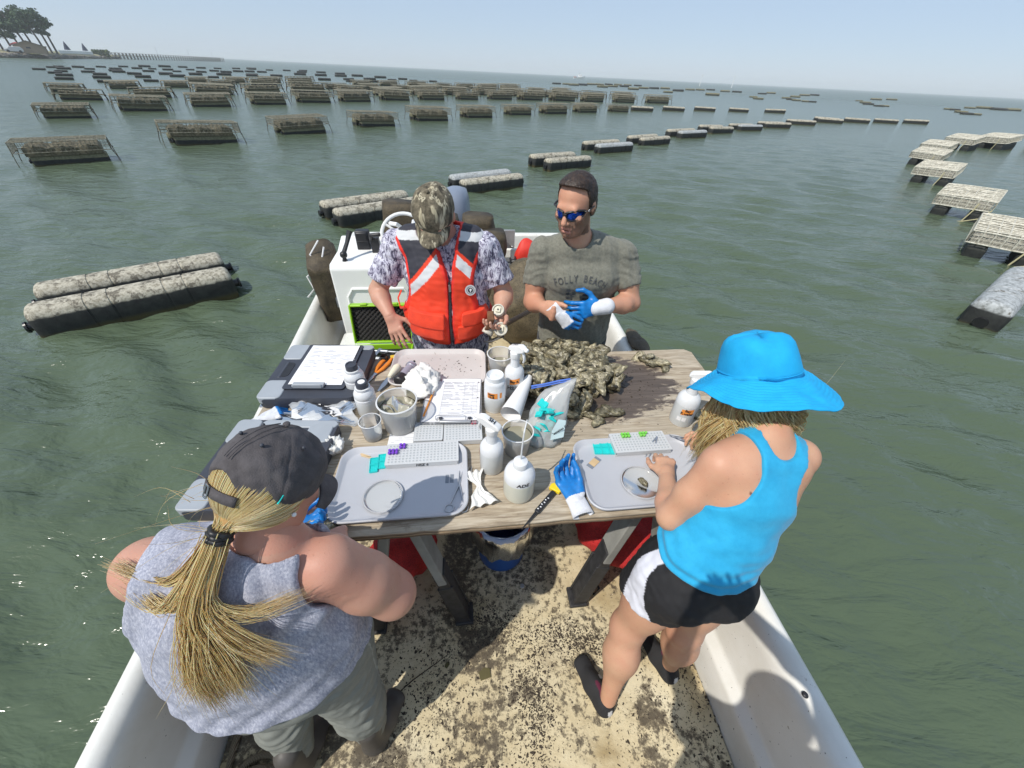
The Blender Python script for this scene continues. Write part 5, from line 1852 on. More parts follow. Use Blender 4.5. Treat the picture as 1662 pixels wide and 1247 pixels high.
def build_clipboards():
    # big grey instrument case with a clipboard on it
    def case(label, x, y, rz, w, d, h, z=TZ):
        t = thing('instrument_case', label, 'case', at(x, y, z), rz, 'grey and charcoal instrument cases')
        mb = MB()
        ro = rrect(w, d, .035, 6)
        mb.loft([[(a * .985, b * .985, 0) for a, b in ro], [(a, b, .008) for a, b in ro], [(a, b, h - .012) for a, b in ro], [(a * .988, b * .985, h) for a, b in ro]])
        mb.build('shell', M_CHAR, t, angle=40)
        for sy in (-1, 1):
            mb = MB(); mb.prism(rrect(w * .24, d * .30, .02, 4, -w * .375, sy * d * .345), h - .030, h + .0035); mb.build('corner_pad', M_CAPGREY, t, bevel=.004)
        mb = MB(); mb.prism(rrect(w * .74, d * .10, .02, 4, w * .12, d * .445), h - .03, h + .003); mb.build('edge_pad', M_CAPGREY, t, bevel=.004)
        mb = MB()
        mb.tube([(-w * .47, -d * .16, h * .62), (-w * .40, -d * .14, h * .8), (-w * .40, d * .14, h * .8), (-w * .47, d * .16, h * .62)], .014, 10)
        mb.build('handle', M_CHAR, t)
        mb = MB(); mb.prism(rrect(w * .10, d * .26, .018, 4, -w * .36, 0), h - .002, h + .0015); mb.build('handle_recess', M_BLACK, t)
        return t
    case('grey and charcoal hard case under a clipboard of forms at the back left', -.865, 1.362, R_(5), .40, .40, .055)
    c2 = case('hard case with white labels under the cap of the woman in grey', -.835, .84, R_(3), .38, .40, .055)
    for k in range(4):
        mb = MB(); mb.prism(rrect(.05, .022, .003, 2, -.12 + .035 * (k % 2), -.09 + .06 * k), .0555, .0575); mb.build('white_label', M_PAPER, c2)
    for q in ((.09, .09, .13, .13), (.09, .09, .13, -.13)):
        mb = MB(); mb.prism(rrect(q[0], q[1], .015, 3, q[2], q[3]), .02, .0585); mb.build('corner_pad', M_CAPGREY, c2, bevel=.004)
    t = thing('clipboard', 'dark clipboard with white forms lying on the back grey case', 'clipboard', at(-.850, 1.385, TZ + .060), R_(4), 'clipboards with forms')
    mb = MB(); mb.prism(rrect(.255, .335, .012, 4), 0, .003); mb.build('board', M_CHAR, t)
    p = paper_mesh(.222, .30).build('form_sheet', M_PAPER, t, loc=(.002, .008, .0035)); print_rows(p, .222, .30, 3, .0035, 22, table=False)
    mb = MB(); mb.box((-.02, -.150, .010), (.13, .028, .012)); mb.box((-.02, -.163, .013), (.12, .006, .02)); mb.build('clip', M_CAPGREY, t, bevel=.004)
    # the clear clipboard in the middle
    t = thing('clipboard', 'clear clipboard with a white form and a pencil in the middle of the table', 'clipboard', at(-.250, 1.235, TZ + .026), R_(5), 'clipboards with forms')
    t.rotation_euler.x = R_(-2)
    mb = MB(); mb.prism(rrect(.245, .30, .014, 4), 0, .003); mb.build('board', frosted('clear_board', (.75, .76, .80), .5, .1), t)
    paper_mesh(.19, .27, .002, seed=2).build('form_sheet', M_PAPER, t, loc=(-.022, -.008, .003), rz=.01)
    p = paper_mesh(.176, .278, .004, seed=1).build('form_sheet', M_PAPER, t, loc=(.028, .002, .0055), rz=-.02); print_rows(p, .176, .278, 9, .0040, 20)
    mb = MB()
    for q in (-1, 0, 1): mb.lathe([(0, .0052), (.0032, .0052)], 10, (.078, q * .11, 0))
    mb.build('punch_hole', M_INK, p)
    mb = MB(); mb.box((.018, -.146, .008), (.125, .012, .010)); mb.build('clip', M_ALU, t, bevel=.003)
    clip_wire(t, -.142, .12, .012)
    for sx in (-.04, .076):
        mb = MB(); mb.box((sx, -.132, .014), (.016, .01, .008)); mb.build('clip_tip', M_CHAR, t, bevel=.003)
    pc = thing('pencil', 'orange pencil lying along the clear clipboard', 'pencil', at(-.345, 1.205, TZ + .036), R_(-4))
    mb = MB(); mb.tube([(0, -.095, 0), (0, .075, 0)], .0042, 6); mb.build('barrel', plain('orange_pencil_paint', (.85, .30, .03), .4), pc, smooth=False)
    mb = MB(); mb.tube([(0, .075, 0), (0, .095, 0)], [.0042, .0006], 6); mb.build('point', plain('pencil_wood', (.6, .42, .25), .8), pc)
    mb = MB(); mb.tube([(0, -.108, 0), (0, -.095, 0)], .0044, 8); mb.build('ferrule', M_ALU, pc)
    s = paper_mesh(.15, .11, .002, seed=4).build('form_sheet', M_PAPER, None, loc=at(-.395, 1.025), rz=R_(6)); tag(s, 'white printed sheet half under the tube rack and big cup', 'paper')
    print_rows(s, .15, .11, 14, .0026, 8, table=False)
    s = paper_mesh(.16, .12, .004, seed=6).build('form_sheet', M_PAPER, None, loc=at(.835, 1.085), rz=R_(24)); tag(s, 'white printed sheet under the arm of the woman in the blue hat', 'paper')
    print_rows(s, .16, .12, 18, .0040, 8, table=False, m=plain('blue_print', (.35, .42, .65), .7))
    # roll of white paper behind the zip bag
    r = thing('paper_roll', 'white paper sheet rolled into a cone behind the zip bag', 'paper', at(.0, 1.15, TZ), 0)
    mb = MB(); mb.tube([(.0, -.01, .045), (.075, .205, .075)], [.045, .018], 24, caps=False); mb.build('rolled_sheet', M_PAPER, r)
    # flat zip bags with papers
    z = thing('zip_bag', 'flat clear zip bag of papers lying before the back case', 'plastic bag', at(-.770, 1.115), R_(8))
    rows = []
    for i in range(13):
        rows.append([(-.14 + .28 * i / 12 + .015 * math.sin(k), -.065 + .13 * k / 10, .022 + .016 * math.sin(i * .9 + k * .6) + .012 * abs(math.sin(i * 1.9 - k * 1.3))) for k in range(11)])
    mb = MB(); mb.loft(rows, closed=False, caps=False); mb.build('bag_film', M_BAG, z, angle=180)
    mb = MB(); mb.loft([[(x, y, q - .012) for x, y, q in r_] for r_ in rows], closed=False, caps=False); mb.build('bag_film', M_BAG, z, angle=180)
    for k, (dx, dy, rz) in enumerate(((.06, .02, .15), (-.01, -.02, .1), (-.06, .015, .3))):
        p = paper_mesh(.11, .07, .008, 6, k).build('form_sheet', M_PAPER, z, loc=(dx, dy, .014 + .003 * k), rz=rz); print_rows(p, .11, .07, 50 + k, .0085, 5, table=False)
build_clipboards()

def build_misc():
    # pliers with orange grips
    t = thing('pliers', 'garden snips with orange grips behind the white bottles', 'pliers', at(-.632, 1.46, TZ + .008), R_(-14))
    og = plain('orange_grip', (.72, .22, .02), .45, .1, 12)
    for sd in (-1, 1):
        mb = MB(); mb.tube([(sd * .004, -.045, 0), (sd * .014, -.01, 0), (sd * .018, .04, 0), (sd * .012, .085, 0)], [.006, .010, .0105, .007], 10, flat=.75); mb.build('grip', og, t)
        mb = MB(); mb.tube([(sd * .005, -.045, 0), (-sd * .004, -.08, 0), (-sd * .002, -.12, 0)], [.006, .008, .002], 8, flat=.5); mb.build('blade', M_STEEL, t)
    t = thing('cap', 'loose black screw cap by the table edge', 'cap', at(-.635, 1.535), 0)
    mb = MB(); mb.lathe([(.018, 0), (.0195, .003), (.0195, .024), (.0175, .025), (.0165, .004), (0, .004)], 24); mb.build('cap_body', M_BLACK, t)
    t = thing('knife', 'wooden handled knife standing by the case corner', 'knife', at(-.700, 1.50, TZ + .009), R_(80))
    mb = MB(); mb.tube([(-.045, 0, 0), (0, 0, .002), (.045, 0, 0)], [.008, .010, .007], 10); mb.build('handle', plain('brown_wood_handle', (.22, .10, .04), .6), t)
    mb = MB(); mb.beam((.045, 0, 0), (.12, 0, 0), .016, .002); mb.build('blade', M_STEEL, t)
    # oyster knife with cream bulb handle
    t = thing('shucking_knife', 'oyster knife with a cream bulb handle on the back tray', 'knife', (-.558, 1.40, TRF + .017), R_(-12))
    mb = MB(); mb.tube([(0, -.03, 0), (0, -.015, 0), (0, .015, 0), (0, .045, 0), (0, .062, 0), (0, .066, 0)], [.010, .012, .016, .020, .015, .005], 16); mb.build('handle', plain('cream_handle', (.78, .74, .56), .45, .05, 10), t)
    mb = MB(); mb.tube([(0, -.03, 0), (-.004, -.08, -.006), (-.008, -.12, -.010)], [.010, .012, .004], 8, flat=.2); mb.build('blade', M_STEEL, t)
    t = thing('refractometer', 'grey and black tube instrument on the back tray', 'instrument', (-.498, 1.40, TRF + .020), R_(-14))
    mb = MB(); mb.tube([(0, -.02, 0), (0, .05, 0), (0, .055, 0), (0, .075, 0)], [.022, .020, .024, .024], 20); mb.build('tube_body', plain('lilac_grey_plastic', (.32, .30, .36), .35), t)
    mb = MB(); mb.tube([(0, -.065, 0), (0, -.06, 0), (0, -.02, 0)], [.022, .026, .024], 20); mb.build('eyecup', M_BLACK, t)
    mb = MB(); mb.lathe([(.0255, -.003), (.0265, 0), (.0255, .003)], 20, (0, .057, 0), Matrix.Rotation(R_(90), 4, 'X')); mb.build('ring', M_STEEL, t)
    mb = MB(); mb.ball((.010, .078, .02), .006); mb.build('knob', M_BLACK, t)
    # knife at the front edge
    t = thing('knife', 'black handled blade with white marks and a yellow guard by the blue glove', 'knife', at(.135, .765, TZ + .010), R_(-37))
    mb = MB(); mb.prism(rrect(.017, .105, .004, 3, 0, -.005), -.005, .005); mb.build('handle', M_BLACK, t, bevel=.002)
    mb = MB(); mb.prism([(-.005, -.055), (.005, -.055), (.001, -.135), (-.001, -.135)], -.003, .001); mb.build('blade', M_BLACK, t)
    mb = MB(); mb.prism([(-.020, .045), (.018, .05), (.022, .072), (.008, .086), (-.012, .082), (-.024, .064)], -.004, .010); mb.build('guard', plain('yellow_plastic', (.85, .62, .02), .4), t, bevel=.002)
    mb = MB(); mb.lathe([(0, 0), (.018, 0), (.019, .003), (.017, .008), (0, .0095)], 24, (.008, .098, -.004)); mb.build('disc', plain('pale_green_disc', (.55, .68, .45), .3), t)
    mb = MB()
    for k in range(6): mb.box((-.002 + .003 * (k % 2), -.045 + .011 * k, .0056), (.005, .0035, .0006))
    mb.build('white_mark', M_PAPER, t)
build_misc()

# -------- gloves lying about
def glove(name, label, w, d, n, thumb, size, curls, loc_z=0, spread=.10, group='blue coated work gloves', cuff=.055, open_=.5, mat=None):
    P = hand_prims(w, d, n, thumb, size, curls=curls, spread=spread, thumb_open=open_)
    V, Q = fine(P, .0028)
    w = np.asarray(w, float); d = nz(d)
    t = thing(name, label, 'glove', tuple(w), 0, group)
    s = (V - w) @ d
    nn = nz(np.asarray(n, float) - d * (np.asarray(n, float) @ d))
    def col(P):
        s_ = (P - w) @ d
        back = (P - w) @ nn < -.002
        k = (s_ < .016) | (back & (s_ < .075 * size))
        return np.where(k[:, None], np.array([[.70, .71, .74]]), np.array([[.008, .19, .55]]))
    np_mesh('coated_hand', [(V, Q)], w, mat or M_GLOVE_COL, t, col)
    sd = np.cross(d, nn)
    mb = MB()
    rings = []
    for i, (u, k) in enumerate(((.012, 1.0), (-.01, 1.02), (-.03, 1.05), (-cuff, 1.12), (-cuff + .001, 1.02), (-.03, .95))):
        rings.append([tuple(d * u + sd * math.cos(a) * .031 * size * k * (1 + .05 * math.sin(3 * a + i)) + nn * math.sin(a) * .014 * size * k) for a in [2 * math.pi * j / 24 for j in range(24)]])
    mb.loft(rings, caps=False); mb.build('cuff', M_GLOVECUFF, t, angle=180)
    return t
def m_glove():
    m = NT('glove_two_tone')
    m.color(m.mix(m.ramp(m.noise(60, 4), [(.4, 0.0), (.7, .25)]), m.attr(), (.05, .06, .08)))
    m.set(rough=.42); m.bump(m.noise(150, 4), .35, .002)
    return m.m
M_GLOVE_COL = m_glove()
glove('work_glove', 'blue and white work glove lying palm down beside the right tray', (.236, .765, TZ + .016), (-.36, .93, .05), (.10, .0, 1), 1, 1.12, [(.55, .55, .35), (.7, .7, .3), (.8, .7, .3), (.9, .6, .3)], spread=.16, open_=.25)
glove('work_glove', 'blue glove bunched up left of the flat zip bag', (-.99, 1.055, TZ + .018), (.72, .66, .12), (0, .1, -1), 1, 1.0, [(.9, 1.2, .9)] * 4, cuff=.03)
glove('work_glove', 'dark blue glove holding oysters under the hand of the woman in grey', (-.66, .60, TZ + .012), (.85, .42, .1), (0, 0, 1), -1, 1.0, [(.55, .7, .5)] * 4, cuff=.04)

# -------- oysters
def m_oyster():
    m = NT('oyster_shell')
    oi = m.n('ShaderNodeObjectInfo')
    n = m.noise(22, 6, .75, None, 1.0)
    c = m.ramp(n, [(.28, (.050, .045, .036)), (.44, (.185, .172, .140)), (.56, (.38, .365, .315)), (.70, (.72, .70, .64))])
    c = m.mix(m.ramp(m.noise(9, 4), [(.5, 0.0), (.75, .5)]), c, (.085, .080, .045))
    # growth bands: pale about the beak, olive dark towards the lip
    mp = m.n('ShaderNodeMapping'); mp.inputs['Scale'].default_value = (22, 34, 6); m.link(m.co(), mp.inputs[0])
    ln = m.n('ShaderNodeVectorMath', operation='LENGTH'); m.link(mp.outputs[0], ln.inputs[0])
    rd = m.math('ADD', ln.outputs['Value'], m.math('MULTIPLY', m.math('SUBTRACT', m.noise(40, 4, .7), .5), .9))
    band = m.ramp(rd, [(.15, (1.35, 1.3, 1.15)), (.45, (.62, .60, .50)), (.60, (1.25, 1.2, 1.0)), (.80, (.55, .52, .40)), (.95, (.30, .28, .22))])
    c = m.mix(1.0, c, band, 'MULTIPLY')
    c = m.mix(1.0, c, m.ramp(oi.outputs['Random'], [(0, (.45, .43, .36)), (.4, (.9, .88, .80)), (1, (1.55, 1.5, 1.4))]), 'MULTIPLY')
    m.color(c)
    m.set(rough=.32)
    w = m.n('ShaderNodeTexWave', wave_type='RINGS'); w.inputs['Scale'].default_value = 26; w.inputs['Distortion'].default_value = 6; w.inputs['Detail'].default_value = 3
    m.link(m.co(), w.inputs['Vector'])
    m.bump(m.math('ADD', m.math('MULTIPLY', w.outputs['Fac'], .5), m.noise(60, 5, .7)), .7, .004)
    return m.m
M_OYS = m_oyster()
def oyster_mesh(seed):
    r = np.random.RandomState(seed)
    n, m_ = 22, 7
    L, W = .043 * (.85 + .3 * r.rand()), .028 * (.85 + .3 * r.rand())
    ph = r.rand(4) * 6.28
    V, F = [], []
    for side in (1, -1):
        for i in range(m_ + 1):
            u = i / m_
            for k in range(n):
                a = 2 * math.pi * k / n
                rr_ = u * (1 + .10 * math.sin(3 * a + ph[0]) + .07 * math.sin(5 * a + ph[1]) + .05 * math.sin(8 * a + ph[2]))
                x = L * rr_ * math.cos(a) * (1 - .22 * math.cos(a - .3))
                y = W * rr_ * math.sin(a) * (1 + .25 * math.cos(a))
                hgt = (.0115 if side > 0 else .008) * (1 - u ** 2.6) ** .9
                ridge = .0023 * math.sin(u * 16 + math.sin(a * 2 + ph[3]) * 1.2) * (u > .15)
                V.append((x + .006 * (1 - u), y, side * (hgt + ridge * (1 if side > 0 else .6)) + (.0006 * side if u < 1 else 0)))
    st = (m_ + 1) * n
    for s in (0, 1):
        for i in range(m_):
            for k in range(n):
                k2 = (k + 1) % n
                q = (s * st + i * n + k, s * st + (i + 1) * n + k, s * st + (i + 1) * n + k2, s * st + i * n + k2)
                F.append(q if s == 0 else q[::-1])
    for k in range(n):
        k2 = (k + 1) % n
        F.append((m_ * n + k, st + m_ * n + k, st + m_ * n + k2, m_ * n + k2))
    mb = MB(); mb.v, mb.f = V, F
    me = mb.mesh('oyster', True, 38)
    me.materials.append(M_OYS)
    return me
ME_OYS = [oyster_mesh(100 + i) for i in range(7)]
def oyster(x, y, z, rot, s, label, group='oysters on the table'):
    o = bpy.data.objects.new('oyster', ME_OYS[int(hash01(x, y, z) * 6.99)])
    COL.objects.link(o)
    o.location = (x, y, z); o.rotation_euler = rot; o.scale = (s, s, s * 1.05)
    return tag(o, label, 'oyster', group)
def build_oysters():
    rr = random.Random(12)
    lab = 'muddy grey brown oyster in the big heap on the wet boards'
    # heap outline in table coordinates taken from the photograph: denser at the back left, trailing to the front right
    pts = []
    tries = 0
    blobs = [((.16, 1.52), .13, .13, 66), ((.27, 1.56), .12, .09, 30), ((.36, 1.52), .08, .09, 20), ((.28, 1.37), .13, .09, 34), ((.42, 1.41), .08, .05, 13), ((.27, 1.25), .07, .05, 9), ((.10, 1.40), .06, .10, 18)]
    for (cx, cy), sx, sy, n in blobs:
        for k in range(n):
            for _ in range(30):
                a, q = rr.uniform(0, 6.283), math.sqrt(rr.random())
                x, y = cx + sx * q * math.cos(a), cy + sy * q * math.sin(a)
                near = sum(1 for (px, py, pz) in pts if (px - x) ** 2 + (py - y) ** 2 < .034 ** 2)
                if near < 3: break
            zz = .011
            for (px, py, pz) in pts:
                dd = math.hypot(px - x, py - y)
                if dd < .046: zz = max(zz, pz + .0225 * (1 - (dd / .052) ** 2))
            zz = min(zz, .082)
            pts.append((x, y, zz))
            oyster(x, y, TZ + zz, (rr.gauss(0, .42), rr.gauss(0, .42), rr.uniform(0, 6.283)), rr.uniform(.88, 1.22), lab, 'oysters in the big heap')
    for x, y, rz, s in ((.365, 1.165, 1.0, 1.0), (.335, 1.20, 2.2, .95), (.395, 1.215, .4, 1.05), (.42, 1.245, 2.8, .9), (.30, 1.215, .3, .9), (.255, 1.195, 3.0, 1.05), (.46, 1.225, .5, 1.0), (.245, 1.235, 1.2, .9)):
        oyster(x, y, TZ + .011, (rr.uniform(-.2, .2), rr.uniform(-.2, .2), rz), s, 'muddy oyster strewn along the front of the big heap', 'oysters along the front of the heap')
    for x, y, z, rz, s in ((.655, 1.660, .011, .6, 1.0), (.675, 1.635, .013, 2.0, 1.1), (.70, 1.645, .026, 1.2, .95), (.72, 1.615, .012, .2, 1.1), (.745, 1.60, .022, 2.7, 1.05), (.765, 1.575, .012, 1.1, .85), (.735, 1.64, .012, 2.2, .9), (.700, 1.605, .012, 2.9, .9)):
        oyster(x, y, TZ + z, (rr.uniform(-.4, .4), rr.uniform(-.4, .4), rz), s, 'oyster in the small cluster at the back right table corner', 'oysters in the small back cluster')
    for x, y, z, rz, s, w in ((.83, 1.235, .012, .4, 1.0, 'rearmost'), (.865, 1.19, .014, 2.4, 1.15, 'broadest'), (.845, 1.145, .011, 1.0, .95, 'frontmost')):
        oyster(x, y, TZ + z, (.1, -.15, rz), s, '%s of three oysters between the right spray bottle and the blue hat' % w, 'oysters by the right spray bottle')
    o = oyster(.483, .862, TRF + .010, (0, 0, 2.1), .52, 'single small pale oyster lying in the clear dish on the right tray', 'oyster in the dish')
    for x, y, rz, w in ((-.575, .645, .5, 'left'), (-.545, .62, 1.7, 'right')):
        oyster(x, y, TZ + .02, (.4, .2, rz), .85, '%s oyster half inside the dark blue glove by the left tray' % w, 'oysters in the blue glove')
build_oysters()

# -------- crumbs of silt and shell on the boards, mud on the deck
def flakes(name, label, n, fn, mat, smin, smax, seed, kind='stuff'):
    rr = random.Random(seed)
    mb = MB()
    for i in range(n):
        p = fn(rr)
        if p is None: continue
        s = rr.uniform(smin, smax) * (1 if rr.random() < .85 else 1.8)
        a = rr.uniform(0, 6.28)
        e = rr.uniform(.14, .7)
        hgt = s * rr.uniform(.15, .5)
        k = rr.choice((5, 6, 7))
        base = [(p[0] + s * math.cos(a) * math.cos(q) - s * e * math.sin(a) * math.sin(q), p[1] + s * math.sin(a) * math.cos(q) + s * e * math.cos(a) * math.sin(q), p[2] + .0004) for q in [2 * math.pi * j / k + rr.uniform(-.3, .3) for j in range(k)]]
        tip = (p[0] + rr.uniform(-.3, .3) * s, p[1] + rr.uniform(-.3, .3) * s, p[2] + hgt)
        mb.add(base + [tip], [(j, (j + 1) % k, k) for j in range(k)])
    o = mb.build(name, mat, None, smooth=False)
    return tag(o, label, None, None, kind)
M_MUD = plain('dark_mud', (.050, .038, .026), .85, .5, 30)
M_SHELLBIT = plain('shell_bits', (.45, .38, .26), .8, .4, 40)
def deck_clusters(rr):
    c = rr.choice([(.20, .62, .12, .05), (.33, .66, .13, .05), (.45, .68, .12, .04), (.02, .70, .06, .05), (-.08, .72, .05, .06), (.15, .42, .05, .10), (.20, .33, .05, .08), (.62, .40, .12, .10), (.75, .62, .10, .12), (.86, .42, .05, .2), (-.3, .42, .10, .08), (-.20, .34, .1, .1), (.05, .20, .12, .06), (-.25, .55, .12, .06), (.16, .40, .03, .09), (.12, .47, .05, .04), (.28, .68, .10, .03), (.40, .64, .06, .04), (-.42, .20, .05, .1), (.25, .62, .25, .03)])
    x, y = rr.gauss(c[0], c[2]), rr.gauss(c[1], c[3])
    if not (-.95 < x < .93 and -.6 < y < 4): return None
    return (x, y, 0)
flakes('mud_flakes', 'dark dried mud and weed clumped on the boat deck', 7000, deck_clusters, M_MUD, .0014, .0052, 4)
flakes('mud_flakes', 'fine dark mud crumbs scattered over the whole boat deck', 2400, lambda rr: (rr.uniform(-.95, .92), rr.uniform(-.5, 1.6), 0), M_MUD, .0009, .0030, 5)
flakes('shell_chips', 'pale shell chips scattered over the boat deck', 500, lambda rr: (rr.uniform(-.7, .9), rr.uniform(-.4, 1.3), 0), M_SHELLBIT, .0015, .004, 6)
flakes('silt_crumbs', 'dark silt crumbs on the plywood round the oyster heap', 900, lambda rr: (rr.gauss(.36, .17), rr.gauss(1.42, .13), TZ) if True else None, M_MUD, .0012, .0050, 7)
flakes('weed_scraps', 'brown weed scraps tangled at the back left of the oyster heap', 420, lambda rr: (rr.gauss(.09, .035), rr.gauss(1.50, .06), TZ + rr.uniform(0, .03)), plain('brown_weed', (.09, .065, .025), .8, .4, 30), .003, .012, 8)
flakes('silt_crumbs', 'brown scraps stuck on the dirty back tray', 60, lambda rr: (rr.gauss(-.28, .08), rr.gauss(1.49, .05), TRF), M_MUD, .0015, .006, 9)
def build_deck_bits():
    mb = MB(); mb.tube([(-.44, .40, .006), (-.36, .47, .012), (-.28, .53, .008), (-.22, .575, .006)], [.002, .0025, .002, .0012], 5)
    tag(mb.build('twig', M_MUD), 'thin dark twig lying on the deck by the grey leggings', 'twig')
    for x, y, rz, s, w in ((-.055, .505, .4, .024, 'larger'), (-.225, .53, 1.1, .010, 'small')):
        mb = MB(); mb.prism([(-s, -s * .7), (s * .9, -s * .8), (s * 1.1, s * .5), (.1 * s, s), (-s, s * .6)], .001, .004, Matrix.Rotation(rz, 4, 'Z'))
        tag(mb.build('leaf', plain('olive_leaf', (.10, .085, .03), .7), None, loc=(x, y, .002)), '%s olive brown scrap of leaf on the deck under the table front' % w, 'leaf', 'leaf scraps on the deck')
    mb = MB(); mb.lathe([(.010, 0), (.011, .004), (.009, .006), (0, .005)], 16)
    tag(mb.build('bottle_cap', M_ALU, None, loc=(.105, .885, .001)), 'small round metal cap on the deck right of the bucket', 'cap')
    # rope at the lower left
    pts = []
    for i in range(60):
        a = i * .28
        r = .105 + .02 * math.sin(i * .37) - .0008 * i
        pts.append((-.86 + r * 1.0 * math.cos(a) + .0006 * i, .13 + r * .75 * math.sin(a), .014 + .010 * (i // 23)))
    mb = MB(); mb.tube([(-1.0, .32, .014), (-.99, .24, .014), (-.97, .16, .014)] + pts, .013, 8)
    m = NT('tan_rope')
    w = m.n('ShaderNodeTexWave'); w.inputs['Scale'].default_value = 60; w.inputs['Distortion'].default_value = 2; m.link(m.co(), w.inputs['Vector'])
    m.color(m.ramp(w.outputs['Fac'], [(.2, (.13, .10, .06)), (.8, (.30, .25, .17))])); m.set(rough=.95); m.bump(w.outputs['Fac'], .6, .004)
    tag(mb.build('rope', m.m), 'coiled tan rope on the deck behind the woman in the grey top', 'rope')
build_deck_bits()
# ------------------------------------------------------------------ people
def m_skin(name, rough=.48):
    m = NT(name)
    n = m.noise(14, 5, .65)
    c = m.mix(m.ramp(n, [(.35, 0.0), (.75, .42)]), m.attr(), (.50, .20, .135))
    f = m.noise(120, 3, .6)
    c = m.mix(m.ramp(f, [(.64, 0.0), (.72, .40)]), c, (.30, .13, .08))
    c = m.mix(m.ramp(m.noise(4.5, 4, .6), [(.40, 0.0), (.70, .28)]), c, (.62, .42, .30))
    m.color(c)
    m.set(rough=rough, sss=.07, spec=.35)
    m.b.inputs['Subsurface Radius'].default_value = (.9, .35, .2)
    m.b.inputs['Subsurface Scale'].default_value = .012
    m.bump(m.math('ADD', m.noise(210, 4, .7), m.math('MULTIPLY', m.noise(38, 3), .6)), .35, .0016)
    return m.m
M_SKIN = m_skin('skin')

def m_cloth(name, lo, hi, scale=60, rough=.9, weave=420, stretch=None, bump=.35, sheen=.12):
    m = NT(name)
    co = m.co('Object', stretch) if stretch else m.co()
    c = m.ramp(m.noise(scale, 5, .7, co), [(.35, lo), (.65, hi)])
    m.color(c)
    m.set(rough=rough, sheen=0.0 if 'hair' in name else sheen)
    m.bump(m.math('ADD', m.noise(weave, 2), m.math('MULTIPLY', m.noise(28, 4), 1.2)), bump, .0022)
    return m.m
def m_attr(name, rough=.8, var=.18, scale=30, weave=350, bump=.3):
    m = NT(name)
    n = m.noise(scale, 5, .65)
    m.color(m.mix(m.ramp(n, [(.3, var), (.7, 0.0)]), m.attr(), (.03, .03, .03)))
    m.set(rough=rough)
    m.bump(m.math('ADD', m.noise(weave, 2), m.math('MULTIPLY', m.noise(24, 4), 1.0)), bump, .002)
    return m.m

def head_axes(f, u0=(0, 0, 1), roll=0.0):
    f = nz(f)
    u = np.asarray(u0, float)
    u = nz(u - f * (u @ f))
    r = np.cross(f, u)
    if roll:
        u, r = u * math.cos(roll) + r * math.sin(roll), r * math.cos(roll) - u * math.sin(roll)
    return r, f, u

def head_prims(H, r, f, u, s=1.0, face=True):
    q = lambda a, b, c: np.asarray(H) + (r * a + f * b + u * c) * s
    A = (r, f, u)
    P = [(el(q(0, -.012, .030), np.array((.076, .095, .088)) * s, A), .02),
         (el(q(0, .022, -.030), np.array((.066, .076, .088)) * s, A), .02),
         (ec(q(-.026, .050, -.088), q(.026, .050, -.088), (.026 * s, .024 * s), (.026 * s, .024 * s), u), .03),
         (el(q(0, .074, -.100), np.array((.022, .016, .017)) * s, A), .02)]
    if face:
        P += [(ec(q(-.034, .080, .022), q(.034, .080, .022), (.013 * s, .012 * s), (.013 * s, .012 * s), u), .02),
              (rc(q(0, .088, .012), q(0, .112, -.028), .0075 * s, .0125 * s), .010),
              (el(q(-.011, .099, -.034), np.array((.0085, .010, .008)) * s, A), .006), (el(q(.011, .099, -.034), np.array((.0085, .010, .008)) * s, A), .006),
              (el(q(-.042, .066, -.022), np.array((.022, .018, .018)) * s, A), .02), (el(q(.042, .066, -.022), np.array((.022, .018, .018)) * s, A), .02),
              (ec(q(-.020, .086, -.0645), q(.020, .086, -.0645), (.0065 * s, .0075 * s), (.0065 * s, .0075 * s), u), .006),
              (ec(q(-.016, .086, -.0780), q(.016, .086, -.0780), (.0075 * s, .0085 * s), (.0075 * s, .0085 * s), u), .006)]
    for sd in (-1, 1):
        P += [(el(q(sd * .077, -.012, -.005), np.array((.010, .020, .031)) * s, A), .006)]
    return P, q

def limb(sh, elb, wr, r=(.050, .040, .039, .027), bic=.012):
    sh, elb, wr = map(lambda v: np.asarray(v, float), (sh, elb, wr))
    m1 = sh * .45 + elb * .55
    m2 = elb * .70 + wr * .30
    return [(rc(sh, m1, r[0], (r[0] + r[1]) * .5 + bic * .3), .02), (rc(m1, elb, (r[0] + r[1]) * .5 + bic * .3, r[1] * .93), .02),
            (rc(elb, m2, r[1] * .93, r[2] + .003), .02), (rc(m2, wr, r[2] + .003, r[3]), .02)]

def leg(hip, knee, ank, r=(.085, .056, .056, .036)):
    hip, knee, ank = map(lambda v: np.asarray(v, float), (hip, knee, ank))
    m = knee * .68 + ank * .32
    return [(rc(hip, knee, r[0], r[1]), .03), (rc(knee, m, r[1] * .95, r[2] * 1.02), .03), (rc(m, ank, r[2] * 1.02, r[3]), .03)]

def shoe_field(heel, toe, h=.11, w=.046, ank=None):
    """a shoe pointing from heel to toe, resting on the deck"""
    heel, toe = np.asarray(heel, float), np.asarray(toe, float)
    d = nz(toe - heel)
    s = np.array((-d[1], d[0], 0))
    L = np.linalg.norm(toe - heel)
    P = [(ec(heel + d * w * .9 + (0, 0, .03), heel + d * L * .5 + (0, 0, .03), (w * .82, .028), (w * .95, .028), s), .02),
         (ec(heel + d * L * .5 + (0, 0, .03), toe - d * w * .9 + (0, 0, .026), (w * .95, .028), (w * .85, .024), s), .02),
         (el(heel + d * L * .42 + (0, 0, .052), (w * 1.55, w * .72, .040), (d, s, (0, 0, 1))), .03),
         (rc(heel + d * w * 1.25 + (0, 0, .045), heel + d * w * 1.35 + (0, 0, h), w * .86, w * .84), .02)]
    return P, d, s

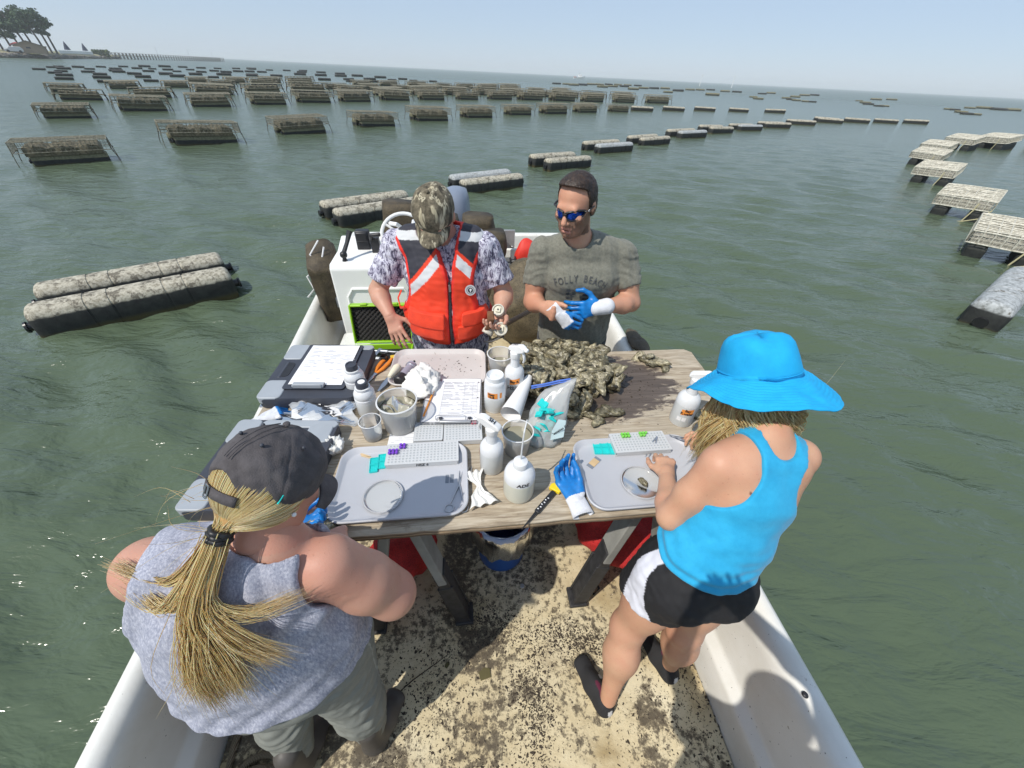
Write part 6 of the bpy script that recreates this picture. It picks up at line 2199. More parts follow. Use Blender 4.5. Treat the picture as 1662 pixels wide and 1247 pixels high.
def blend_inside(G, B, off, reg=None):
    """make a garment field enclose the body field where reg<0"""
    c = B.F - off
    if reg is not None:
        c = np.maximum(c, reg(*B.xyz()).astype(np.float32))
    G.F = np.minimum(G.F, c)

def plane_fn(p, n):
    p, n = np.asarray(p, float), nz(n)
    return lambda x, y, z: (x - p[0]) * n[0] + (y - p[1]) * n[1] + (z - p[2]) * n[2]

def wrinkle(V, Q, fn, it=1):
    V = relax(V, Q, it)
    N = vnormals(V, Q)
    return V + N * fn(V, N)[:, None]

def strand_mesh(name, paths, r0, mat, parent, base, n=4, taper=True):
    """hair locks: thin tapering tubes"""
    mb = MB()
    base = Vector(base)
    for pts in paths:
        m = len(pts)
        rr_ = [r0 * (1.0 if not taper else (1 - .85 * (i / (m - 1)) ** 1.6)) for i in range(m)]
        mb.tube([Vector(p) - base for p in pts], rr_, n, caps=True, flat=.55)
    return mb.build(name, mat, parent, angle=180)
def bez(pts, n):
    """smooth curve through control points (Catmull-Rom)"""
    P = [np.asarray(p, float) for p in pts]
    P = [2 * P[0] - P[1]] + P + [2 * P[-1] - P[-2]]
    out = []
    segs = len(P) - 3
    for k in range(n + 1):
        t = k / n * segs
        i = min(int(t), segs - 1)
        t -= i
        a, b, c, d = P[i:i + 4]
        out.append(.5 * (2 * b + (c - a) * t + (2 * a - 5 * b + 4 * c - d) * t * t + (3 * b - a - 3 * c + d) * t ** 3))
    return out
def m_hair(name, stops, rough=.42):
    m = NT(name)
    g = m.n('ShaderNodeNewGeometry')
    c = m.ramp(g.outputs['Random Per Island'], stops)
    c = m.mix(m.ramp(m.noise(30, 4), [(.4, 0.0), (.8, .25)]), c, (.16, .09, .035))
    m.color(c); m.set(rough=rough, spec=.5, sss=.35)
    m.b.inputs['Subsurface Scale'].default_value = .02
    return m.m
M_BLOND = m_hair('blond_hair', [(0, (.46, .265, .10)), (.35, (.62, .385, .155)), (.7, (.78, .535, .25)), (1, (.92, .72, .41))])

SK = np.array
def mixc(a, b, t):
    return a * (1 - t[:, None]) + b * t[:, None]

# ================================================================== man in the grey shirt
def man_grey():
    base = (.33, 1.95, 0)
    t = thing('person', 'bearded man in a grey t-shirt and blue mirrored sunglasses pulling off a glove', 'person', base)
    R = nz((1, .05, 0)); FR = nz((.05, -1, 0))
    pel, wai, che, top, nek = (.335, 1.935, .90), (.335, 1.93, 1.05), (.325, 1.915, 1.25), (.315, 1.91, 1.36), (.275, 1.885, 1.455)
    sR, eR, wR = (.122, 1.90, 1.362), (.085, 1.865, 1.110), (.135, 1.735, 1.150)
    sL, eL, wL = (.518, 1.915, 1.362), (.600, 1.845, 1.140), (.425, 1.715, 1.175)
    H = np.array((.243, 1.832, 1.605))
    r, f, u = head_axes((-.50, -.82, -.26))
    def torso(e):
        return [(ec(pel, wai, (.165 + e, .115 + e), (.160 + e, .110 + e), R), .04), (ec(wai, che, (.160 + e, .110 + e), (.185 + e, .125 + e), R), .04),
                (ec(che, top, (.185 + e, .125 + e), (.175 + e, .095 + e), R), .04), (rc(sR, sL, .058 + e, .058 + e), .04),
                (rc(SK(nek) - (0, 0, .03), SK(sR) + (.07, 0, .0), .055 + e, .05 + e), .04), (rc(SK(nek) - (0, 0, .03), SK(sL) - (.07, 0, 0), .055 + e, .05 + e), .04),
                (el(SK(che) + FR * .075 + R * .075 + (0, 0, .02), (.085 + e, .055 + e, .065 + e)), .04), (el(SK(che) + FR * .075 - R * .075 + (0, 0, .02), (.085 + e, .055 + e, .065 + e)), .04)]
    B = Field((-.02, 1.60, .0), (.72, 2.10, 1.80), .005)
    for p, k in torso(0): B.add(p, k)
    B.add(rc(nek, H - u * .06 - f * .02, .062, .056), .03)
    for p, k in limb(sR, eR, wR, (.058, .046, .045, .029), .016) + limb(sL, eL, wL, (.058, .046, .045, .029), .016): B.add(p, k)
    for sx in (-.095, .095):
        hip = SK(pel) + R * sx - (0, 0, .05)
        for p, k in leg(hip, SK((hip[0], 1.93, .48)), SK((hip[0], 1.97, .10)), (.092, .062, .060, .040)): B.add(p, k)
    hp, q = head_prims(H, r, f, u, 1.02)
    hands = hand_prims(wR, (.55, -.82, .02), (.82, .52, -.1), 1, 1.10, curls=[(1.35, 1.45, .8)] * 4, spread=.03, thumb_open=.35, elbow=eR, wr=.029)
    # head on a finer grid, in the same mesh
    parts = []
    V, Q = B.mesh(); parts.append((relax(V, Q), Q))
    hp2 = hp + [(rc(H - u * .10 - f * .025, H - u * .05 - f * .02, .057, .056), .02)]
    # open mouth
    lo, hi = prims_box(hp2)
    Fh = Field(lo, hi, .0026)
    for p, k in hp2: Fh.add(p, k)
    Fh.add(el(q(0, .097, -.0712), (.017, .014, .0035), (r, f, u)), .003, neg=True)
    V, Q = Fh.mesh(); parts.append((relax(V, Q), Q))
    parts.append(fine(hands, .0028))
    skin, red = SK((.54, .295, .185)), SK((.55, .225, .145))
    def col(P):
        C = np.tile(skin, (len(P), 1))
        L = (P - H) @ np.stack([r, f, u], 1)
        C = mixc(C, red, np.clip(1 - np.abs(P[:, 2] - 1.13) / .25, 0, 1) * .35)
        hd = P[:, 2] > 1.44
        fc = hd & (L[:, 1] > .03)
        C[fc] = C[fc] * .75 + red * .28
        n = snoise(P, 60, 3) * .010
        beard = hd & (L[:, 2] < -.030 + n + .022 * np.clip(np.abs(L[:, 0]) / .05, 0, 1.4) - .01) & (L[:, 2] > -.125) & (L[:, 1] > -.02)
        stache = hd & (np.abs(L[:, 2] + .050 + n * .4) < .0085) & (np.abs(L[:, 0]) < .033) & (L[:, 1] > .06)
        cheek = (np.abs(L[:, 0]) < .040) & (L[:, 2] > -.058) & (L[:, 1] > .05)
        b = (beard & ~cheek) | stache
        C[b] = C[b] * .10 + SK((.038, .019, .011))
        lips = hd & (L[:, 1] > .078) & (np.abs(L[:, 0]) < .024) & (L[:, 2] < -.057) & (L[:, 2] > -.088)
        C[lips] = SK((.46, .17, .14))
        inn = lips & (np.abs(L[:, 2] + .0712) < .0035) & (L[:, 1] < .0925)
        C[inn] = SK((.06, .02, .02))
        return C
    np_mesh('body', parts, base, M_SKIN, t, col)
    # hair: close cropped shell over the skull
    Hf = Field(*prims_box(hp, .03), .0028)
    Hf.add(el(q(0, -.014, .034), (.083, .103, .097), (r, f, u)), .0)
    Hf.add(el(q(0, -.050, -.020), (.074, .062, .075), (r, f, u)), .02)
    Hf.add(el(q(0, .02, .092), (.062, .065, .036), (r, f, u)), .02)
    def hairline(x, y, z):
        a = (x - H[0]) * f[0] + (y - H[1]) * f[1] + (z - H[2]) * f[2]
        c = (x - H[0]) * u[0] + (y - H[1]) * u[1] + (z - H[2]) * u[2]
        b = (x - H[0]) * r[0] + (y - H[1]) * r[1] + (z - H[2]) * r[2]
        front = .058 - c * .85 + a * .55           # hair above a slanting front line
        side = np.where(a < -.005, -.060 - c, np.where(a < .022, -.022 - c, front * 1.3))
        return np.maximum(side, a - .092)
    Hf.cut(hairline)
    V, Q = Hf.mesh()
    V = wrinkle(V, Q, lambda V, N: .0016 * snoise(V * SK((1, 1, .5)), 30, 2) + .0014 * snoise(V, 90, 4))
    np_mesh('hair', [(V, Q)], base, m_cloth('brown_hair', (.012, .007, .0045), (.050, .028, .016), 90, .5, 260, (1, 1, .3), .8), t)
    # sunglasses
    sg = bpy.data.objects.new('sunglasses', None); COL.objects.link(sg); sg.parent = t
    def gl(x, yb, z):  # wrap round the face
        return q(x, .099 - .60 * x * x / .078 - .030 * (abs(x) / .078) ** 4 + yb, z)
    mbf, mbl = MB(), [MB(), MB()]
    for sd in (-1, 1):
        out = [(.006, .014), (.030, .019), (.058, .017), (.069, .006), (.060, -.012), (.036, -.022), (.014, -.016), (.005, -.002)]
        loop = [gl(sd * a, .003, b + .002) for a, b in out]
        sm = bez(loop + [loop[0]], 40)
        mbf.tube([Vector(p) - Vector(base) for p in sm], .0042, 6, caps=False)
        c = gl(sd * .036, .004, 0)
        ring = [Vector(p) - Vector(base) for p in sm[:-1]]
        cc = Vector(c) - Vector(base)
        k0 = len(mbl[0].v)
        mb = mbl[0 if sd < 0 else 1]
        mid = [p.lerp(cc, .5) + Vector(f) * .002 for p in ring]
        mb.loft([ring, mid, [p.lerp(cc, .96) + Vector(f) * .003 for p in ring]], caps=True)
        arm = [gl(sd * .066, .002, .009), q(sd * .079, .045, .010), q(sd * .083, .0, .008), q(sd * .080, -.03, .0)]
        mbf.tube([Vector(p) - Vector(base) for p in bez(arm, 10)], [.0055] * 8 + [.004] * 3, 6, flat=.6)
    mbf.tube([Vector(gl(-.008, .004, .008)) - Vector(base), Vector(gl(0, .006, .010)) - Vector(base), Vector(gl(.008, .004, .008)) - Vector(base)], .0042, 6)
    mbf.build('frame', M_BLACK, sg)
    ml = NT('blue_mirror_lens'); ml.color((.010, .065, .42)); ml.set(rough=.06, metal=.75)
    for mb in mbl: mb.build('lens', ml.m, sg, angle=180)
    lg = MB(); lg.tube([Vector(q(-.0835, .042 + .006 * math.cos(a), .010 + .005 * math.sin(a))) - Vector(base) for a in [i * .45 for i in range(11)]], .0011, 5); lg.build('emblem', M_WHITE, sg)
    # t-shirt
    e = .013
    G = B.like()
    for p, k in torso(e): G.add(p, k)
    # loose lower part falling straight from the chest
    G.add(ec(SK(pel) + (0, .0, -.10), che, (.195, .145), (.195, .135), R), .03)
    for s_, e_ in ((sR, eR), (sL, eL)):
        S_ = B.like()
        s_, e_ = SK(s_), SK(e_)
        d = nz(e_ - s_)
        S_.add(rc(s_, e_, .069, .066), .0)
        S_.cut(plane_fn(s_ + (e_ - s_) * .66, d + SK((0, -.25, 0))))
        G.F = np.minimum(G.F, S_.F) - np.maximum(.02 - np.abs(G.F - S_.F), 0) ** 2 / .02 * .25
    G.cut(plane_fn((0, 0, .80), (0, 0, -1)))
    nk = rc(SK(nek) + FR * .022 + (0, 0, .004), H - u * .02, .070, .09)
    G.F = np.maximum(G.F, -nk[0](*G.xyz()).astype(np.float32))
    V, Q = G.mesh()
    def wr(V, N):
        x, z = V[:, 0] - .32, V[:, 2]
        w = .0045 * np.sin(38 * x + 5 * np.sin(7 * z) + 2 * z) * np.clip((1.32 - z) / .3, 0, 1) * (np.abs(x) < .16)
        arm = np.clip((np.abs(x) - .15) / .05, 0, 1)
        w = w + .0016 * np.sin(150 * z + 60 * x * np.sign(x) + 3 * snoise(V, 8, 1)) * arm * np.clip((z - 1.15) / .1, 0, 1)
        return w + .0045 * snoise(V * SK((1, 1, .6)), 9, 4) + .002 * snoise(V, 22, 5)
    V = wrinkle(V, Q, wr)
    tee = np_mesh('t_shirt', [(V, Q)], base, m_cloth('heather_grey_green', (.145, .145, .115), (.215, .212, .172), 90, .92, 300), t)
    # faded print on the chest
    def on_front(x, z):
        # first hit of the shirt surface looking from the camera side
        d = np.abs(V[:, 0] - x) + np.abs(V[:, 2] - z)
        k = np.argsort(d)[:14]
        j = k[np.argmin(V[k, 1])]
        return Vector((x, V[j, 1] - .0022, z)) - Vector(base)
    ink = plain('faded_print', (.085, .088, .088), .95, .35, 90)
    word = 'FOLLY BEACH'
    mbp = MB()
    for i, ch in enumerate(word):
        if ch == ' ': continue
        a = (i - 5) / 5
        x, z = .305 + a * .118, 1.292 - .030 * a * a
        me = text_mesh(ch, .047, bold=.0006)
        vs = []
        ca, sa = math.cos(-a * .36), math.sin(-a * .36)
        for v in me.vertices:
            px, pz = v.co.x * .72, v.co.y
            vs.append(on_front(x + px * ca - pz * sa, z + px * sa + pz * ca))
        mbp.add(vs, [tuple(p.vertices) for p in me.polygons])
        bpy.data.meshes.remove(me)
    mbp.build('lettering', ink, tee, smooth=False)
    mbp = MB()
    for j, (z, w) in enumerate(((1.232, .030), (1.208, .030), (1.184, .026))):
        for x0 in (.262, .345):
            n = 6
            up = [on_front(x0 + w * (k / n - .5) * 1.2, z + .006) for k in range(n + 1)]
            dn = [on_front(x0 + w * (k / n - .5) * 1.2, z - .006) for k in range(n + 1)]
            mbp.loft([dn, up], closed=False, caps=False)
    mbp.build('printed_bars', ink, tee, smooth=False)
    # shorts and shoes (behind the table)
    K = B.like()
    for sx in (-.095, .095):
        hip = SK(pel) + R * sx - (0, 0, .04)
        K.add(rc(hip, SK((hip[0], 1.93, .50)), .108, .088), .03)
    K.add(ec(SK(pel) - (0, 0, .02), wai, (.175, .125), (.168, .118), R), .03)
    K.cut(plane_fn((0, 0, .50), (0, 0, -1))); K.cut(plane_fn((0, 0, 1.0), (0, 0, 1)))
    V, Q = K.mesh()
    np_mesh('shorts', [(relax(V, Q), Q)], base, m_cloth('dark_shorts', (.02, .022, .026), (.04, .042, .05), 40), t)
    for sx in (-.095, .095):
        hx = pel[0] + sx
        P, d, s = shoe_field((hx, 2.03, 0), (hx - .02, 1.76, 0))
        V, Q = fine(P, .005); np_mesh('shoe', [(V, Q)], base, M_BLACK, t)
    # gloved left hand
    gp = hand_prims(SK(wL) + SK((-.008, -.002, 0)), (-.95, -.22, -.12), (-.25, .9, -.25), -1, 1.20, curls=[(.35, .55, .35), (.55, .65, .4), (.65, .7, .4), (.75, .7, .4)], spread=.08, thumb_open=1.5)
    V, Q = fine(gp, .0028)
    np_mesh('glove', [(V, Q)], base, M_GLOVEBLUE, t)
    gd = nz((.95, .22, .12))
    a0 = SK(wL) - gd * .035
    C_ = fine([(rc(a0, a0 + gd * .055, .036, .040), .01)], .003)
    np_mesh('glove_cuff', [C_], base, M_GLOVECUFF, t)
    return t
man_grey()
# the glove he is pulling off
glove('work_glove', 'blue glove bunched between the hands of the man in the grey shirt', (.205, 1.672, 1.150), (.72, -.25, -.62), (.3, .9, .1), 1, 1.02, [(.6, .8, .5), (.5, .7, .5), (.7, .8, .5), (.8, .8, .5)], cuff=.05)

# ================================================================== man in the life vest
def man_vest():
    base = (-.37, 1.88, 0)
    t = thing('person', 'man in a camouflage cap and red orange life vest looking down at his hands', 'person', base)
    R = nz((1, -.04, 0)); FR = nz((-.04, -1, 0))
    pel, wai, che, top, nek = (-.365, 1.875, .88), (-.36, 1.85, 1.05), (-.365, 1.865, 1.25), (-.37, 1.875, 1.36), (-.378, 1.865, 1.44)
    sR, eR, wR = (-.588, 1.875, 1.365), (-.728, 1.85, 1.135), (-.640, 1.725, 1.065)
    sL, eL, wL = (-.170, 1.865, 1.375), (-.062, 1.865, 1.150), (-.078, 1.735, 1.110)
    H = np.array((-.382, 1.800, 1.535))
    r, f, u = head_axes((-.06, -.80, -.60))
    def torso(e):
        return [(ec(pel, wai, (.185 + e, .135 + e), (.190 + e, .150 + e), R), .04), (ec(wai, che, (.190 + e, .150 + e), (.190 + e, .130 + e), R), .04),
                (ec(che, top, (.190 + e, .130 + e), (.175 + e, .095 + e), R), .04), (rc(sR, sL, .060 + e, .060 + e), .04),
                (rc(SK(nek) - (0, 0, .03), SK(sR) + (.08, 0, 0), .058 + e, .05 + e), .04), (rc(SK(nek) - (0, 0, .03), SK(sL) - (.08, 0, 0), .058 + e, .05 + e), .04)]
    B = Field((-.86, 1.55, 0), (.06, 2.06, 1.74), .005)
    for p, k in torso(0): B.add(p, k)
    B.add(rc(nek, H - u * .05 - f * .03, .064, .058), .03)
    for p, k in limb(sR, eR, wR, (.058, .044, .043, .030), .012) + limb(sL, eL, wL, (.058, .044, .043, .030), .012): B.add(p, k)
    for sx in (-.10, .10):
        hip = SK(pel) + R * sx - (0, 0, .05)
        for p, k in leg(hip, SK((hip[0], 1.88, .48)), SK((hip[0], 1.93, .10)), (.098, .064, .060, .040)): B.add(p, k)
    hp, q = head_prims(H, r, f, u, 1.02)
    parts = []
    V, Q = B.mesh(); parts.append((relax(V, Q), Q))
    hp2 = hp + [(rc(H - u * .10 - f * .03, H - u * .05 - f * .02, .060, .058), .02)]
    lo, hi = prims_box(hp2); Fh = Field(lo, hi, .003)
    for p, k in hp2: Fh.add(p, k)
    V, Q = Fh.mesh(); parts.append((relax(V, Q), Q))
    parts.append(fine(hand_prims(wR, (.40, -.50, -.76), (.10, .80, -.55), 1, 1.10, curls=[(.15, .25, .2), (.10, .25, .2), (.18, .3, .2), (.30, .35, .2)], spread=.13, thumb_open=1.15, elbow=eR, wr=.030), .0028))
    parts.append(fine(hand_prims(wL, (-.22, -.85, -.30), (-.25, -.30, .92), -1, 1.08, curls=[(.35, .6, .5), (.45, .7, .5), (.55, .7, .5), (.6, .7, .5)], spread=.10, thumb_open=.8, elbow=eL, wr=.030), .0028))
    skin, red = SK((.53, .31, .22)), SK((.55, .235, .165))
    def col(P):
        C = np.tile(skin, (len(P), 1))
        L = (P - H) @ np.stack([r, f, u], 1)
        hd = (P[:, 2] > 1.36) & (np.linalg.norm(L, axis=1) < .16)
        C[hd] = C[hd] * .4 + red * .6
        C = mixc(C, red, np.clip(1 - np.abs(P[:, 2] - 1.05) / .16, 0, 1) * .35)
        lips = hd & (L[:, 1] > .078) & (np.abs(L[:, 0]) < .023) & (L[:, 2] < -.058) & (L[:, 2] > -.087)
        C[lips] = SK((.45, .17, .14))
        return C
    np_mesh('body', parts, base, M_SKIN, t, col)
    # hair under the cap
    Hf = Field(*prims_box(hp, .03), .004)
    Hf.add(el(q(0, -.02, .02), (.081, .097, .09), (r, f, u)), 0)
    Hf.cut(plane_fn(q(0, .035, 0), f)); Hf.cut(plane_fn(q(0, 0, -.06), -u))
    V, Q = Hf.mesh()
    np_mesh('hair', [(V, Q)], base, m_cloth('greying_hair', (.05, .045, .04), (.16, .14, .12), 80, .7, 260), t)
    # shirt
    m = NT('water_camo_shirt')
    mp = m.n('ShaderNodeMapping'); mp.inputs['Scale'].default_value = (1.6, 1.6, .62); mp.inputs['Rotation'].default_value = (0, .35, 0); m.link(m.co(), mp.inputs[0])
    n = m.noise(38, 6, .72, mp.outputs[0], 1.1)
    m.color(m.ramp(n, [(.34, (.030, .026, .050)), (.43, (.085, .078, .125)), (.47, (.26, .24, .33)), (.53, (.50, .49, .58)), (.62, (.74, .74, .80))]))
    m.set(rough=.85); m.bump(m.noise(300, 2), .3, .002)
    e = .012
    G = B.like()
    for p, k in torso(e): G.add(p, k)
    G.add(ec(SK(pel) - (0, 0, .12), wai, (.212, .165), (.212, .172), R), .03)
    for s_, e_ in ((sR, eR), (sL, eL)):
        S_ = B.like(); s_, e_ = SK(s_), SK(e_); d = nz(e_ - s_)
        S_.add(rc(s_, e_, .074, .078), .0)
        S_.cut(plane_fn(s_ + (e_ - s_) * .74, d + SK((0, -.15, -.1))))
        G.F = np.minimum(G.F, S_.F) - np.maximum(.03 - np.abs(G.F - S_.F), 0) ** 2 / .03 * .25
    G.cut(plane_fn((0, 0, .78), (0, 0, -1)))
    nk = rc(SK(nek) + FR * .01, H - u * .02, .080, .09)
    G.F = np.maximum(G.F, -nk[0](*G.xyz()).astype(np.float32))
    V, Q = G.mesh()
    V = wrinkle(V, Q, lambda V, N: .006 * snoise(V * SK((1, 1, .7)), 8, 4) + .003 * snoise(V, 17, 5) + .0015 * np.sin(110 * V[:, 2] + 40 * V[:, 0] + 4 * snoise(V, 6, 8)) * (np.abs(V[:, 0] + .37) > .2))
    np_mesh('t_shirt', [(V, Q)], base, m.m, t)
    # dark trousers
    K = B.like()
    for sx in (-.10, .10):
        hip = SK(pel) + R * sx - (0, 0, .04)
        K.add(rc(hip, SK((hip[0], 1.88, .48)), .112, .09), .03); K.add(rc((hip[0], 1.88, .48), (hip[0], 1.93, .1), .085, .07), .03)
    K.add(ec(SK(pel) - (0, 0, .02), wai, (.19, .142), (.192, .152), R), .03)
    K.cut(plane_fn((0, 0, .08), (0, 0, -1))); K.cut(plane_fn((0, 0, .96), (0, 0, 1)))
    V, Q = K.mesh(); np_mesh('trousers', [(relax(V, Q), Q)], base, m_cloth('navy_trousers', (.014, .02, .04), (.03, .04, .075), 40), t)
    for sx in (-.10, .10):
        hx = pel[0] + sx
        P, d, s = shoe_field((hx, 1.99, 0), (hx, 1.70, 0)); V, Q = fine(P, .005); np_mesh('shoe', [(V, Q)], base, M_BLACK, t)
    # ---- life vest
    xz = -.318                                         # zip line
    E = .036
    VF = Field((-.66, 1.56, .88), (-.04, 2.06, 1.56), .004)
    for p, k in [(ec((-.36, 1.85, .93), wai, (.185 + E, .150 + E), (.190 + E, .155 + E), R), .04), (ec(wai, che, (.190 + E, .155 + E), (.188 + E, .135 + E), R), .04),
                 (ec(che, top, (.188 + E, .135 + E), (.170 + E, .100 + E), R), .04), (rc((-.53, 1.875, 1.385), (-.23, 1.87, 1.395), .060 + .024, .060 + .024), .04),
                 (rc(SK(nek) - (0, 0, .03), (-.50, 1.875, 1.38), .06 + .02, .05 + .024), .04), (rc(SK(nek) - (0, 0, .03), (-.25, 1.87, 1.38), .06 + .02, .05 + .024), .04)]: VF.add(p, k)
    VF.cut(lambda x, y, z: (.942 + .035 * ((x + .34) / .2) ** 2) - z)         # scalloped hem
    # arm holes and neck hole
    for cx in (-.640, -.098):
        VF.add(ec((cx, 1.60, 1.245), (cx, 2.10, 1.245), (.110, .19), (.110, .19), (1, 0, 0)), .012, neg=True)
    VF.cut(lambda x, y, z: -(np.abs(x + .372) * .92 + np.maximum(1.300 - z, -.2) * 0 + 1.0) if False else np.where(z > 1.28, (.007 + (z - 1.28) * .26) - np.abs(x - (xz + (z - 1.28) * -.12)), -1.0) * (y < 1.88) + np.where(y >= 1.88, -1.0, 0))
    VF.add(rc(SK(nek) - (0, -.02, .05), H, .088, .11), .01, neg=True)
    VF.add(bx((xz, 1.62, 1.10), (.007, .20, .40)), .006, neg=True)            # gap between the two fronts
    V, Q = VF.mesh()
    V = relax(V, Q, 1)
    N = vnormals(V, Q)
    V = V + N * (.0035 * snoise(V, 10, 3) + .0015 * snoise(V, 26, 6))[:, None]
    OR, RD, WH, DK = SK((.80, .050, .012)), SK((.78, .030, .016)), SK((.62, .63, .64)), SK((.030, .030, .042))
    def vcol(P):
        C = np.tile(OR, (len(P), 1))
        x, z = P[:, 0], P[:, 2]
        c = xz + np.maximum(z - 1.28, 0) * -.12
        s = np.abs(x - c)
        zl = 1.415 - (s - .02) * 1.02                 # stripe slopes down and outwards
        fr = P[:, 1] < 1.95
        st = (z > zl - .055) & (z < zl) & fr
        up = (z >= zl + .022) & fr
        C[up] = DK
        st2 = up & (z > 1.437 - (s - .1) * .12) & (z < 1.470 - (s - .1) * .12)
        C[st] = WH; C[st2] = WH
        # bound edges: neck side and arm side, worked out from the holes
        edge_in = np.where(z > 1.28, s - (.007 + (z - 1.28) * .26), s - .007) < .013
        ah = np.minimum(np.sqrt(((x + .640) / .110) ** 2 + ((z - 1.245) / .19) ** 2), np.sqrt(((x + .098) / .110) ** 2 + ((z - 1.245) / .19) ** 2))
        C[(edge_in | (ah < 1.15)) & fr] = RD
        C[P[:, 1] > 1.95] = OR
        return C
    vest = np_mesh('life_vest', [(V, Q)], base, m_attr('vest_fabric', .75, .10, 20, 300, .35), t, vcol)
    def patch(name, box, off, mat, bev=.004):
        lo, hi = np.asarray(box[0]) - .01, np.asarray(box[1]) + .01
        f_ = Field(lo, hi, .003)
        # resample the vest field
        ix = [np.clip(((a - VF.lo[i]) / VF.h), 0, VF.n[i] - 1.001) for i, a in enumerate(f_.ax)]
        i0 = [np.floor(a).astype(int) for a in ix]; fr = [a - b for a, b in zip(ix, i0)]
        acc = 0
        for a in (0, 1):
            for b in (0, 1):
                for c in (0, 1):
                    w = (fr[0] if a else 1 - fr[0])[:, None, None] * (fr[1] if b else 1 - fr[1])[None, :, None] * (fr[2] if c else 1 - fr[2])[None, None, :]
                    acc = acc + w * VF.F[np.ix_(i0[0] + a, i0[1] + b, i0[2] + c)]
        f_.F = (acc - off).astype(np.float32)
        cc, hh = (np.asarray(box[0]) + np.asarray(box[1])) / 2, (np.asarray(box[1]) - np.asarray(box[0])) / 2
        f_.F = np.maximum(f_.F, bx(cc, hh, None, .012)[0](*f_.xyz()).astype(np.float32))
        V, Q = f_.mesh(); V = relax(V, Q, 2)
        V = V + vnormals(V, Q) * (.0025 * snoise(V, 14, 8))[:, None]
        return np_mesh(name, [(V, Q)], base, mat, vest)
    mo = m_cloth('orange_nylon', (.70, .040, .010), (.84, .058, .014), 16, .72, 300)
    patch('pocket', ((-.530, 1.55, .985), (-.352, 1.80, 1.062)), .020, mo)
    patch('pocket', ((-.285, 1.55, .985), (-.150, 1.80, 1.062)), .018, mo)
    patch('pocket_flap', ((-.535, 1.55, 1.050), (-.345, 1.80, 1.125)), .026, mo)
    patch('pocket_flap', ((-.262, 1.55, 1.062), (-.142, 1.80, 1.125)), .022, mo)
    # zip, belt and badge
    fy = lambda x, z: V[np.where((np.abs(V[:, 0] - x) < .012) & (np.abs(V[:, 2] - z) < .010))[0]][:, 1].min() if ((np.abs(V[:, 0] - x) < .012) & (np.abs(V[:, 2] - z) < .010)).any() else 1.69
    mb = MB()
    pts = [Vector((xz, fy(xz - .012, z) + .004, z)) - Vector(base) for z in np.linspace(.965, 1.275, 14)]
    mb.tube(pts, .0062, 8, flat=.6); mb.build('zipper', M_BLACK, vest)
    mb = MB(); mb.beam(pts[-1] + Vector((.0, -.006, -.01)), pts[-1] + Vector((.002, -.009, -.045)), .010, .004); mb.build('zip_pull', M_STEEL, vest)
    bx0, bz0 = -.222, 1.232
    by = fy(bx0, bz0)
    P0 = Vector((bx0, by - .003, bz0)) - Vector(base)
    Mr = Matrix.Rotation(R_(82), 3, 'X') @ Matrix.Rotation(0, 3, 'Z')
    Mz = Matrix.Rotation(R_(14), 3, 'Z') @ Mr
    mb = MB(); mb.lathe([(0, 0), (.0255, 0), (.026, .002), (0, .0028)], 32, P0, Mz); mb.build('badge', plain('badge_grey', (.55, .55, .55), .6), vest)
    mb = MB(); mb.lathe([(.0170, .0032), (.0185, .0032), (.0185, .0024)], 32, P0, Mz); mb.lathe([(0, .0034), (.012, .0034), (.012, .0026)], 32, P0, Mz); mb.build('badge_print', M_INK, vest)
    mb = MB(); mb.lathe([(0, .0040), (.0055, .0040), (.0055, .0034)], 12, P0 + Vector((.001, 0, .003)), Mz); mb.box(P0 + Vector((.001, -.0042, -.004)), (.004, .001, .009)); mb.build('badge_mark', M_WHITE, vest)
    mb = MB(); mb.tube([Vector((-.395 + .012 * math.cos(a), 1.672, .957 + .010 * math.sin(a))) - Vector(base) for a in [i * .6 for i in range(12)]], .0028, 6); mb.build('d_ring', M_BLACK, vest)
    # side strap
    mb = MB(); mb.tube([Vector(p) - Vector(base) for p in ((-.585, 1.80, 1.17), (-.605, 1.79, 1.13), (-.590, 1.76, 1.09), (-.560, 1.74, 1.105))], .010, 8, flat=.35); mb.build('side_strap', mo, vest)
    # ---- camouflage cap
    cap_ = bpy.data.objects.new('camouflage_cap', None); COL.objects.link(cap_); cap_.parent = t
    mc = NT('reed_camouflage')
    mp = mc.n('ShaderNodeMapping'); mp.inputs['Rotation'].default_value = (.4, .5, .5); mp.inputs['Scale'].default_value = (1, 1, .22); mc.link(mc.co(), mp.inputs[0])
    base_c = mc.ramp(mc.noise(40, 6, .75), [(.35, (.055, .045, .028)), (.5, (.13, .11, .075)), (.65, (.24, .205, .14))])
    mp4 = mc.n('ShaderNodeMapping'); mp4.inputs['Rotation'].default_value = (.2, .9, .9); mp4.inputs['Scale'].default_value = (1, 1, .12); mc.link(mc.co(), mp4.inputs[0])
    n4 = mc.noise(34, 3, .5, mp4.outputs[0])
    mp2 = mc.n('ShaderNodeMapping'); mp2.inputs['Rotation'].default_value = (-.5, -.7, -.3); mp2.inputs['Scale'].default_value = (1, 1, .16); mc.link(mc.co(), mp2.inputs[0])
    n2 = mc.noise(30, 3, .5, mp2.outputs[0])
    c = mc.mix(mc.ramp(n2, [(.60, 0.0), (.63, .9), (.67, .9), (.70, 0.0)]), base_c, (.50, .44, .30))
    c = mc.mix(mc.ramp(n4, [(.56, 0.0), (.59, .9), (.62, .9), (.65, 0.0)]), c, (.52, .47, .34))
    n3 = mc.noise(24, 3, .5, mp.outputs[0])
    c = mc.mix(mc.ramp(n3, [(.58, 0.0), (.62, .85)]), c, (.030, .026, .018))
    mc.color(c); mc.set(rough=.9); mc.bump(mc.noise(300, 2), .3, .002)
    CF = Field(*prims_box(hp, .06), .0036)
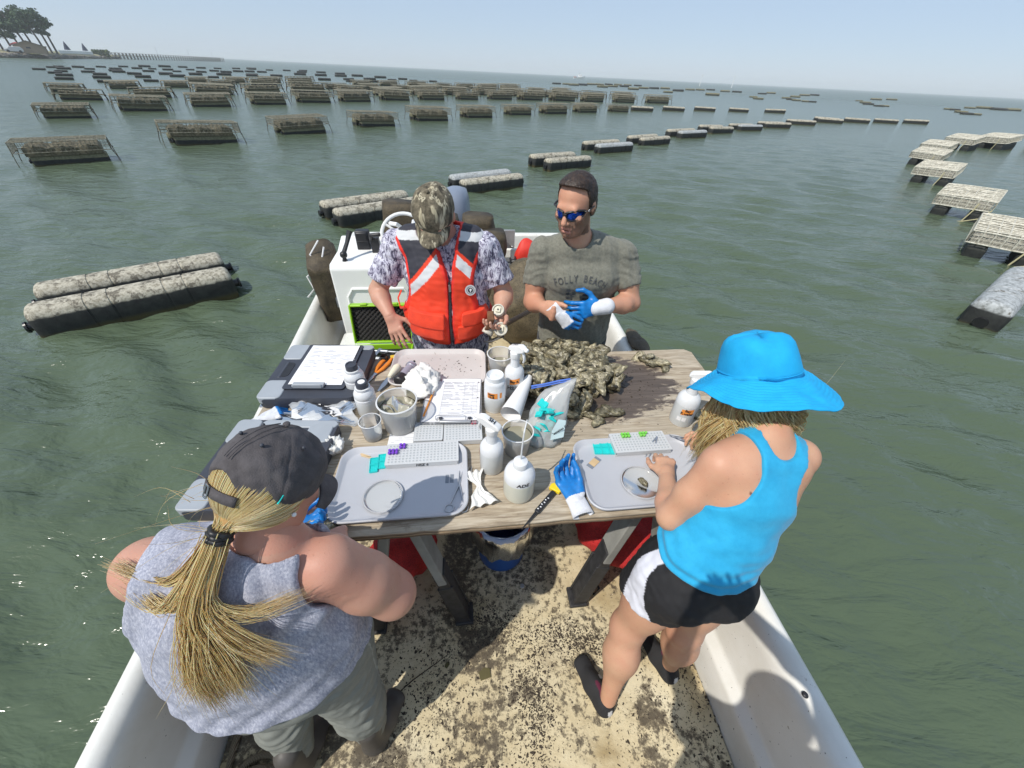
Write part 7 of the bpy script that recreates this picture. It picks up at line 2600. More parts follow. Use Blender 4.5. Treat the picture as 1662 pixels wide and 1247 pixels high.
    CF.add(el(q(0, -.008, .040), (.092, .112, .100), (r, f, u)), 0)
    CF.cut(plane_fn(q(0, 0, .012), -(u - f * .05)))
    V2, Q2 = CF.mesh()
    V2 = wrinkle(V2, Q2, lambda V, N: .0028 * snoise(V, 16, 2) - .002 * np.exp(-(((V - H) @ r) / .004) ** 2))
    np_mesh('crown', [(V2, Q2)], base, mc.m, cap_)
    mb = MB()
    rows = []
    for i in range(13):
        w = i / 12
        row = []
        for k in range(25):
            a = (k / 24 - .5) * 2
            x = a * (.078 - .010 * w * w)
            yy = .085 * math.sqrt(max(0, 1 - (a * .86) ** 2)) + .004 + .075 * w * math.sqrt(max(.12, 1 - .75 * a * a))
            zz = .034 - .024 * a * a - .034 * w
            row.append(Vector(q(x, yy, zz)) - Vector(base))
        rows.append(row)
    mb.loft(rows, closed=False, caps=False)
    b_ = mb.build('brim', mc.m, cap_, angle=180); so = b_.modifiers.new('thickness', 'SOLIDIFY'); so.thickness = .004
    mb = MB(); mb.ball(Vector(q(0, -.006, .141)) - Vector(base), .008, 10, 6); mb.build('button', mc.m, cap_)
    return t
man_vest()

# ================================================================== woman in the blue hat
def woman_blue():
    base = (.58, .52, 0)
    t = thing('person', 'woman in a bright blue sun hat, blue tank top and black running shorts', 'person', base)
    R = nz((.98, .17, 0)); FR = nz((-.17, .98, 0))
    pel, wai, che, top, nek = SK((.625, .615, .845)), SK((.672, .645, .985)), SK((.705, .705, 1.120)), SK((.722, .745, 1.205)), SK((.742, .795, 1.275))
    sL, eL, wL = SK((.592, .715, 1.215)), SK((.508, .678, 1.005)), SK((.552, .855, .985))
    sR, eR, wR = SK((.852, .770, 1.210)), SK((.955, .915, 1.020)), SK((.812, 1.020, .992))
    H = SK((.735, .905, 1.345))
    r, f, u = head_axes((-.45, .72, -.53))
    def torso(e):
        return [(ec(pel - (0, 0, .02), wai, (.160 + e, .112 + e), (.122 + e, .090 + e), R), .05), (ec(wai, che, (.122 + e, .090 + e), (.138 + e, .095 + e), R), .05),
                (ec(che, top, (.138 + e, .095 + e), (.140 + e, .070 + e), R), .04), (rc(sL, sR, .046 + e, .046 + e), .05),
                (rc(nek - (0, 0, .02), sL + (.05, 0, .0), .045 + e, .040 + e), .04), (rc(nek - (0, 0, .02), sR - (.05, 0, 0), .045 + e, .040 + e), .04)]
    B = Field((.34, .30, 0), (1.06, 1.14, 1.36), .005)
    for p, k in torso(0): B.add(p, k)
    for sd in (-1, 1):   # shoulder blades, seat
        B.add(el(top + R * sd * .072 - FR * .045 - (0, 0, .03), (.052, .028, .062)), .04)
        B.add(el(pel + R * sd * .075 - FR * .045 - (0, 0, .045), (.085, .085, .085)), .05)
    B.add(rc(nek, H - u * .06 - f * .025, .050, .046), .04)
    for p, k in limb(sL, eL, wL, (.047, .041, .037, .024), .008) + limb(sR, eR, wR, (.047, .039, .036, .024), .008): B.add(p, k)
    kL, aL = SK((.478, .560, .455)), SK((.455, .425, .085))
    kR, aR = SK((.690, .560, .455)), SK((.745, .555, .085))
    for hp_, kn, an in ((pel + R * -.082 - (0, 0, .06), kL, aL), (pel + R * .082 - (0, 0, .06), kR, aR)):
        for p, k in leg(hp_, kn, an, (.092, .053, .050, .032)): B.add(p, .06)
        cm = kn * .62 + an * .38
        B.add(el(cm - FR * .012, (.041, .043, .090)), .06)
        B.add(el(hp_ * .55 + kn * .45, (.072, .076, .12)), .06)
    parts = []
    V, Q = B.mesh(); parts.append((relax(V, Q), Q))
    hp, q = head_prims(H, r, f, u, .95)
    hp2 = hp + [(rc(H - u * .10 - f * .03, H - u * .05 - f * .02, .048, .047), .02)]
    lo, hi = prims_box(hp2); Fh = Field(lo, hi, .0035)
    for p, k in hp2: Fh.add(p, k)
    V, Q = Fh.mesh(); parts.append((relax(V, Q), Q))
    parts.append(fine(hand_prims(wL, (.22, .97, -.02), (.10, .05, -1), 1, .93, curls=[(.45, .75, .5), (.50, .85, .5), (.55, .85, .5), (.6, .9, .5)], spread=.07, thumb_open=.7, elbow=eL, wr=.025), .0026))
    parts.append(fine(hand_prims(wR, (-.95, .30, .10), (-.15, -.45, -.88), -1, .93, curls=[(.30, .60, .4), (.45, .75, .5), (.6, .9, .5), (.7, .9, .5)], spread=.08, thumb_open=.55, elbow=eR, wr=.025), .0026))
    skin, red = SK((.57, .325, .205)), SK((.58, .25, .155))
    def col(P):
        C = np.tile(skin, (len(P), 1))
        C = mixc(C, red, np.clip(1 - np.linalg.norm(P - SK((.60, .72, 1.23)), axis=1) / .12, 0, 1) * .5)
        C = mixc(C, red, np.clip(1 - np.abs(P[:, 2] - .46) / .12, 0, 1) * .35 * (P[:, 1] > .5))
        for c, s in (((.655, .66, 1.20), .0030), ((.61, .675, 1.10), .0025), ((.69, .64, 1.17), .0025)):
            d = np.linalg.norm(P[:, [0, 2]] - SK(c)[[0, 2]], axis=1)
            C[(d < s + .0008) & (P[:, 1] < .75)] = SK((.16, .07, .045))
        return C
    np_mesh('body', parts, base, M_SKIN, t, col)
    # ---- tank top with a racer back
    ax0 = wai - (0, 0, .0); axv = nz(nek - wai); Lt = np.linalg.norm(nek - wai)
    e = .010
    G = B.like()
    for p, k in torso(e): G.add(p, k)
    for sd in (-1, 1): G.add(el(top + R * sd * .072 - FR * .045 - (0, 0, .03), (.052 + e, .028 + e, .062 + e)), .04)
    G.add(ec(pel + (0, 0, .06), wai, (.164, .128), (.136, .104), R), .03)
    sn = lambda x, y, z: np.abs((x - wai[0]) * R[0] + (y - wai[1]) * R[1] - (z - wai[2]) * .32) - .125
    blend_inside(G, B, .005, lambda x, y, z: np.maximum(np.maximum(np.maximum(.97 - z, z - 1.30), y - .775), sn(x, y, z)))
    x, y, z = G.xyz()
    s = (x - ax0[0]) * R[0] + (y - ax0[1]) * R[1] + (z - ax0[2]) * R[2]
    hh = (x - ax0[0]) * axv[0] + (y - ax0[1]) * axv[1] + (z - ax0[2]) * axv[2]
    s = s - hh * float(nz(axv) @ R)
    def ell(cs, ch, a, b): return -((np.sqrt(((s - cs) / a) ** 2 + ((hh - ch) / b) ** 2) - 1) * min(a, b))
    for cut_ in (ell(-.178, .235, .118, .150), ell(.178, .235, .118, .150), ell(0, .345, .052, .062)):
        G.F = np.maximum(G.F, cut_.astype(np.float32))
    for sd in (-1, 1):
        G.F = np.maximum(G.F, np.where(hh > .245, .03 - np.abs(s - sd * .5) + .37, -1).astype(np.float32))
    back = (x - nek[0]) * FR[0] + (y - nek[1]) * FR[1]
    G.cut(plane_fn(SK((.635, .60, .925)), (-.06, .10, -1)))
    V, Q = G.mesh()
    def wr(V, N):
        hz = V[:, 2]
        side = np.clip((1.08 - hz) / .16, 0, 1)
        return (.0046 * np.sin(165 * hz + 26 * (V @ R) + 2.5 * snoise(V, 6, 2)) * side * (.55 + .45 * np.clip((wai[0] - V[:, 0]) / .1, -1, 1)) + .0030 * snoise(V, 12, 3) * side + .0015 * snoise(V, 14, 9))
    V = wrinkle(V, Q, wr)
    top_m = m_cloth('bright_blue_rib', (.012, .320, .58), (.022, .385, .66), 24, .85, 380, None, .3)
    tank = np_mesh('tank_top', [(V, Q)], base, top_m, t)
    # ---- running shorts
    K = B.like()
    K.add(ec(pel - (0, 0, .05), pel + (0.03, .01, .10), (.182, .134), (.140, .106), R), .03)
    for sd in (-1, 1):
        K.add(el(pel + R * sd * .075 - FR * .045 - (0, 0, .045), (.102, .104, .10)), .05)
    for sd, kn in ((-1, kL), (1, kR)):
        hp_ = pel + R * sd * .085 - (0, 0, .05)
        d = nz(kn - hp_)
        S_ = B.like(); S_.add(rc(hp_, hp_ + d * .20, .112, .122), 0)
        S_.cut(plane_fn(hp_ + d * (.125 if sd < 0 else .115), d + SK((-.25 * sd * 0, -.18, 0))))
        K.F = np.minimum(K.F, S_.F) - np.maximum(.03 - np.abs(K.F - S_.F), 0) ** 2 / .03 * .25
    K.cut(plane_fn(pel + (0, 0, .095), (.1, .0, 1)))
    blend_inside(K, B, .007, lambda x, y, z: np.maximum(np.maximum(.745 - z, z - .935), -1.0))
    V, Q = K.mesh()
    V = wrinkle(V, Q, lambda V, N: .0045 * snoise(V * SK((1, 1, .6)), 9, 6) + .002 * snoise(V, 24, 7))
    BLK, WHT = SK((.010, .010, .012)), SK((.70, .71, .78))
    def scol(P):
        C = np.tile(BLK, (len(P), 1))
        L = P - pel
        a = L @ R; b = L @ FR; hgt = P[:, 2]
        ang = np.arctan2(b, -a)                       # 0 = her left side, + towards the front
        dn = np.clip((.90 - hgt) / .24, 0, 1)
        w = .16 + .15 * dn
        c = .10 - .55 * dn ** 1.5
        left = a < 0
        band = left & (np.abs(ang - c) < w)
        low = left & (hgt < .715 + .02 * np.sin(ang)) & (ang < .35) & (ang > -1.15)
        C[band] = WHT
        hem = (hgt < .672 + .0) & left & (ang < .30) & (ang > -1.2)
        C[hem] = WHT
        return C
    np_mesh('shorts', [(V, Q)], base, m_attr('running_shorts', .8, .12, 30, 320, .3), t, scol)
    # ---- slip on shoes
    for heel, toe in ((SK((.470, .368, 0)), SK((.352, .598, 0))), (SK((.772, .490, 0)), SK((.668, .708, 0)))):
        P, d, s_ = shoe_field(heel, toe, .058, .043)
        Vs, Qs = fine(P, .004)
        def shc(Pt):
            C = np.tile(SK((.020, .020, .022)), (len(Pt), 1))
            C[Pt[:, 2] < .024] = SK((.62, .61, .58))
            back_ = ((Pt - heel) @ d < .020) & (np.abs((Pt - heel) @ s_) < .010) & (Pt[:, 2] > .02)
            C[back_] = SK((.66, .66, .66))
            mid_ = (np.abs((Pt - heel) @ d - .135) < .009) & ((Pt - heel) @ s_ < -.026) & (Pt[:, 2] > .045)
            C[mid_] = SK((.70, .70, .72))
            C[Pt[:, 2] > .090] = SK((.12, .012, .04))
            return C
        sh = np_mesh('shoe', [(Vs, Qs)], base, m_attr('shoe_canvas', .85, .15, 40, 280, .35), t, shc)
    # ---- hair below the hat
    rr = random.Random(31)
    paths = []
    for i in range(760):
        a = rr.uniform(-2.75, 1.15)                       # round the back of the head, from her left cheek over the nape
        side, bk = math.sin(a), math.cos(a)
        p0 = q(side * .080, -bk * .092 + .004, .005 + rr.uniform(-.02, .02))
        lnz = rr.uniform(.10, .17) if abs(a) < 1.3 else rr.uniform(.14, .24)
        drop = SK((0, 0, -1.0)) * .75 - u * .45
        curl = rr.uniform(.006, .016); ph = rr.uniform(0, 6.28); fq = rr.uniform(1.2, 2.4)
        out = (r * side - f * bk) 
        wind = SK((.25, -.2, 0)) * rr.uniform(0, .5)
        pts = []
        for k in range(11):
            w = k / 10
            o = out * (.012 + .030 * math.sin(w * 2.2)) + drop * lnz * w + wind * w * w * .08
            o = o + (np.cross(out, drop) * math.sin(ph + w * fq * 6.28) + out * math.cos(ph + w * fq * 6.28)) * curl * min(1, w * 2)
            pts.append(p0 + o)
        paths.append(pts)
    for i in range(150):                                  # long lock falling forward over the left shoulder
        p0 = q(-.078 + rr.uniform(-.008, .012), rr.uniform(-.05, .02), -.03)
        tip = SK((.615, .86, 1.10)) + SK((rr.gauss(0, .018), rr.gauss(0, .02), rr.gauss(0, .02)))
        mid = (p0 + tip) / 2 + SK((-.02 + rr.gauss(0, .01), rr.gauss(0, .012), rr.gauss(0, .012)))
        paths.append(bez([p0, mid, tip], 9))
    Hf = Field(*prims_box(hp, .03), .004); Hf.add(el(q(0, -.020, .008), (.079, .090, .088), (r, f, u)), 0); Hf.add(el(q(0, -.055, -.045), (.068, .048, .058), (r, f, u)), .03)
    Hf.cut(plane_fn(q(0, .030, 0), f))
    Vh, Qh = Hf.mesh()
    np_mesh('scalp_hair', [(Vh, Qh)], base, m_cloth('blond_under_hair', (.34, .19, .07), (.64, .40, .165), 70, .5, 200, (1, 1, .3), .6), t)
    strand_mesh('hair', paths, .0021, M_BLOND, t, base, 3)
    strand_mesh('wisps', [bez([q(rr.uniform(-.08, .08), -.09, .0), q(rr.uniform(.02, .14), -.13, -.01 + rr.uniform(-.03, .03)), q(rr.uniform(.08, .2), -.15, .02 + rr.uniform(-.05, .06))], 8) for _ in range(2)], .0005, M_BLOND, t, base, 3)
    mb = MB(); mb.tube([Vector(p) - Vector(base) for p in (q(-.079, -.03, -.06), q(-.09, .0, -.10), SK((.665, .80, 1.17)), SK((.63, .83, 1.12)))], .0022, 6)
    mb.build('glasses_cord', M_BLACK, t)
    # ring on the left hand
    # ---- the hat
    HU = nz(u * .92 + SK((0, 0, .25)) + r * .02); HR = nz(r - HU * (r @ HU)); HF = np.cross(HU, HR)
    O = H + u * .052 - f * .004
    prof = [(.0001, .112), (.030, .113), (.058, .110), (.072, .103), (.080, .090), (.086, .070), (.092, .045), (.097, .018), (.100, .002)]
    rows = []
    NA = 110
    for i, (rad, hg) in enumerate(prof):
        row = []
        for k in range(NA):
            a = 2 * math.pi * k / NA
            dent = 1 + .020 * math.sin(3 * a + i * .5) * min(1, rad / .06) + .012 * math.sin(7 * a - i)
            hgt = hg - .012 * math.exp(-((a - 4.2) / .6) ** 2) * (hg > .08)
            row.append(O + (HR * math.cos(a) * .94 + HF * math.sin(a) * 1.10) * rad * dent + HU * hgt)
        rows.append(row)
    NB = 58
    for j in range(1, NB + 1):
        w = j / NB
        row = []
        for k in range(NA):
            a = 2 * math.pi * k / NA
            rad = .100 + .094 * w
            dr = -.052 * w ** 1.25 + .026 * w * math.cos(2 * a) * 1.0 + .012 * w * w * math.sin(3 * a + .8) + .006 * w * math.sin(5 * a)
            if True:
                dr += -.035 * w ** 1.5 * max(0, math.cos(a)) + .002 * w ** 1.4 * max(0, -math.cos(a))      # droops to the right, lifts at the left
            stitch = .0010 * math.cos(w * 2 * math.pi * 11)
            row.append(O + (HR * math.cos(a) * .96 + HF * math.sin(a) * 1.02) * rad + HU * (.002 + dr + stitch))
        rows.append(row)
    mb = MB(); mb.loft([[Vector(p) - Vector(base) for p in rw] for rw in rows], caps=False)
    V0 = np.array(mb.v)
    V0 += SK(HU) * (.0030 * snoise(V0, 11, 5) + .0018 * snoise(V0, 26, 6))[:, None]
    mb.v = [tuple(p) for p in V0]
    mh = NT('bright_blue_cotton')
    mh.color(mh.ramp(mh.noise(22, 5, .6), [(.3, (.003, .325, .64)), (.7, (.008, .395, .74))])); mh.set(rough=.85); mh.bump(mh.math('ADD', mh.noise(330, 2), mh.math('MULTIPLY', mh.noise(34, 4), 1.3)), .4, .002)
    hat = mb.build('sun_hat', mh.m, t, angle=180); so = hat.modifiers.new('thickness', 'SOLIDIFY'); so.thickness = .003
    # band seam round the crown
    mb = MB(); mb.tube([Vector(O + (HR * math.cos(a) * .955 + HF * math.sin(a) * 1.11) * .0995 + HU * .012) - Vector(base) for a in [2 * math.pi * k / 60 for k in range(61)]], .0016, 5, caps=False); mb.build('hat_band', mh.m, hat)
    return t
woman_blue()

# ================================================================== woman in the grey top
def woman_grey():
    base = (-.60, .30, 0)
    t = thing('person', 'woman in a dark grey cap and grey tank top with a long blond ponytail', 'person', base)
    R = nz((.985, .12, 0)); FR = nz((-.12, .985, 0))
    pel, wai, che, top, nek = SK((-.605, .350, .82)), SK((-.602, .368, .965)), SK((-.592, .378, 1.090)), SK((-.575, .388, 1.180)), SK((-.488, .412, 1.262))
    sL, eL, wL = SK((-.752, .366, 1.200)), SK((-.850, .480, 1.000)), SK((-.72, .640, .955))
    sR, eR, wR = SK((-.392, .402, 1.178)), SK((-.285, .425, .985)), SK((-.465, .540, .955))
    H = SK((-.478, .470, 1.378))
    CAMP = SK((0, 0, 2.05))
    away = lambda p: CAMP + (SK(p) - CAMP) * 1.06
    pel, wai, che, top, nek, sL, eL, sR, eR, H = [away(p) for p in (pel, wai, che, top, nek, sL, eL, sR, eR, H)]
    r, f, u = head_axes((.36, .71, -.60))
    def torso(e):
        return [(ec(pel, wai, (.240 + e, .178 + e), (.232 + e, .158 + e), R), .06), (ec(wai, che, (.232 + e, .158 + e), (.200 + e, .134 + e), R), .06),
                (ec(che, top, (.200 + e, .134 + e), (.180 + e, .088 + e), R), .05), (rc(sL, sR, .060 + e, .060 + e), .05),
                (rc(nek - (0, 0, .03), sL + (.07, 0, .0), .046 + e, .05 + e), .05), (rc(nek - (0, 0, .03), sR - (.06, 0, 0), .046 + e, .05 + e), .05)]
    B = Field((-1.06, .06, 0), (-.17, .78, 1.36), .005)
    for p, k in torso(0): B.add(p, k)
    B.add(rc(nek, H - u * .07 + f * .005, .052, .047), .03)
    for p, k in limb(sL, eL, wL, (.064, .056, .052, .031), .010) + limb(sR, eR, wR, (.070, .066, .056, .033), .012): B.add(p, k)
    hips = ((pel + R * -.120 - (0, 0, .03), SK((-.725, .320, .42)), SK((-.715, .225, .09))), (pel + R * .120 - (0, 0, .03), SK((-.480, .335, .42)), SK((-.470, .300, .09))))
    for hp_, kn, an in hips:
        for p, k in leg(hp_, kn, an, (.135, .076, .074, .048)): B.add(p, k)
    parts = []
    V, Q = B.mesh(); parts.append((relax(V, Q), Q))
    hp, q = head_prims(H, r, f, u, .98)
    hp2 = hp + [(rc(H - u * .12 + f * .0, H - u * .05 - f * .0, .049, .048), .02)]
    lo, hi = prims_box(hp2); Fh = Field(lo, hi, .0035)
    for p, k in hp2: Fh.add(p, k)
    V, Q = Fh.mesh(); parts.append((relax(V, Q), Q))
    parts.append(fine(hand_prims(wR, (-.62, .78, -.02), (-.05, .1, -1), 1, 1.02, curls=[(1.0, 1.3, .8)] * 4, spread=.03, thumb_open=.35, elbow=eR, wr=.033), .0028))
    parts.append(fine(hand_prims(wL, (.85, .5, -.05), (.1, -.1, -1), -1, 1.0, curls=[(.5, .8, .5)] * 4, spread=.05), .003))
    skin, red = SK((.54, .295, .215)), SK((.55, .205, .150))
    def col(P):
        C = np.tile(skin, (len(P), 1))
        L = (P - H) @ np.stack([r, f, u], 1)
        hd = np.linalg.norm(L, axis=1) < .15
        C[hd] = C[hd] * .6 + red * .4
        C = mixc(C, red, np.clip(1 - np.linalg.norm(P - sR, axis=1) / .14, 0, 1) * .35)
        C = mixc(C, red, np.clip(1 - np.linalg.norm(P - eR, axis=1) / .10, 0, 1) * .30)
        return C
    np_mesh('body', parts, base, M_SKIN, t, col)
    # ---- draped tank top
    G = B.like()
    for p, k in torso(.014): G.add(p, k)
    G.add(ec(pel - (0, 0, .0), che, (.258, .190), (.232, .150), R), .05)
    for sd, sh in ((-1, sL), (1, sR)):
        ax_ = nz(SK((1.0 * sd, .10, -.15)))
        c = sh + ax_ * .020
        G.add(ec(c, c + ax_ * .25, (.088, .120), (.14, .20), SK((0, 1, .25))), .012, neg=True)
    nk = ec(nek + SK((0, .02, -.005)), nek + SK((.03, .04, .2)), (.088, .080), (.12, .12), R)
    G.F = np.maximum(G.F, -nk[0](*G.xyz()).astype(np.float32))
    G.cut(plane_fn(away((-.56, .17, .838)), (.05, -.10, -1)))
    blend_inside(G, B, .006, lambda x, y, z: np.maximum(np.maximum(.81 - z, z - 1.09), np.maximum(np.abs(x + .625) - .19, -1)))
    V, Q = G.mesh()
    def wr(V, N):
        x, z = V @ R, V[:, 2]
        low = np.clip((1.05 - z) / .22, 0, 1)
        w = .0032 * np.sin(70 * z + 10 * x * x * 6 + 2.2 * snoise(V, 4, 2)) * low * (.6 + .4 * snoise(V, 5, 9))
        w = w + .0050 * np.sin(60 * x - 26 * z + 2.5 * snoise(V, 5, 3)) * np.clip((z - .97) / .12, 0, 1)
        return w + .0042 * snoise(V, 6.5, 4) + .0020 * snoise(V, 18, 5)
    V = wrinkle(V, Q, wr)
    mt = NT('heather_grey_jersey')
    mp = mt.n('ShaderNodeMapping'); mp.inputs['Scale'].default_value = (1, 1, .28); mp.inputs['Rotation'].default_value = (0, .5, 0); mt.link(mt.co(), mp.inputs[0])
    n = mt.noise(210, 4, .7, mp.outputs[0])
    c = mt.ramp(n, [(.34, (.23, .245, .315)), (.50, (.335, .35, .425)), (.66, (.50, .51, .575))])
    c = mt.mix(mt.ramp(mt.noise(26, 4, .65, mp.outputs[0]), [(.45, 0.0), (.75, .38)]), c, (.52, .53, .60))
    mt.color(c); mt.set(rough=.95); mt.bump(mt.math('ADD', mt.noise(360, 2), mt.math('MULTIPLY', mt.noise(24, 4), 1.4)), .4, .0025)
    tank = np_mesh('tank_top', [(V, Q)], base, mt.m, t)
    # ---- leggings
    K = B.like()
    K.add(ec(pel - (0, 0, .03), pel + (0, 0, .09), (.248, .190), (.240, .175), R), .06)
    for hp_, kn, an in hips:
        for p, k in leg(hp_, kn, an, (.142, .083, .081, .055)): K.add(p, k)
    K.cut(plane_fn((0, 0, .10), (0, 0, -1))); K.cut(plane_fn((0, 0, .86), (0, 0, 1)))
    V, Q = K.mesh()
    V = wrinkle(V, Q, lambda V, N: .0030 * snoise(V * SK((1, 1, 1.6)), 10, 6) + .0022 * np.sin(120 * V[:, 2] + 5 * snoise(V, 5, 3)) * (np.abs(V[:, 2] - .30) < .22) + .0012 * snoise(V, 30, 8))
    def lcol(P):
        C = np.tile(SK((.235, .245, .215)), (len(P), 1))
        sx = (P - pel) @ R
        C[(np.abs(sx - .012) < .0030) & (P[:, 1] < .3) & (P[:, 2] > .58)] = SK((.42, .44, .40))
        C[(np.abs((P - pel) @ FR + .02) < .004) & (sx > .2)] = SK((.36, .38, .34))
        return C
    np_mesh('leggings', [(V, Q)], base, m_attr('grey_leggings', .8, .22, 26, 300, .4), t, lcol)
    # ---- boots
    for heel, toe in ((SK((-.478, .215, 0)), SK((-.405, .455, 0))), (SK((-.715, .135, 0)), SK((-.690, .385, 0)))):
        P, d, s_ = shoe_field(heel, toe, .20, .052)
        Vs, Qs = fine(P, .0045)
        def bc(Pt):
            C = np.tile(SK((.085, .078, .070)), (len(Pt), 1))
            C[Pt[:, 2] < .02] = SK((.035, .032, .030))
            return C
        np_mesh('boot', [(Vs, Qs)], base, m_attr('muddy_rubber', .55, .3, 22, 90, .3), t, bc)
    # ---- cap
    cap_ = bpy.data.objects.new('baseball_cap', None); COL.objects.link(cap_); cap_.parent = t
    mcap = NT('washed_charcoal_cotton')
    mcap.color(mcap.ramp(mcap.noise(16, 6, .7), [(.3, (.052, .047, .049)), (.55, (.090, .082, .085)), (.8, (.130, .120, .122))])); mcap.set(rough=.92)
    mcap.bump(mcap.math('ADD', mcap.noise(340, 2), mcap.math('MULTIPLY', mcap.noise(30, 5), 1.6)), .5, .0025)
    CF = Field(*prims_box(hp, .06), .0034)
    CF.add(el(q(0, -.010, .034), (.094, .112, .097), (r, f, u)), 0)
    CF.cut(plane_fn(q(0, 0, -.002), -(u + f * .10)))
    # arched opening at the back
    CF.add(ec(q(0, -.05, .016), q(0, -.20, .016), (.036, .034), (.036, .034), r), .006, neg=True)
    V2, Q2 = CF.mesh()
    def cw(V, N):
        L = (V - H) @ np.stack([r, f, u], 1)
        az = np.arctan2(L[:, 0], -L[:, 1])
        seam = sum(np.exp(-(((az - s0 + math.pi) % (2 * math.pi) - math.pi) / .028) ** 2) for s0 in (0.0, 1.05, -1.05, 2.1, -2.1, math.pi)) * np.clip(np.hypot(L[:, 0], L[:, 1]) / .05, 0, 1)
        return .0034 * snoise(V, 13, 2) + .0018 * snoise(V, 30, 3) - .0016 * seam
    V2 = wrinkle(V2, Q2, cw)
    np_mesh('crown', [(V2, Q2)], base, mcap.m, cap_)
    mb = MB(); mb.ball(Vector(q(0, -.010, .1395)) - Vector(base), (.008, .008, .005), 10, 6); mb.build('button', mcap.m, cap_)
    for a in (.52, -.52, 1.57, -1.57):
        p = q(math.sin(a) * .066, -math.cos(a) * .080 - .010, .112)
        mb = MB(); mb.ball(Vector(p) - Vector(base), .0042, 8, 6); mb.build('eyelet', M_CHAR, cap_)
    mb = MB()
    strap = [q(math.sin(a) * .0985, -.010 - math.cos(a) * .1185, .004 + .002 * math.cos(a * 3)) for a in np.linspace(-.52, .52, 14)]
    rows = [[Vector(p + u * dz) - Vector(base) for p in strap] for dz in (-.010, .010)]
    mb.loft(rows, closed=False, caps=False)
    sb = mb.build('strap', mcap.m, cap_, angle=180); so = sb.modifiers.new('thickness', 'SOLIDIFY'); so.thickness = .0025
    mb = MB()
    for a in (-.20, -.08):
        p = q(math.sin(a) * .101, -.010 - math.cos(a) * .121, .004)
        mb.tube([Vector(p - u * .012) - Vector(base), Vector(p + u * .012) - Vector(base)], .0016, 6)
    for sg in (-1, 1):
        mb.tube([Vector(q(math.sin(a) * .101, -.010 - math.cos(a) * .121, .004 + sg * .012)) - Vector(base) for a in (-.20, -.14, -.08)], .0016, 6)
    mb.build('buckle', M_STEEL, cap_)
    # seam tape up the back of the crown
    mb = MB()
    for off in (-.007, .007):
        pts = [q(off, -.010 - .1195 * math.cos(b), .036 + .1035 * math.sin(b)) for b in np.linspace(.42, 1.5, 14)]
        mb.tube([Vector(p) - Vector(base) for p in pts], .0011, 5)
    mb.build('seam', mcap.m, cap_)
    mb = MB(); p = q(.088, -.055, .006); mb.beam(Vector(p) - Vector(base), Vector(q(.0905, -.050, .026)) - Vector(base), .004, .002); mb.build('side_tag', M_TEAL, cap_)
    mb = MB()
    rows = []
    for i in range(12):
        w = i / 11
        row = []
        for k in range(25):
            a = (k / 24 - .5) * 2
            x_ = a * (.088 - .008 * w * w)
            yy = .098 * math.sqrt(max(0, 1 - (a * .86) ** 2)) + .002 + .072 * w * math.sqrt(max(.12, 1 - .75 * a * a))
            row.append(Vector(q(x_, yy, .004 - .034 * a * a - .022 * w)) - Vector(base))
        rows.append(row)
    mb.loft(rows, closed=False, caps=False)
    b_ = mb.build('brim', mcap.m, cap_, angle=180); so = b_.modifiers.new('thickness', 'SOLIDIFY'); so.thickness = .004
    # ---- hair
    rr = random.Random(9)
    tie = SK((-.557, .386, 1.325))
    Hf = Field(*prims_box(hp, .03), .004); Hf.add(el(q(0, -.016, .020), (.086, .100, .096), (r, f, u)), 0); Hf.add(rc(q(0, -.050, -.030), tie + (H - tie) * .12, .060, .020), .035)
    Hf.cut(plane_fn(q(0, .020, 0), f))
    V3, Q3 = Hf.mesh()
    np_mesh('scalp_hair', [(V3, Q3)], base, bpy.data.materials['blond_under_hair'], t)
    paths = []
    tl = SK([(tie - H) @ v for v in (r, f, u)])
    at_, zt = math.atan2(tl[0], -(tl[1] + .014)), max(tl[2], -.075)
    for i in range(1500):                                   # combed over the back of the head to the tie
        a = at_ + rr.uniform(-1.75, 1.75)
        z0 = rr.uniform(-.055, .06) if abs(a) > .45 else rr.uniform(-.02, .08)
        pts = []
        lift = rr.uniform(.0, .003)
        for w in np.linspace(0, .80, 8):
            aa = a + (at_ - a) * w ** 1.25
            zz = z0 + (zt - z0) * w
            k = math.sqrt(max(.55, 1 - ((zz - .02) / .115) ** 2))
            bulge = 1.0 + .025 * math.sin(w * 3.1)
            pts.append(q(math.sin(aa) * (.0895 + lift) * k * bulge, -.014 - math.cos(aa) * (.105 + lift) * k * bulge, zz))
        pts.append(tie + SK((rr.gauss(0, .006), rr.gauss(0, .006), rr.gauss(0, .006))))
        paths.append(bez(pts, 13))
    strand_mesh('hair', paths, .0014, M_BLOND, t, base, 3, taper=False)
    paths = []
    ctrl = [  # bundles of the ponytail: mid, tip, spread, count
        ((-.570, .300, 1.235), (-.545, .245, 1.150), (-.585, .205, 1.075), .030, 150),
        ((-.565, .300, 1.235), (-.525, .240, 1.150), (-.505, .205, 1.085), .030, 150),
        ((-.560, .310, 1.240), (-.560, .235, 1.160), (-.545, .190, 1.065), .028, 150),
        ((-.550, .310, 1.245), (-.490, .265, 1.180), (-.425, .245, 1.140), .022, 90),
        ((-.600, .320, 1.250), (-.640, .305, 1.215), (-.720, .335, 1.225), .018, 70),
        ((-.610, .345, 1.265), (-.680, .345, 1.240), (-.755, .350, 1.262), .016, 40),
        ((-.545, .320, 1.255), (-.480, .300, 1.215), (-.395, .330, 1.220), .016, 34)]
    core = MB()
    ctrl_ = ctrl
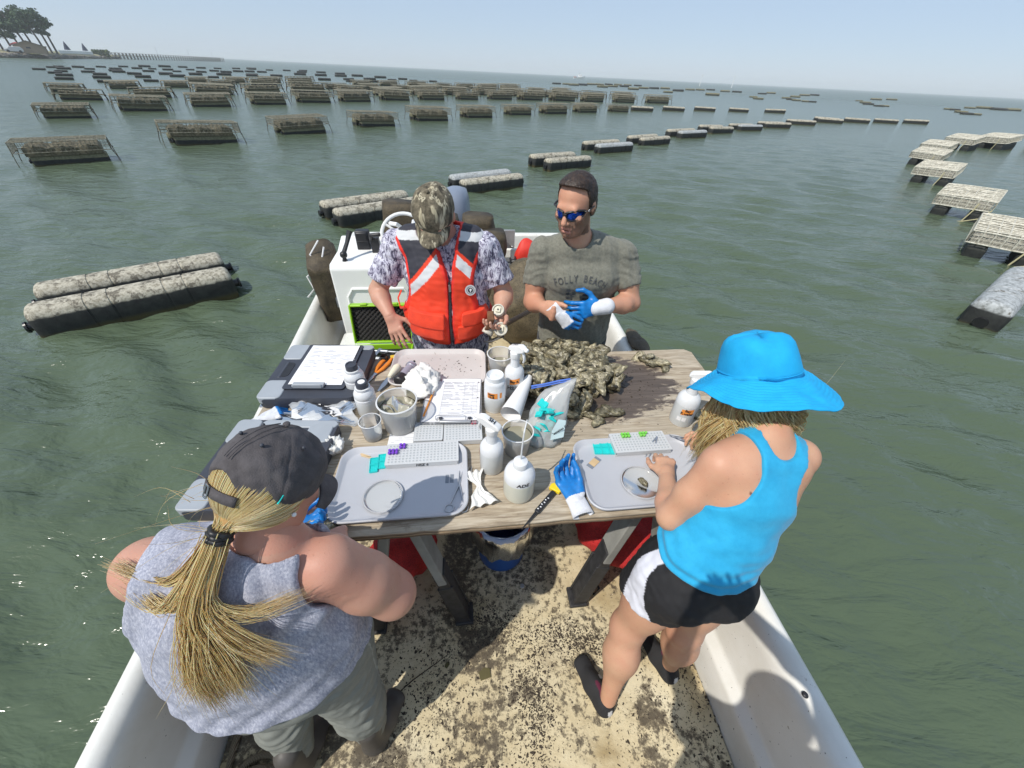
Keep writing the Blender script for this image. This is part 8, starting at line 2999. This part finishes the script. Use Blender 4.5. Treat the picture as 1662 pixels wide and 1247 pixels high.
    for m1, m2, tip, sp, n in ctrl_:
        m1, m2, tip = away(SK(m1) + (0, -.030, .020)), away(SK(m2) + (0, -.022, .016)), away(SK(tip) + (0, -.012, .010))
        if n > 60:
            cp = bez([tie, m1 + (0, .008, -.004), m2 + (0, .008, -.006), m2 * .3 + tip * .7 + (0, .006, -.004)], 12)
            core.tube([Vector(p) - Vector(base) for p in cp], [.013 + .010 * math.sin(min(1, k / 9) * 3.0) * (sp / .03) * (1 - (k / 12) ** 3) for k in range(13)], 10, flat=.6)
        for i in range(int(n * 3.2)):
            j = SK((rr.gauss(0, 1), rr.gauss(0, 1), rr.gauss(0, 1)))
            j2 = j * .6 + SK((rr.gauss(0, 1), rr.gauss(0, 1), rr.gauss(0, 1))) * .5
            t0 = tie + j * .0065
            tp = SK(tip) + j2 * sp * SK((1.0, .55, .7)) + (SK(tip) - SK(m2)) * rr.uniform(-.25, .2)
            wv = SK((math.sin(i), math.cos(i * 1.7), 0)) * .004
            paths.append(bez([t0, SK(m1) + j * sp * .35 * SK((1, .5, .6)) + wv, SK(m2) + (j * .5 + j2 * .5) * sp * .75 * SK((1, .5, .6)) - wv, tp], 12))
    core.build('ponytail_core', bpy.data.materials['blond_under_hair'], t, angle=180)
    strand_mesh('ponytail', paths, .0014, M_BLOND, t, base, 3)
    paths = []
    for i in range(22):
        p0 = q(rr.uniform(-.09, .0), -.09 + rr.uniform(-.03, .05), rr.uniform(-.05, 0)) if i % 2 else tie
        dirn = SK((-.05 - .10 * rr.random(), rr.gauss(-.02, .05), rr.gauss(-.01, .05)))
        paths.append(bez([p0, p0 + dirn * .5 + SK((0, 0, .012)), p0 + dirn * rr.uniform(.8, 1.3) + SK((0, rr.gauss(0, .03), rr.gauss(0, .03)))], 9))
    strand_mesh('wisps', paths, .0007, M_BLOND, t, base, 3)
    mb = MB()
    dt = nz(away((-.57, .280, 1.265)) - tie); s1 = nz(np.cross(dt, (0, 0, 1))); s2 = np.cross(dt, s1)
    for o in (-.008, 0, .008):
        mb.tube([Vector(tie + dt * (o + .004) + (s1 * math.cos(a) + s2 * math.sin(a)) * (.0185 + .002 * math.sin(5 * a + o * 300))) - Vector(base) for a in [2 * math.pi * k / 22 for k in range(23)]], .0062, 6, caps=False)
    mb.build('hair_tie', M_BLACK, t, angle=180)
    mb = MB(); mb.ball(Vector(q(.086, -.004, -.034)) - Vector(base), .005, 8, 6); mb.build('earring', M_WHITE, t)
    return t
woman_grey()
# ------------------------------------------------------------------ gear behind the men
def build_aft_gear():
    # seat box in front of the console carries the green case
    mb = MB(); mb.box((0, 0, .235), (.56, .46, .47))
    st = mb.build('console_seat', M_HULL, boat, bevel=.03, loc=(-.99, 2.30, 0), rz=BYAW)
    green = plain('lime_green_case', (.30, .58, .02), .4, .06, 8)
    t = thing('equipment_case', 'open lime green case with black foam standing before the console', 'case', (-.885, 2.10, .472), BYAW)
    w, d, h = .40, .27, .075
    mb = MB()
    for sx in (-1, 1): mb.box((sx * (w / 2 - .006), 0, h / 2), (.012, d, h))
    for sy in (-1, 1): mb.box((0, sy * (d / 2 - .006), h / 2), (w - .0245, .012, h))
    mb.box((0, 0, .006), (w - .0245, d - .0245, .012))
    mb.build('case_tray', green, t, bevel=.004)
    mb = MB(); mb.prism(rrect(w - .03, d - .03, .012, 3), .0125, .038); mb.build('foam', M_BLACK, t)
    lidM = Matrix.Translation((0, d / 2 + .006, h)) @ Matrix.Rotation(R_(78), 4, 'X')
    mb = MB()
    for sx in (-1, 1): mb.box((sx * (w / 2 - .006), d / 2, -.03), (.012, d, .06))
    for sy in (0, 1): mb.box((0, .006 + sy * (d - .012), -.03), (w - .0245, .012, .06))
    mb.box((0, d / 2, -.054), (w - .0245, d - .0245, .012))
    for k in range(2): mb.box((-.10 + .2 * k, d + .004, -.012), (.045, .014, .03))
    l = mb.build('lid', green, t, bevel=.004); l.matrix_local = lidM
    # egg crate foam
    mb = MB(); rows = []
    nx, ny = 44, 30
    for i in range(nx + 1):
        row = []
        for j in range(ny + 1):
            x, y = -w / 2 + .014 + (w - .028) * i / nx, .014 + (d - .028) * j / ny
            row.append((x, y, -.026 + .013 * math.sin(x * 190) * math.sin(y * 190)))
        rows.append(row)
    mb.loft(rows, closed=False, caps=False); fo = mb.build('egg_crate_foam', plain('dark_foam', (.030, .028, .026), .95, .15, 20), l, angle=180)
    # contents
    b = thing('sample_bottle', 'white capped bottle lying in the open green case', 'bottle', (-.965, 2.045, .545), 0)
    b.rotation_euler = (0, R_(90), R_(-8))
    mb = MB(); mb.lathe([(0, -.075), (.026, -.075), (.030, -.070), (.030, .045), (.020, .058), (.020, .066), (.024, .067), (.024, .090), (0, .091)], 28); mb.build('bottle_body', M_HDPE_THICK, b)
    b = thing('probe', 'grey steel probe lying along the back of the green case', 'probe', (-.90, 2.135, .540), R_(2))
    mb = MB(); mb.tube([(-.15, 0, .01), (.0, 0, .01), (.001, 0, .01), (.05, 0, .008), (.051, 0, .008), (.17, 0, .004)], [.011, .011, .016, .016, .009, .009], 12); mb.build('probe_body', M_STEEL, b)
    b = thing('meter', 'black handheld meter with yellow panel lying in the green case', 'meter', (-.785, 2.06, .530), R_(20))
    mb = MB(); mb.prism(rrect(.09, .15, .015, 4), -.015, .015); mb.build('meter_body', M_BLACK, b, bevel=.004)
    mb = MB(); mb.prism(rrect(.05, .05, .006, 3, 0, .02), .0155, .018); mb.build('panel', plain('yellow_panel', (.75, .5, .05), .5), b)
    mb = MB(); mb.tube([(-.03, -.06, .0), (-.08, -.05, .02), (-.10, .02, .02), (-.05, .07, .025), (.02, .06, .025), (.06, .0, .024)], .005, 6); mb.build('cable', M_BLACK, b)
    # brown mesh oyster bags
    bagm = m_mesh_fabric('brown_oyster_bag_mesh', (.040, .030, .018), (.115, .088, .050), 95)
    def upright(name, label, c, size, rz, seed, lean=0.0):
        t = thing(name, label, 'oyster bag', c, rz, 'brown mesh oyster bags on the boat')
        t.rotation_euler.x = lean
        sx, sy, sz = size
        mb = MB(); rings = []
        for i in range(15):
            z = sz * i / 14
            k = 1 - .10 * (abs(i / 14 - .5) * 2) ** 4
            rings.append([(x * k, y * k, z) for x, y in rrect(sx, sy, min(sx, sy) * .35, 7)])
        mb.loft(rings)
        V = np.array(mb.v); N = V - V.mean(0); N[:, 2] *= .3; N /= np.linalg.norm(N, axis=1)[:, None]
        V = V + N * (.018 * snoise(V, 3.5, seed) + .010 * snoise(V, 9, seed + 1))[:, None]
        V[:, 2] = np.maximum(V[:, 2], .003)
        mb.v = [tuple(v) for v in V]
        mb.build('mesh_fabric', bagm, t, angle=180)
        return t
    upright('oyster_bag', 'tall brown mesh bag left of the camouflage cap, leaning aft', (-1.17, 4.00, 0), (.40, .26, 1.02), BYAW, 3, -.03)
    upright('oyster_bag', 'brown mesh bag directly behind the camouflage cap', (-.78, 3.95, 0), (.36, .25, .93), BYAW, 9)
    upright('oyster_bag', 'brown mesh bag right of the camouflage cap, lower of two', (-.28, 3.75, 0), (.30, .24, .86), BYAW, 14)
    upright('oyster_bag', 'brown mesh bag right of the camouflage cap, taller of two', (-.42, 4.02, 0), (.34, .24, .93), BYAW, 17)
    upright('oyster_bag', 'dark brown mesh bag slumped over the left rail beside the console', (-1.545, 2.95, .42), (.22, .40, .52), R_(25), 23, .25)
    lump('oyster_bag', 'big round brown mesh sack on the deck between the two men', 'oyster bag', (.09, 3.20, 0), (.34, .30, .40), m_mesh_fabric('brown_sack_mesh', (.055, .043, .024), (.16, .125, .07), 70), 31, .035, 2.2, group='brown mesh oyster bags on the boat')
    lump('oyster_bag', 'dark mesh bag lying on the right rail beside the grey shirt', 'oyster bag', (.885, 2.38, .545), (.07, .17, .035), bagm, 41, .02, 5, group='brown mesh oyster bags on the boat')
    # white cord lacing on the left bag
    mb = MB(); mb.tube([(-1.50, 2.86, 1.02), (-1.56, 2.80, .93), (-1.50, 2.76, .86), (-1.60, 2.74, .78), (-1.55, 2.70, .70), (-1.63, 2.72, .62)], .006, 6)
    mb.tube([(-1.46, 2.84, .98), (-1.48, 2.78, .88), (-1.52, 2.74, .84)], .006, 6)
    tag(mb.build('cord', M_WHITE, None), 'thin white cord lacing the dark mesh bag by the console', 'cord')
    # red and white life jacket
    t = thing('life_jacket', 'red and white folded life jacket on the aft wall by the grey shirt', 'life jacket', (.085, 3.78, .44), R_(20))
    mb = MB(); mb.ball((0, 0, .17), (.13, .09, .19), 28, 18)
    V = np.array(mb.v); V += (.015 * snoise(V, 6, 2))[:, None] * (V - V.mean(0)) / .15; mb.v = [tuple(v) for v in V]
    mb.build('shell', plain('red_nylon', (.66, .035, .02), .6, .1, 12), t, angle=180)
    star = []
    for k in range(12):
        a = k * math.pi / 6; q = .075 if k % 2 == 0 else .038
        star.append((q * math.cos(a), q * math.sin(a)))
    mb = MB(); mb.prism(star, 0, .006, Matrix.Translation((-.02, -.098, .10)) @ Matrix.Rotation(R_(75), 4, 'X')); mb.build('white_star', M_WHITE, t)
    t = thing('fishing_reel', 'black round reel beside the red life jacket', 'reel', (-.045, 3.70, .60), 0)
    mb = MB(); mb.lathe([(0, -.03), (.05, -.03), (.055, -.02), (.03, -.015), (.03, .015), (.055, .02), (.05, .03), (0, .03)], 20, (0, 0, 0), Matrix.Rotation(R_(75), 4, 'Y')); mb.build('spool', M_BLACK, t)
    mb = MB(); mb.tube([(-.02, -.01, 0), (-.14, -.06, .02), (-.20, -.10, .05)], .006, 6); mb.tube([(0, 0, -.03), (.0, .02, -.16)], .012, 6); mb.build('arm', M_BLACK, t)
    # long wooden handle
    mb = MB(); mb.tube([(-.055, 1.86, .965), (.13, 2.30, .845), (.30, 2.72, .73)], .014, 8)
    tag(mb.build('wooden_pole', plain('brown_wood_pole', (.20, .125, .075), .8, .2, 20), None), 'brown wooden pole slanting behind the hand of the man in the vest', 'pole')
    # fittings held by the man in the vest
    t = thing('float_fittings', 'worn white pipe fittings with square holes held by the man in the vest', 'pipe fittings', (-.09, 1.64, 1.09), 0)
    pvc = plain('worn_white_pvc', (.58, .55, .46), .6, .3, 40, .3, 90)
    for c, dr, r_, L in (((.005, .03, .065), (-.1, -.55, .65), .030, .085), ((.022, -.03, -.005), (.05, -.75, .65), .033, .06), ((-.045, -.01, -.045), (-.35, -.5, -.6), .028, .075)):
        dv = Vector(dr).normalized(); c = Vector(c)
        q = dv.to_track_quat('Z', 'Y').to_matrix()
        mb = MB(); mb.lathe([(r_ * .86, -L), (r_ * .9, -L * .98), (r_ * .9, -L * .25), (r_, -L * .22), (r_ * 1.02, 0), (r_ * .97, .004), (r_ * .80, .004), (r_ * .74, -.004), (0, -.004)], 24, c, q)
        pt = mb.build('fitting', pvc, t)
        mb = MB(); mb.box(c + dv * -.001, (r_ * .8, r_ * .8, .012), M=q); mb.build('square_boss', plain('cream_pvc', (.66, .62, .48), .6, .2, 40), pt, bevel=.002)
        mb = MB(); mb.box(c + dv * .0052, (r_ * .26, r_ * .26, .004), M=q); mb.build('hole', M_BLACK, pt)
    mb = MB(); mb.tube([(-.03, .0, .07), (-.025, -.03, .045), (-.035, -.03, .0), (-.05, -.02, -.02)], [.016, .018, .015, .010], 8, flat=.5); mb.build('rust_strap', plain('rusty_strap', (.16, .075, .035), .9, .3, 40), t)
    mb = MB(); mb.tube([(.04, .02, -.02), (.035, -.02, -.055), (-.02, -.035, -.075), (-.06, -.02, -.09)], .004, 6); mb.build('wire_tie', M_BLACK, t)
build_aft_gear()

# ------------------------------------------------------------------ the photographer, behind the camera; the shadow falls across the right wall of the boat
def photographer():
    base = (.22, -.36, 0)
    t = thing('person', 'person holding a phone high behind the viewpoint, seen only by a shadow', 'person', base)
    B = Field((-.30, -.85, 0), (.75, .0, 2.06), .011)
    R = SK((1, 0, 0))
    sL, sR = SK((.00, -.37, 1.48)), SK((.47, -.37, 1.48))
    for p, k in [(ec((.22, -.39, .92), (.22, -.39, 1.1), (.17, .12), (.155, .11), R), .04), (ec((.24, -.39, 1.1), (.24, -.37, 1.40), (.165, .13), (.20, .13), R), .04), (rc(sL, sR, .085, .085), .04),
                 (rc((.24, -.37, 1.46), (.25, -.34, 1.60), .10, .085), .03), (el((.25, -.30, 1.68), (.078, .098, .12)), .02)] + limb(sL, (-.09, -.22, 1.64), (-.035, -.09, 1.92)) + limb(sR, (.42, -.20, 1.68), (.115, -.09, 1.93)): B.add(p, k)
    for sx in (-.095, .095):
        for p, k in leg((.22 + sx, -.39, .88), (.22 + sx * 1.1, -.37, .48), (.22 + sx * 1.2, -.41, .1), (.09, .06, .058, .04)): B.add(p, k)
    parts = [B.mesh()]
    for w, d, th in (((-.035, -.09, 1.92), (.55, .15, .8), 1), ((.115, -.09, 1.93), (-.6, .15, .75), -1)):
        parts.append(fine(hand_prims(w, d, (0, 1, 0), th, .95, curls=[(.5, .7, .5)] * 4), .004))
    def col(P):
        C = np.tile(SK((.53, .31, .22)), (len(P), 1))
        C[(P[:, 2] < 1.48) & (P[:, 2] > .92) & (np.abs(P[:, 0] - .22) < .26)] = SK((.08, .10, .16))
        C[P[:, 2] <= .93] = SK((.06, .06, .06))
        C[(P[:, 2] > 1.71) & (P[:, 2] < 1.83) & (np.abs(P[:, 0] - .25) < .09)] = SK((.07, .045, .03))
        return C
    np_mesh('body', parts, base, m_attr('photographer_clothes', .85), t, col)
    for sx in (-.115, .115):
        P, d, s = shoe_field((.22 + sx, -.48, 0), (.22 + sx, -.21, 0), .09); Vs, Qs = fine(P, .007); np_mesh('shoe', [(Vs, Qs)], base, M_BLACK, t)
    ph = thing('phone', 'phone held up behind the viewpoint', 'phone', (.04, -.045, 1.995), 0)
    mb = MB(); mb.prism(rrect(.15, .075, .010, 3), -.004, .004, Matrix.Rotation(R_(90), 4, 'X')); mb.build('phone_body', M_BLACK, ph)
photographer()
